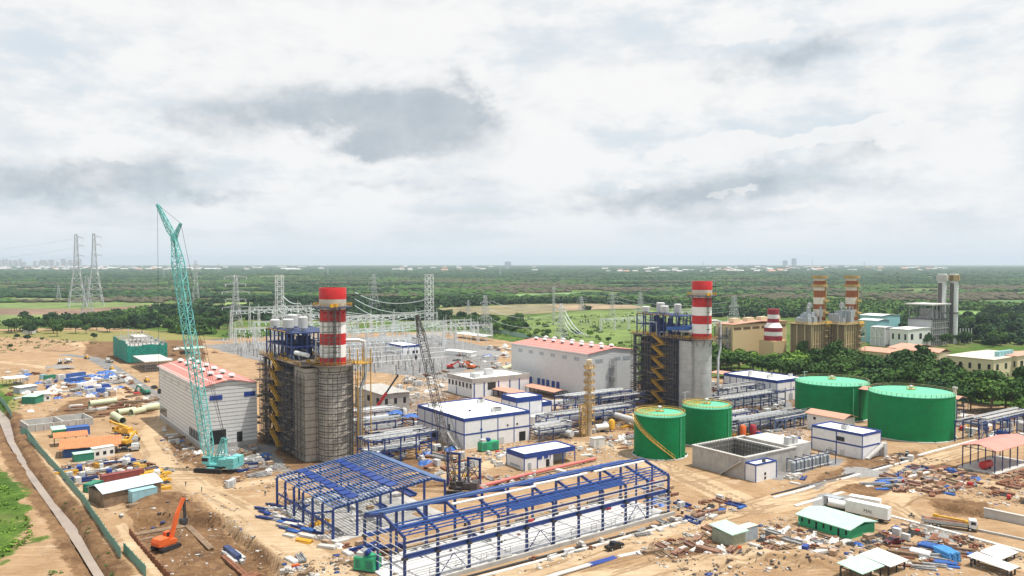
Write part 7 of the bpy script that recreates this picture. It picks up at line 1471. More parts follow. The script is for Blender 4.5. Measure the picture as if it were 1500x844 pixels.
piperun('duct_line', 'thick white insulated duct leading from the pipe racks to the small tanks', [P(868, 609) + Vector((0, 0, 3)), P(900, 618) + Vector((0, 0, 3)), P(935, 628) + Vector((0, 0, 3))], 1.4, LGREY)
for k, (a, b, lab) in enumerate((((131, 596), (170, 591), 'single pale green glass-fibre pipe on sand'), ((172, 609), (198, 605), 'pale green pipe lying near the ribbed hall, left of the long one'), ((192, 609), (211, 605), 'short pale green pipe in front of the long one'), ((207, 604), (236, 599), 'long pale green pipe ending at the ribbed hall corner'), ((183, 597), (192, 598), 'thin curved pale pipe piece behind the others'), ((166, 612), (180, 621), 'pale green pipe lying end-on toward the orange sheds'))):
    p, an, l = base2(a, b); t = thing('large_pipe', lab, 'pipe', p, an); r = 1.5 if k != 4 else .8; MB().lathe(0, 0, [(r, 0), (r, l), (r - .15, l), (r - .15, 0), (r, 0)], 20, False).build('shell', PIPEG, t, smooth=True); t.children[0].rotation_euler = (0, math.pi / 2, 0); t.children[0].location = (0, 0, r); MB().lathe(0, 0, [(r + .12, 0), (r + .12, .5), (r, .5)], 20, False).build('collar', PIPEG, t); t.children[1].rotation_euler = (0, math.pi / 2, 0); t.children[1].location = (0, 0, r)
# beige vent mast and silver pipe
p = P(863, 638); h = ht(p, 527); t = thing('vent_mast', 'tall slender beige vent mast with round platforms in front of the grey hall', 'mast', p, TH); BM = mat('beige_mast', (.60, .50, .36), .6, var=.1, grime=.2); OM = mat('ochre_platform', (.52, .34, .12), .6, var=.2, grime=.3)
MB().cyl(0, 0, 0, h * .42, 1.15, n=14, cap=False).lathe(0, 0, [(1.15, h * .42), (.8, h * .45), (.75, h - 1.5), (1.2, h - 1), (1.2, h)], 14).build('shaft', BM, t, smooth=True)
for k in range(8):
    z = h * (.2 + .098 * k); o = MB().lathe(0, 0, [(.8, z), (2.3, z), (2.3, z + .25), (.8, z + .25)], 12, False).build('platform', OM, t); rl = MB(); rail(rl, ringpts(0, 0, 2.2, z + .25, 10), 1.2, .14, 1.4); rl.build('railing', OM, o)
b = MB()
for k in range(int(h / .7)): b.bar((-1.6, -.3, k * .7), (-1.6, .3, k * .7), .1)
for s in (-.3, .3): b.bar((-1.6, s, 0), (-1.6, s, h - 2), .14)
b.build('ladder', OM, t); b = MB().lattice((-3.4, 0, 0), (-3.4, 0, h * .42), 2.0, 2.0, 7, .22, .13); 
for k in range(6): b.box(-4.3, -1, 2 + k * 2, -2.5, 1, 2.12 + k * 2)
b.build('stair_tower', OM, t)
p = P(1398, 619); h = ht(p, 567); t = thing('vent_pipe', 'silver vertical vent pipe with flanged top right of the last green tank', 'pipe', p); MB().lathe(0, 0, [(1.1, 0), (1.1, .4), (.75, .4), (.75, h - .8), (1.1, h - .8), (1.1, h)], 14).build('shaft', PIPEW, t, smooth=True); MB().box(-1.6, -1.6, -.3, 1.6, 1.6, .3).build('footing', CONCL, t)
for px, py, pt in ((1178, 600, 531), (1102, 560, 548), (1418, 600, 576), (1311, 560, 552), (441 + 562, 640, 560), (690, 512, 488)):
    p = P(px, py); h = min(ht(p, pt), 18); t = thing('lamp_pole', 'thin grey lamp pole with short arm near the tree belt' if px > 1100 else 'thin grey lamp pole beside the switchyard and boilers', 'lamp pole', p, 0, 'lamp poles by the trees' if px > 1100 else 'lamp poles by the yard'); MB().cyl(0, 0, 0, h, .22, .12, 8).build('pole', LGALV, t); MB().bar((-1, 0, h - .1), (1, 0, h + .1), .14).cbox(1, 0, h + .05, .8, .35, .15).build('arm', LGALV, t)
# portal frames
for lab, x, y, x2, yt in (('blue portal frame standing beside the black crane, left one', 656, 711, 673, 663), ('blue braced portal frame standing right of the black crane', 686, 710, 703, 671)):
    p = P(x, y); l = along(p, -TH + .15, x2); h = ht(p, yt); t = thing('portal_frame', lab, 'steel frame', p, -TH + .15); MB().bar((0, 0, 0), (0, 0, h), .6).bar((l, 0, 0), (l, 0, h), .6).build('post', SBLUE, t); MB().bar((-.4, 0, h), (l + .4, 0, h), .6).build('beam', SBLUE, t); MB().bar((0, 0, h * .2), (l, 0, h * .8), .18).bar((l, 0, h * .2), (0, 0, h * .8), .18).bar((0, 0, h * .55), (l, 0, h * .55), .25).build('bracing', DKBLUE, t)
def genset(label, a, b, h, dep):
    p, an, l = base2(a, b); t = thing('generator', label, 'generator', p, an); MB().box(0, 0, .35, l, dep, h).build('housing', MGREEN, t); MB().box(-.1, -.05, 0, l + .1, dep + .05, .345).build('skid', DSTEEL, t); each_box(t, 'louvre', CGREEN, [(l * .08, -.04, .8, l * .3, .02, h - .5), (l * .6, -.04, .8, l * .92, .02, h - .5)]); MB().box(l * .4, -.05, .6, l * .56, .02, h - .3).build('door', MGREEN, t); MB().tube([(l * .5, dep / 2 - .8, h + .7), (l * .5, dep / 2 + .8, h + .7)], .6, 12).build('silencer', BLUE, t, smooth=True); MB().box(.5, .4, h, 2.2, dep - .4, h + 1).build('fan_hood', LGREY, t)
genset('green generator set in front of the large banded control building', (706, 663), (731, 659), 3.4, 3); genset('green generator set in the foreground at the left end of the hall frame', (518, 836), (547, 840), 3.2, 4)
def skid(label, a, b, h, dep, m, cat='equipment'):
    p, an, l = base2(a, b); t = thing('equipment_box', label, cat, p, an); MB().box(0, 0, .2, l, dep, h).build('housing', m, t); MB().box(-.1, -.1, 0, l + .1, dep + .1, .195).build('skid', CONC, t); MB().box(l * .2, -.04, .6, l * .45, .02, h - .4).build('door', LGREY, t); MB().box(-.1, -.1, h + .003, l + .1, dep + .1, h + .15).build('lid', LGREY, t)
skid('white box on the sand between the pump house and the small tanks', (870, 656), (886, 654), 3.3, 3, PWHITE); skid('large white equipment enclosure right of the taller white block', (781, 628), (812, 622), 4.6, 5, PWHITE); skid('grey panelled silencer box beside the white enclosure', (809, 632), (823, 635), 4.2, 6, CGREY); skid('red container-like box under the rack by the second boiler', (886, 592), (912, 588), 4, 4, REDP); skid('white cabinet right of the concrete basin', (1143, 690), (1158, 686), 2, 2, LGREY)
for lab, a, b, m in (('orange vertical vessel by the racks behind the basin', 1088, 641, ORANGE), ('purple-red vertical vessel by the racks behind the basin', 1103, 640, CRIM), ('yellow vertical vessel near the beige vent mast', 896, 632, YEL), ('white vertical vessel beside the far pipe rack, left one', 570, 617, LGREY), ('white vertical vessel beside the far pipe rack, right one', 592, 614, LGREY)):
    p = P(a, b); t = thing('vertical_vessel', lab, 'vessel', p); MB().lathe(0, 0, [(.9, .8), (1.3, 1.2), (1.3, 4.4), (.8, 5)], 14).build('shell', m, t, smooth=True); [MB().bar((math.cos(k * 2.1) * 1.1, math.sin(k * 2.1) * 1.1, 0), (math.cos(k * 2.1) * 1.1, math.sin(k * 2.1) * 1.1, 1.4), .2).build('leg', DSTEEL, t) for k in range(3)]
for lab, a, b, m in (('white horizontal vessel on saddles near the beige vent mast', (872, 634), (890, 632), PWHITE), ('big pipe elbow piece near the grey hall gable end', (735, 545), (752, 540), PIPEG), ('grey horizontal vessel left of the vent mast', (825, 640), (838, 643), LGREY)):
    p, an, l = base2(a, b); t = thing('horizontal_vessel', lab, 'vessel', p, an); MB().tube([(0, 0, 2), (.3, 0, 2), (l, 0, 2)], 1.3, 14).build('shell', m, t, smooth=True); MB().box(l * .2, -.8, 0, l * .3, .8, 1).build('saddle', CONC, t); MB().box(l * .7, -.8, 0, l * .8, .8, 1).build('saddle', CONC, t)
# fence along the canal
def fence(pts, label, h=2.3, grp=None, m=FENCEG):
    for a, b in zip(pts[:-1], pts[1:]):
        p, an, l = base2(a, b); t = thing('sheet_fence', label, 'fence', (p.x, p.y, gz(p.x, p.y)), an, grp); MB().box(0, -.04, -1.2, l, .04, h).build('sheet', m, t)
        for i in range(max(2, int(l / 3))): x = l * (i + .5) / max(2, int(l / 3)); MB().bar((x, .1, -1.2), (x, .1, h + .15), .12).build('post', DSTEEL, t)
fence([(40, 645), (56, 661), (71, 678), (90, 699), (109, 721), (122, 738), (133, 756), (144, 771), (154, 787), (166, 804), (177, 821)], 'green sheet fence length running beside the canal and the storage yard', grp='canal fence lengths'); fence([(181, 811), (197, 828), (214, 846)], 'green sheet fence in the foreground corner beyond the gap', grp='fence beyond the gap'); fence([(-2, 585), (8, 597), (17, 611)], 'green sheet fence at the far left end of the canal', grp='far left fence lengths'); fence([(30, 637), (39, 637)], 'short cross piece of green fence behind the orange sheds'); fence([(39, 637), (50, 652), (57, 662)], 'green sheet fence directly left of the orange sheds', grp='fence left of the orange sheds')
fence([(705, 484), (760, 494), (830, 505)], 'pale green site fence behind the grey hall roof', 4, 'pale fence lengths', m=mat('pale_fence', (.30, .42, .36), .7))
# sheet piles round the pit and timber baulks
t = thing('sheet_pile_wall', 'rusty sheet pile wall along the near left edge of the pit', 'retaining wall', P(184, 778)); o = P(184, 778); b = MB()
line = [P(*q) for q in ((184, 778), (200, 800), (222, 824), (242, 846))]; pts = []
for a, c in zip(line[:-1], line[1:]):
    n = int((c - a).length / .55)
    for k in range(n): q = a.lerp(c, k / n); off = .16 if (k // 2) % 2 else -.16; d = (c - a).normalized(); pts.append(q + Vector((-d.y, d.x, 0)) * (off + 1.0))
for a, c in zip(pts[:-1], pts[1:]): b.bar(a - o + Vector((0, 0, -1.4)), c - o + Vector((0, 0, -1.4)), .12, 4.0)
b.build('piles', RUST, t)
def bundle(name, label, cat, a, b, kind, m, n=6, r=.3, z=0, grp=None):
    p, an, l = base2(a, b); p.z = gz(p.x, p.y) + z; t = thing(name, label, cat, p, an, grp); r_ = random.Random(int(a[0] * 7 + a[1])); bb_ = MB()
    for k in range(n):
        y, zz = (k % 4) * r * 2.1, r + (k // 4) * r * 1.9; dx = r_.uniform(-.3, .3)
        if kind == 'tube': bb_.tube([(dx, y, zz), (l + dx, y, zz)], r, 8)
        else: bb_.bar((dx, y, zz), (l + dx, y, zz), r * 1.8, r * 1.6)
    bb_.build('lengths', m, t); MB().box(l * .2, -r, -.02, l * .2 + .25, r * 7, .12).build('bearer', WOOD, t)
for q in (((187, 748), (258, 733), 'long brown timber baulks lying behind the pit, rear pair', WOOD, 2, .45), ((190, 770), (270, 757), 'long brown timber baulks lying beside the orange excavator', WOOD, 3, .4), ((190, 779), (228, 771), 'shorter dark baulks at the left edge of the pit', WOOD, 2, .35), ((272, 757), (306, 789), 'brown steel beams lying down into the pit', WOOD, 3, .25), ((325, 799), (361, 830), 'rusty beams edging the small island of blocks in the pit', RUST, 2, .35), ((335, 848), (381, 827), 'dark square beams across the front rim of the pit', RUST, 3, .5), ((249, 851), (246, 827), 'rusty pile stub pair standing at the pit corner', RUST, 2, .5)): bundle('beam_stack', q[2], 'beams', q[0], q[1], 'bar', q[3], q[4], q[5])
q = G(340, 797); t = thing('block_pallet', 'long dark blue steel block on the island in the pit', 'steel block', q, 2.25); MB().box(-4.5, -.7, 0, 4.5, .7, 1.6).build('block', DKBLUE, t); MB().box(-4.6, -.8, -.4, 4.6, .8, -.003).build('bearer', WOOD, t)
for k, (x, y) in enumerate(((334, 797), (338, 802), (350, 795), (348, 800))): q = G(x, y); t = thing('plank_stack', 'pale plank stack beside the blue block in the pit', 'planks', q, 2.25, 'pale planks in the pit'); MB().box(-3.5, -.5, 0, 3.5, .5, .6).build('planks', CONCL, t); MB().box(-3.6, -.4, .603, 2, .4, .75).build('top_plank', LGREY, t)
q = G(57, 655 + 20); 
p, an, l = base2((1441, 757), (1520, 774)); t = thing('concrete_wall', 'long pale concrete retaining wall at the right edge', 'wall', p, an); MB().box(0, 0, -1.5, l, .6, 2.4).build('wall', CONCL, t); MB().box(-.1, -.2, 2.4, l, .8, 2.6).build('coping', CONCL, t)
# kerbs along the sand roads
KM = mat('kerb_concrete', (.62, .60, .56), .9, var=.15, grime=.4, gcol=(.45, .37, .28))
def kerb(pts, w_=.9, hh=.25, m=KM):
    b = MB(); ps = [P(*q) for q in pts]
    for a, c in zip(ps[:-1], ps[1:]): b.bar(Vector((a.x, a.y, .1)), Vector((c.x, c.y, .1)), w_, hh * 2)
    structure(b.build('kerb', m))
kerb([(660, 858), (800, 820.5), (925, 786), (1049, 752)], .8); kerb([(670, 850), (800, 815.5), (925, 781.5), (1047, 748)], .5, .3, DSTEEL); kerb([(720, 872), (819, 841), (866, 827)], 1.5, .12, CONCL); kerb([(906, 816), (958, 805)], 1.5, .12, CONCL); kerb([(1133, 730), (1240, 701), (1330, 676)], 1.0); kerb([(1130, 726), (1240, 697), (1300, 682)], .5, .3, DSTEEL); kerb([(1165, 742), (1235, 722), (1290, 709), (1370, 690)], 1.2); kerb([(1345, 668), (1400, 653), (1430, 645)], 1.0); kerb([(1305, 757), (1400, 782), (1510, 812)], 1.0); kerb([(1425, 776), (1515, 795)], .8, .4, CONC)
# dirt and gravel heaps
for lab, x, y, r, hh, m in (('grey gravel heap beside the low market-like roofs', 710, 519, 15, 4, GRAVM), ('flat grey gravel heap behind the green roofed office', 1222, 734, 7, 1.4, GRAVM), ('grey gravel ridge in front of the treatment building', 1268, 692, 8, 1.2, GRAVM), ('dark grey gravel heap on the left sand flats', 85, 543, 7, 2, GRAVM), ('brown earth mound on the dry grass left of the netted building', 88, 513, 11, 3.5, DIRT), ('grey chippings heap beside the truck crane', 1378, 786, 5, .8, GRAVM), ('brown earth heap near the yellow excavator by the grey hall', 688, 548, 7, 2.5, DIRT)):
    q = G(x, y, -.3); t = thing('material_heap', lab, 'heap', q, R.uniform(0, 6)); b = MB(); rr = random.Random(x); prof = 8; n = 18
    for j in range(prof + 1):
        for i in range(n): a = 2 * math.pi * i / n; f = j / prof; k = r * (1 - f) * (1 + .18 * math.sin(3 * a + x) + rr.uniform(-.06, .06)); b.v.append((math.cos(a) * k * 1.3, math.sin(a) * k, hh * (f ** .8) * (1 + rr.uniform(-.06, .06))))
    for j in range(prof):
        for i in range(n): b.f.append((j * n + i, j * n + (i + 1) % n, (j + 1) * n + (i + 1) % n, (j + 1) * n + i))
    b.build('heap', m, t, smooth=True)
# ------------------------------------------------------------------ scattered building material
def k_planks(m): return MB().box(-2.2, -.6, 0, 2.2, -.05, .35).box(-2.1, .0, 0, 2.3, .6, .3).box(-2.0, -.45, .352, 2.2, .3, .6), m, 'planks'
KINDS = {}
def proto(key, name, desc, cat, builds):
    t = thing(name, desc, cat); 
    for nm, mb, m in builds: mb.build(nm, m, t, smooth=False)
    KINDS[key] = (t, desc)
def beams(n, l, w_, r_=.25, tube=False):
    b = MB(); rr = random.Random(n * 10 + int(l))
    for k in range(n):
        y, z = (k % 4) * r_ * 2.2 - r_ * 3, r_ + (k // 4) * r_ * 1.9; a = rr.uniform(-.05, .05) * l
        (b.tube([(-l / 2 + a, y, z), (l / 2 + a, y + rr.uniform(-.2, .2), z)], r_, 7) if tube else b.bar((-l / 2 + a, y, z), (l / 2 + a, y + rr.uniform(-.25, .25), z), r_ * 1.7, r_ * 1.5))
    return b
def heap(seed, r=1.4, h=1.0, n=14):
    rr = random.Random(seed); b = MB()
    for k in range(n): a = rr.uniform(0, 6.3); q = r * rr.random() ** .6; s = rr.uniform(.25, .7); b.cbox(math.cos(a) * q, math.sin(a) * q, h * (1 - q / r) * rr.uniform(.3, .9) + s * .2, s * 1.6, s, s * .8, rr.uniform(0, 3))
    return b
def crumple(seed, s=1.6):
    rr = random.Random(seed); b = MB(); n = 7
    for i in range(n):
        for j in range(n):
            e = min(i, j, n - 1 - i, n - 1 - j); b.v.append(((i - 3) * s / 3 + rr.uniform(-.15, .15), (j - 3) * s / 4 + rr.uniform(-.15, .15), 0 if e == 0 else rr.uniform(.35, 1.0) * min(1, e * .7)))
    for i in range(n - 1):
        for j in range(n - 1): k = i * n + j; b.f.append((k, k + n, k + n + 1, k + 1))
    return b
br_ = lambda: MB().box(-1.2, -.8, -.02, -1, .8, .12).box(1, -.8, -.02, 1.2, .8, .12)
proto('wood', 'timber_bundle', 'reddish timber bundle', 'timber', [('lengths', beams(9, 4.5, 1), WOODR), ('bearer', br_(), WOOD)])
proto('brown', 'timber_bundle', 'brown timber bundle', 'timber', [('lengths', beams(7, 5.5, 1, .22), WOOD), ('bearer', br_(), WOOD)])
proto('rust', 'steel_bundle', 'rusty steel bar bundle', 'steel', [('lengths', beams(8, 6, 1, .18), RUST), ('bearer', br_(), WOOD)])
proto('blueb', 'steel_bundle', 'blue painted steel beam bundle', 'steel', [('lengths', beams(5, 6.5, 1, .26), SBLUE), ('bearer', br_(), WOOD)])
proto('bluep', 'pipe_bundle', 'bright blue pipe bundle', 'pipes', [('lengths', beams(8, 5, 1, .2, True), TARPB), ('bearer', br_(), WOOD)])
proto('grey', 'pipe_bundle', 'grey steel pipe bundle', 'pipes', [('lengths', beams(9, 5.5, 1, .2, True), SCAFFL), ('bearer', br_(), WOOD)])
proto('pale', 'sheet_stack', 'pale sheet stack', 'sheets', [('sheets', MB().box(-2.2, -.9, .1, 2.2, .9, .5).box(-2, -.85, .503, 2.1, .8, .7), CONCL), ('bearer', br_(), WOOD)])
proto('white', 'white_sheet_pile', 'white plastic covered pile', 'covered pile', [('cover', crumple(3), TARPW), ('load', MB().box(-1.1, -.8, 0, 1.1, .8, .3), WOOD)])
proto('tarp', 'tarp_pile', 'blue tarpaulin covered pile', 'covered pile', [('cover', crumple(5, 2.0), TARPB), ('load', MB().box(-1.3, -.9, 0, 1.3, .9, .3), WOOD)])
proto('black', 'covered_pile', 'black sheeted pile', 'covered pile', [('cover', crumple(8, 1.7), BLACK), ('load', MB().box(-1.1, -.8, 0, 1.1, .8, .3), WOOD)])
proto('crate', 'wooden_crate', 'brown wooden crate', 'crate', [('box', MB().box(-1, -.75, .12, 1, .75, 1.3), mat('crate_wood', (.36, .25, .17), .85, var=.25)), ('batten', MB().box(-1.04, -.79, .3, 1.04, -.752, .45).box(-1.04, -.79, 1.0, 1.04, -.752, 1.15), WOOD), ('skid', br_(), WOOD)])
proto('rub', 'rubble_heap', 'rubble heap', 'rubble', [('stones', heap(2), STONE), ('chunks', heap(7, 1.6, .5, 7), CONC)])
proto('rub2', 'scrap_heap', 'dark scrap heap', 'scrap', [('scrap', heap(4, 1.5, .9), RUST), ('chunks', heap(9, 1.6, .5, 7), DSTEEL)])
proto('yel', 'yellow_frame_stack', 'yellow steel frame stack', 'steel', [('frames', MB().lattice((-2.6, 0, .5), (2.6, 0, .5), 1.0, 1.0, 5, .2, .14), YEL), ('bearer', br_(), WOOD)])
proto('yelb', 'yellow_beam_bundle', 'yellow beam bundle', 'steel', [('lengths', beams(8, 6, 1, .26), YEL), ('bearer', br_(), WOOD)])
proto('drum', 'steel_drum', 'dark steel drum', 'drum', [('drum', MB().lathe(0, 0, [(.5, 0), (.52, .05), (.5, .1), (.5, .6), (.53, .65), (.5, .7), (.5, 1.2)], 12), DSTEEL), ('lid', MB().cyl(0, 0, 1.2, 1.24, .45, n=12), CGREY)])
proto('reel', 'cable_reel', 'wooden cable reel', 'reel', [('flange', MB().cyl(0, 0, 0, .15, 1, n=14), WOOD), ('flange', MB().cyl(0, 0, 1.0, 1.15, 1, n=14), WOOD), ('cable', MB().cyl(0, 0, .15, 1.0, .7, n=14), BLACK)])
proto('tank', 'plastic_tank', 'white water tank', 'tank', [('body', MB().lathe(0, 0, [(.9, 0), (.95, .1), (.95, 1.7), (.5, 2.1)], 14), PWHITE), ('cap', MB().cyl(0, 0, 2.1, 2.25, .35, n=10), CBLUE)])
proto('red', 'red_machine', 'red compressor', 'machine', [('housing', MB().yprism([(-1.1, .4), (1.0, .4), (1.1, 1.0), (.6, 1.5), (-1.1, 1.5)], -.6, .6), REDP), ('wheel', MB().tube([(0, -.7, .35), (0, .7, .35)], .35, 10), BLACK), ('drawbar', MB().bar((1.0, 0, .5), (2.0, 0, .4), .12), DSTEEL)])
proto('orng', 'orange_barrier', 'orange water barrier', 'barrier', [('barrier', MB().yprism([(-1.2, 0), (1.2, 0), (1.1, .35), (1.0, .9), (-1.0, .9), (-1.1, .35)], -.28, .28), ORANGE), ('cap', MB().cyl(0, 0, .9, .96, .1, n=8), DSTEEL)])
proto('box', 'equipment_cabinet', 'pale grey equipment cabinet', 'cabinet', [('housing', MB().box(-1.1, -.7, .15, 1.1, .7, 1.9), LGREY), ('door', MB().box(-.5, -.74, .4, .5, -.702, 1.7), CGREY), ('skid', br_(), WOOD)])
proto('bluem', 'blue_machine', 'blue machine', 'machine', [('housing', MB().box(-1.3, -.7, .4, .9, .7, 1.6).box(.9, -.5, .4, 1.5, .5, 1.1), BLUE), ('wheel', MB().tube([(-.6, -.8, .4), (-.6, .8, .4)], .4, 10), BLACK)])
proto('kerbs', 'concrete_block_stack', 'pale concrete block stack', 'blocks', [('blocks', MB().box(-1.6, -.6, 0, -.1, .6, .8).box(.0, -.55, 0, 1.5, .6, .75).box(-.9, -.5, .803, .8, .5, 1.4), CONCL), ('bearer', br_(), WOOD)])
TAKEN = [(Matrix.Translation((-P(900, 804).x, -P(900, 804).y, 0)), -5, 5, -4, 4)]
bpy.context.view_layer.update()
for o in list(C.objects):
    if o.parent is None and o.get('category') and any(k in o.name for k in ('truck', 'container', 'shed', 'office', 'caravan', 'excavator', 'generator', 'building', 'cabin', 'house', 'hall', 'person', 'motorcycle', 'trailer', 'roller', 'tank', 'crane', 'equipment', 'beam_stack', 'basin', 'large_pipe', 'workshop', 'filter')) and not any(k in o.name for k in ('steel_frame', 'open_shed', 'town', 'ware')):
        pts_ = [v for ch in o.children if ch.name.split('.')[0] not in ('boom', 'jib', 'pendant_rope', 'boom_extension', 'hook_block', 'jib_strut', 'mast') and ch.type == 'MESH' for v in ch.bound_box]
        if pts_: TAKEN.append((o.matrix_world.inverted(), min(v[0] for v in pts_) - 1.2, max(v[0] for v in pts_) + 1.2, min(v[1] for v in pts_) - 1.2, max(v[1] for v in pts_) + 1.2))
def free(x, y):
    for m, a, b, c, d in TAKEN:
        q = m @ Vector((x, y, 0))
        if a < q.x < b and c < q.y < d: return False
    return True
def scatter(pts, where, seed, smin=.7, smax=1.15, ang=None, **kinds):
    r_ = random.Random(seed); pg = poly(pts); x0, y0 = pg.min(0); x1, y1 = pg.max(0); placed = []; r_.random()
    for key, n in kinds.items():
        t, desc = KINDS[key]
        for _ in range(max(1, round(n * (.35 if key in ('red', 'orng') else .75)))):
            for _t in range(40):
                x, y = r_.uniform(x0, x1), r_.uniform(y0, y1)
                if inside(x, y, pg) and free(x, y) and all((x - a) ** 2 + (y - b) ** 2 > 4.2 for a, b in placed): break
            else: continue
            placed.append((x, y)); a = (r_.choice((TH, TH + math.pi / 2, TH + .4)) + r_.uniform(-.25, .25)) if ang is None else ang + r_.uniform(-.15, .15)
            s = r_.uniform(smin, smax); copy_tree(t, (x, y, gz(x, y) - .05), a, f'{desc} {where}', f'{KINDS[key][0].name}s {where}'.replace('_', ' ')[:100], (s * r_.uniform(.8, 1.25), s, s * r_.uniform(.8, 1.2)))
scatter([(84, 683), (130, 678), (190, 672), (245, 690), (238, 702), (215, 700), (150, 692), (120, 705), (112, 716), (95, 697)], 'in the fenced material yard by the canal', 1, .7, 1.2, yel=5, yelb=6, grey=14, blueb=10, pale=10, white=5, rub2=8, crate=8, box=8, bluem=4, black=4, drum=6, tank=4, wood=4)
scatter([(205, 692), (232, 690), (245, 708), (238, 720), (215, 706)], 'at the right end of the material yard', 2, yelb=9, yel=4, grey=3, black=3, tank=2)
scatter([(60, 560), (130, 552), (170, 548), (178, 565), (160, 585), (120, 580), (80, 585)], 'in the far storage ground left of the asphalt road', 3, 1, 1.9, tarp=14, white=14, pale=12, box=10, rub2=10, grey=8, crate=8, bluem=6, tank=5, brown=6, rub=6)
scatter([(125, 553), (168, 543), (172, 556), (135, 560)], 'in the heap beside the asphalt road', 31, 1.2, 2.2, tarp=16, white=6, pale=4)
scatter([(170, 545), (190, 555), (235, 588), (230, 598), (180, 575)], 'along the asphalt road edge', 4, 1, 1.6, rub2=9, pale=8, white=4, brown=8, crate=5, rub=6, red=2)
scatter([(130, 590), (230, 582), (232, 598), (180, 612), (60, 612)], 'in the brown trenching ground near the pale green pipes', 5, 1, 1.7, brown=10, rust=9, rub2=10, pale=5, rub=6)
scatter([(0, 545), (60, 540), (60, 600), (30, 605), (0, 580)], 'near the sheds at the far left', 6, 1, 1.6, white=7, rub2=9, pale=6, box=4, tarp=2, rub=6)
scatter([(235, 690 - 65), (300, 668), (330, 668), (320, 678), (250, 650)], 'beside the ribbed hall wall', 7, pale=7, white=3, tarp=3, red=1, rub=6, brown=4, kerbs=4, orng=1)
scatter([(325, 662), (385, 655), (400, 690), (380, 705), (345, 690)], 'on the ground between the teal crane and the wrapped boiler', 8, grey=8, rub=8, brown=7, blueb=4, white=4, crate=5, kerbs=5, tarp=2)
scatter([(330, 708), (345, 705), (348, 714), (332, 716)], 'in the small pile below the teal crane', 9, crate=3, box=2, drum=1)
scatter([(378, 745), (405, 738), (425, 760), (480, 790), (500, 800), (470, 806), (420, 785), (385, 760)], 'beside the purlin roofed frame', 10, .6, 1.0, ang=.45 - .9, blueb=10, pale=12, bluep=4, grey=4, yelb=2, kerbs=5, white=2, rub=4, bluem=2, crate=3)
scatter([(410, 740), (600, 690), (640, 700), (500, 785)], 'on the slab under the purlin roofed frame', 11, pale=9, blueb=10, kerbs=6, yelb=3, rub=6, grey=8, white=4, crate=5, drum=4)
scatter([(480, 790), (560, 800), (590, 835), (545, 808), (510, 812)], 'at the left end of the hall frame', 12, .6, 1.0, blueb=6, white=3, rub2=5, pale=3, crate=2)
scatter([(560, 825), (700, 805), (955, 745), (930, 715), (780, 745), (560, 800)], 'on the white floor of the hall frame', 13, .4, .8, white=4, pale=8, red=7, grey=12, crate=7, blueb=6, drum=10, bluem=3, rub=5, rub2=6)
scatter([(760, 826), (985, 762), (1040, 745), (1050, 757), (800, 822)], 'in the trench strip in front of the hall frame', 14, .5, .9, rub=16, kerbs=7, pale=7, grey=8, rub2=8, crate=4)
scatter([(985, 740), (1060, 730), (1095, 742), (1000, 768)], 'beside the track right of the hall frame', 15, .6, 1.0, wood=4, rub2=9, bluep=3, blueb=4, rub=7, black=3, box=3, drum=6, brown=5, crate=3)
scatter([(940, 700), (990, 715), (990, 750), (970, 760), (940, 720)], 'at the right gable of the hall frame', 16, .6, 1.0, tarp=2, wood=6, crate=6, bluep=4, red=1, grey=5)
scatter([(930, 806), (1040, 775), (1060, 785), (1040, 800), (1090, 805), (1060, 815), (960, 815)], 'on the sand before the road, left of the small shed', 17, .5, .95, wood=9, brown=11, pale=7, white=5, rub=7, rub2=7, orng=3)
scatter([(1080, 800), (1130, 770), (1190, 775), (1240, 795), (1220, 815), (1130, 812)], 'in the litter between small shed and green office', 18, .55, 1.05, white=12, rub2=14, pale=10, brown=9, black=5, crate=5, grey=6, bluem=2, drum=5, rub=10, wood=6)
scatter([(1230, 800), (1300, 775), (1345, 772), (1340, 790), (1290, 800)], 'around the parked maroon pickup', 19, .6, 1.1, black=10, box=3, tarp=2, crate=6, rub2=5, white=4, rub=5)
scatter([(1316, 800), (1370, 796), (1420, 806), (1400, 832), (1340, 835), (1318, 815)], 'in the pipe storage beside the white canopies', 20, .6, 1.1, ang=-.35, bluep=5, grey=9, white=6, brown=8, orng=3, rust=8, rub2=7, tarp=3, crate=4, red=2)
scatter([(1340, 780), (1420, 790), (1440, 810), (1380, 800)], 'on the sand below the truck crane', 21, .55, 1.0, rub2=8, drum=6, rust=6, crate=5, brown=6, red=2, black=4)
scatter([(1280, 706), (1350, 682), (1430, 692), (1440, 712), (1380, 726), (1310, 720)], 'in the big material field right of the road', 22, .65, 1.1, wood=18, crate=24, bluep=4, blueb=7, brown=10, rust=14, red=5, tarp=5, grey=10, black=4, reel=5, rub=8, white=3)
scatter([(1276, 712), (1310, 700), (1325, 712), (1300, 722)], 'in the blue stack at the road edge', 23, ang=.1, bluep=6, black=3, grey=5)
scatter([(1460, 700), (1520, 680), (1520, 715), (1470, 715)], 'on the ground below the open red roofed shed', 24, .6, 1.1, rust=12, wood=12, crate=5, rub2=7, red=3, brown=6)
scatter([(1420, 700), (1510, 735), (1510, 745), (1430, 715)], 'near the retaining wall', 25, crate=3, rub2=4, rust=3, black=2, red=2)
scatter([(1295, 668), (1330, 660), (1340, 675), (1305, 682)], 'right of the treatment building stair', 26, drum=5, crate=6, black=4, box=3, kerbs=4, pale=3)
scatter([(1400, 600), (1440, 615), (1500, 610), (1510, 640), (1430, 650), (1395, 635)], 'in the yard behind the open red roofed shed', 27, 1, 1.6, box=8, grey=10, red=4, pale=10, bluem=5, rust=8, white=5, yel=3)
scatter([(640, 640), (700, 680), (690, 715), (640, 700), (610, 670)], 'around the foot of the black crane', 28, .9, 1.5, tarp=4, box=6, rub=7, crate=6, grey=8, rust=6, drum=5, yel=4, kerbs=7, orng=2)
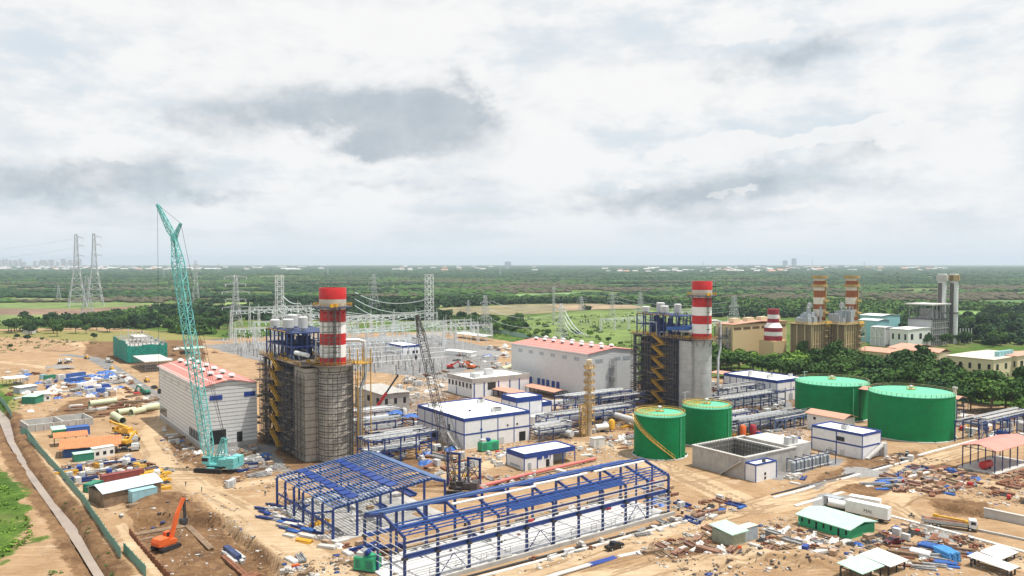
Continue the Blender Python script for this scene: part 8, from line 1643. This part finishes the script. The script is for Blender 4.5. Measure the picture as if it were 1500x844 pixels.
scatter([(700, 668), (745, 660), (745, 690), (710, 705)], 'on the sand left of the pump house', 29, kerbs=5, pale=3, rub=4, red=1)
scatter([(520, 690), (545, 625), (640, 600), (640, 640), (560, 690)], 'among the pipe racks beside the wrapped stack', 30, .7, 1.3, grey=20, blueb=10, box=9, tarp=4, pale=6, rust=10, black=5, drum=8, yel=6, rub=8, bluem=5)
scatter([(545, 600), (600, 552), (655, 545), (655, 570), (600, 600)], 'in the stony strip beyond the black boom', 32, .9, 1.8, rub=30, kerbs=8, white=5, box=7, rub2=8, pale=8)
scatter([(655, 525), (745, 505), (750, 560), (660, 545)], 'on the ground between the switchyard and the grey hall', 33, 1, 1.9, box=9, white=8, rub2=12, red=4, pale=9, black=4, rub=6, crate=6, tarp=3)
scatter([(775, 620), (830, 600), (935, 590), (930, 625), (850, 640), (790, 640)], 'among the pipe racks in the middle of the plant', 34, .7, 1.3, grey=24, box=10, crate=8, black=5, yel=9, drum=9, pale=10, rub=10, red=4, bluem=5, rust=6, tank=4)
scatter([(890, 640), (930, 632), (925, 660), (880, 655), (850, 665)], 'beside the stair of the first small tank', 35, white=5, red=3, grey=6, kerbs=6, rust=4)
scatter([(1045, 595), (1160, 590), (1165, 615), (1180, 650), (1120, 650), (1075, 640)], 'among the racks behind the basin', 36, .7, 1.3, grey=22, box=10, black=5, yel=8, orng=3, drum=8, pale=10, rub=8, bluem=6, tank=4, red=4)
scatter([(1120, 640), (1180, 645), (1200, 665), (1140, 700), (1195, 680)], 'on the paved apron beside the basin', 37, .7, 1.2, bluem=2, crate=3, grey=5, box=3, white=2)
scatter([(1150, 700), (1170, 690), (1180, 700), (1160, 712)], 'on the sand below the basin cabin', 38, .7, 1.1, kerbs=4, pale=3, blueb=1)
scatter([(240, 510), (300, 505), (330, 510), (300, 525), (250, 530)], 'on the sand behind the ribbed hall', 39, 1, 1.8, rub2=6, white=4, pale=5, brown=4)
scatter([(380, 840), (440, 815), (470, 850), (400, 870)], 'on the bank in front of the pit', 40, pale=4, rub=5, brown=4, orng=3, grey=3)
scatter([(840, 690), (720, 715), (640, 730), (700, 700)], 'behind the hall frame along the red pipe', 41, rust=6, grey=6, kerbs=6, pale=4, rub=6, crate=3)
scatter([(1120, 560), (1060, 560), (1040, 565), (1050, 580), (1100, 575)], 'beside the far electrical building', 42, 1, 1.6, rub2=6, box=8, grey=6, white=4, pale=4, yel=3)
scatter([(930, 640), (780, 660), (860, 672)], 'on the sand track behind the pump house', 43, kerbs=6, pale=4, rub=5, red=2)
for t, d in KINDS.values():
    for ch in list(t.children): bpy.data.objects.remove(ch)
    bpy.data.objects.remove(t)
bundle('pipe_bundle', 'blue pipe bundle lying on the pale kerb strip in front of the black pickup', 'pipes', (866, 829), (905, 818), 'tube', BLUE, 4, .22); bundle('pipe_bundle', 'long blue pipe bundle beside the white canopy', 'pipes', (1346, 803), (1390, 813), 'tube', TARPB, 8, .35); bundle('pipe_bundle', 'light blue wrapped pipe bundle right of the white bundle', 'pipes', (1368, 812), (1392, 824), 'tube', mat('sky_blue_wrap', (.08, .30, .62), .5), 12, .4); bundle('pipe_bundle', 'long white pipe bundle in the pipe storage', 'pipes', (1331, 812), (1360, 819), 'tube', PWHITE, 8, .35); bundle('timber_bundle', 'long brown beams across the sand right of the small shed', 'timber', (1019, 809), (1052, 818), 'bar', WOODR, 6, .4)
# grasses and shrubs by the canal
def tufts(name, pts, n, m, seed, size=(.5, 1.3)):
    r = np.random.default_rng(seed); pg = poly(pts); x0, y0 = pg.min(0); x1, y1 = pg.max(0); x = r.uniform(x0, x1, n * 3); y = r.uniform(y0, y1, n * 3)
    ok = (sdist(x, y, pg) < 0) & (vnoise(x, y, 9, seed + 5) > .47); x, y = x[ok][:n], y[ok][:n]; z = np.array([gz(a, b) for a, b in zip(x, y)]); s = size[0] + (size[1] - size[0]) * r.random(len(x))
    V, Fq = cards(np.stack([x, y, z + s * .3], 1), np.stack([s, s, s * .6], 1), 14, s * .55, seed); o = bpy.data.objects.new(name, mesh_np(name, V, Fq, m)); C.objects.link(o); stuff(o)
tufts('undergrowth', [(-60, 640), (2, 690), (28, 735), (50, 780), (20, 815), (-60, 840)], 800, LEAF_L, 3); tufts('undergrowth', [(0, 800), (110, 800), (130, 850), (0, 850)], 60, LEAF_M, 4, (.3, .9)); tufts('undergrowth', [(45, 690), (60, 690), (160, 810), (175, 850), (165, 850)], 160, LEAF_M, 6, (.3, .7))
tufts('grass', [(-100, 494), (60, 494), (160, 503), (120, 510), (-100, 525)], 500, LEAF_M, 7, (.5, 1.2)); tufts('grass', [(-40, 560), (30, 555), (45, 590), (20, 610), (-40, 600)], 200, LEAF_M, 8, (.4, .9)); tufts('shrubbery', [(860, 505), (1000, 498), (950, 535), (940, 560), (890, 530)], 260, LEAF_L, 9, (1.2, 2.6)); tufts('shrubbery', [(640, 480), (760, 485), (800, 500), (860, 512), (780, 505)], 200, LEAF_L, 10, (1.2, 2.6)); tufts('shrubbery', [(300, 486), (640, 478), (640, 484), (340, 498)], 220, LEAF_M, 11, (1.2, 2.4)); tufts('shrubbery', [(700, 470), (1030, 455), (1040, 500), (800, 500)], 300, LEAF_M, 12, (1.5, 3.2))

def litter(name, m, n, seed, smax, zones):
    """small offcuts and stones too many to count"""
    r = np.random.default_rng(seed); xs = []; ys = []
    for pts, k in zones:
        pg = poly(pts); x0, y0 = pg.min(0); x1, y1 = pg.max(0); m_ = int(n * k * 2.2); x = r.uniform(x0, x1, m_); y = r.uniform(y0, y1, m_); ok = (sdist(x, y, pg) < 0) & (vnoise(x, y, 14, seed + 3) + .25 * r.random(m_) > .58); xs.append(x[ok][:int(n * k)]); ys.append(y[ok][:int(n * k)])
    x = np.concatenate(xs); y = np.concatenate(ys); keep = np.array([free(a, b) for a, b in zip(x, y)]); x, y = x[keep], y[keep]; c = len(x); z = np.array([gz(a, b) for a, b in zip(x, y)])
    l = (.15 + smax * r.random(c) ** 2.2); w_ = l * (.25 + .6 * r.random(c)); h = .08 + .35 * w_ * r.random(c); a = r.random(c) * 6.28; ca, sa = np.cos(a), np.sin(a); V = np.zeros((c, 8, 3)); i = 0
    for k, zz in enumerate((-.1, 1)):
        for sx, sy in ((-1, -1), (1, -1), (1, 1), (-1, 1)):
            j = .75 + .5 * r.random(c); V[:, i, 0] = x + (sx * l * ca - sy * w_ * sa) * .5 * j; V[:, i, 1] = y + (sx * l * sa + sy * w_ * ca) * .5 * j; V[:, i, 2] = z + h * zz; i += 1
    Q = np.array([(4, 5, 6, 7), (0, 1, 5, 4), (1, 2, 6, 5), (2, 3, 7, 6), (3, 0, 4, 7)]); Fq = (Q[None] + np.arange(c)[:, None, None] * 8).reshape(-1, 4)
    o = bpy.data.objects.new(name, mesh_np(name, V.reshape(-1, 3), Fq, m)); C.objects.link(o); stuff(o)
ZN = [([(930, 810), (1050, 770), (1200, 750), (1300, 780), (1240, 830), (1000, 850)], .22), ([(1230, 815), (1300, 760), (1400, 780), (1510, 820), (1510, 850), (1240, 850)], .16), ([(1270, 715), (1350, 670), (1510, 690), (1510, 745), (1380, 730)], .16), ([(80, 690), (130, 660), (240, 680), (240, 720), (150, 720)], .12), ([(0, 540), (200, 535), (235, 600), (200, 625), (20, 610)], .3), ([(380, 830), (560, 800), (640, 850), (400, 850)], .1), ([(600, 700), (740, 640), (940, 640), (930, 690), (700, 720)], .22), ([(520, 690), (560, 560), (700, 520), (760, 560), (640, 640)], .35), ([(760, 640), (850, 590), (1190, 580), (1190, 660), (1060, 650), (930, 640)], .35), ([(235, 630), (320, 670), (410, 660), (440, 720), (330, 720), (240, 670)], .16), ([(700, 850), (980, 770), (1100, 735), (1060, 765), (820, 830)], .16), ([(1390, 600), (1510, 600), (1510, 660), (1400, 640)], .16), ([(150, 745), (330, 725), (430, 830), (250, 850)], .1), ([(1100, 720), (1340, 660), (1400, 650), (1200, 715)], .1)]
litter('rubble', STONE, 2600, 61, .8, ZN); litter('debris', WOOD, 2600, 62, 1.3, ZN); litter('scraps', DSTEEL, 1900, 63, 1.0, ZN); litter('rubble', CONCL, 1100, 64, 1.2, ZN); litter('scraps', SBLUE, 160, 65, 1.6, ZN)
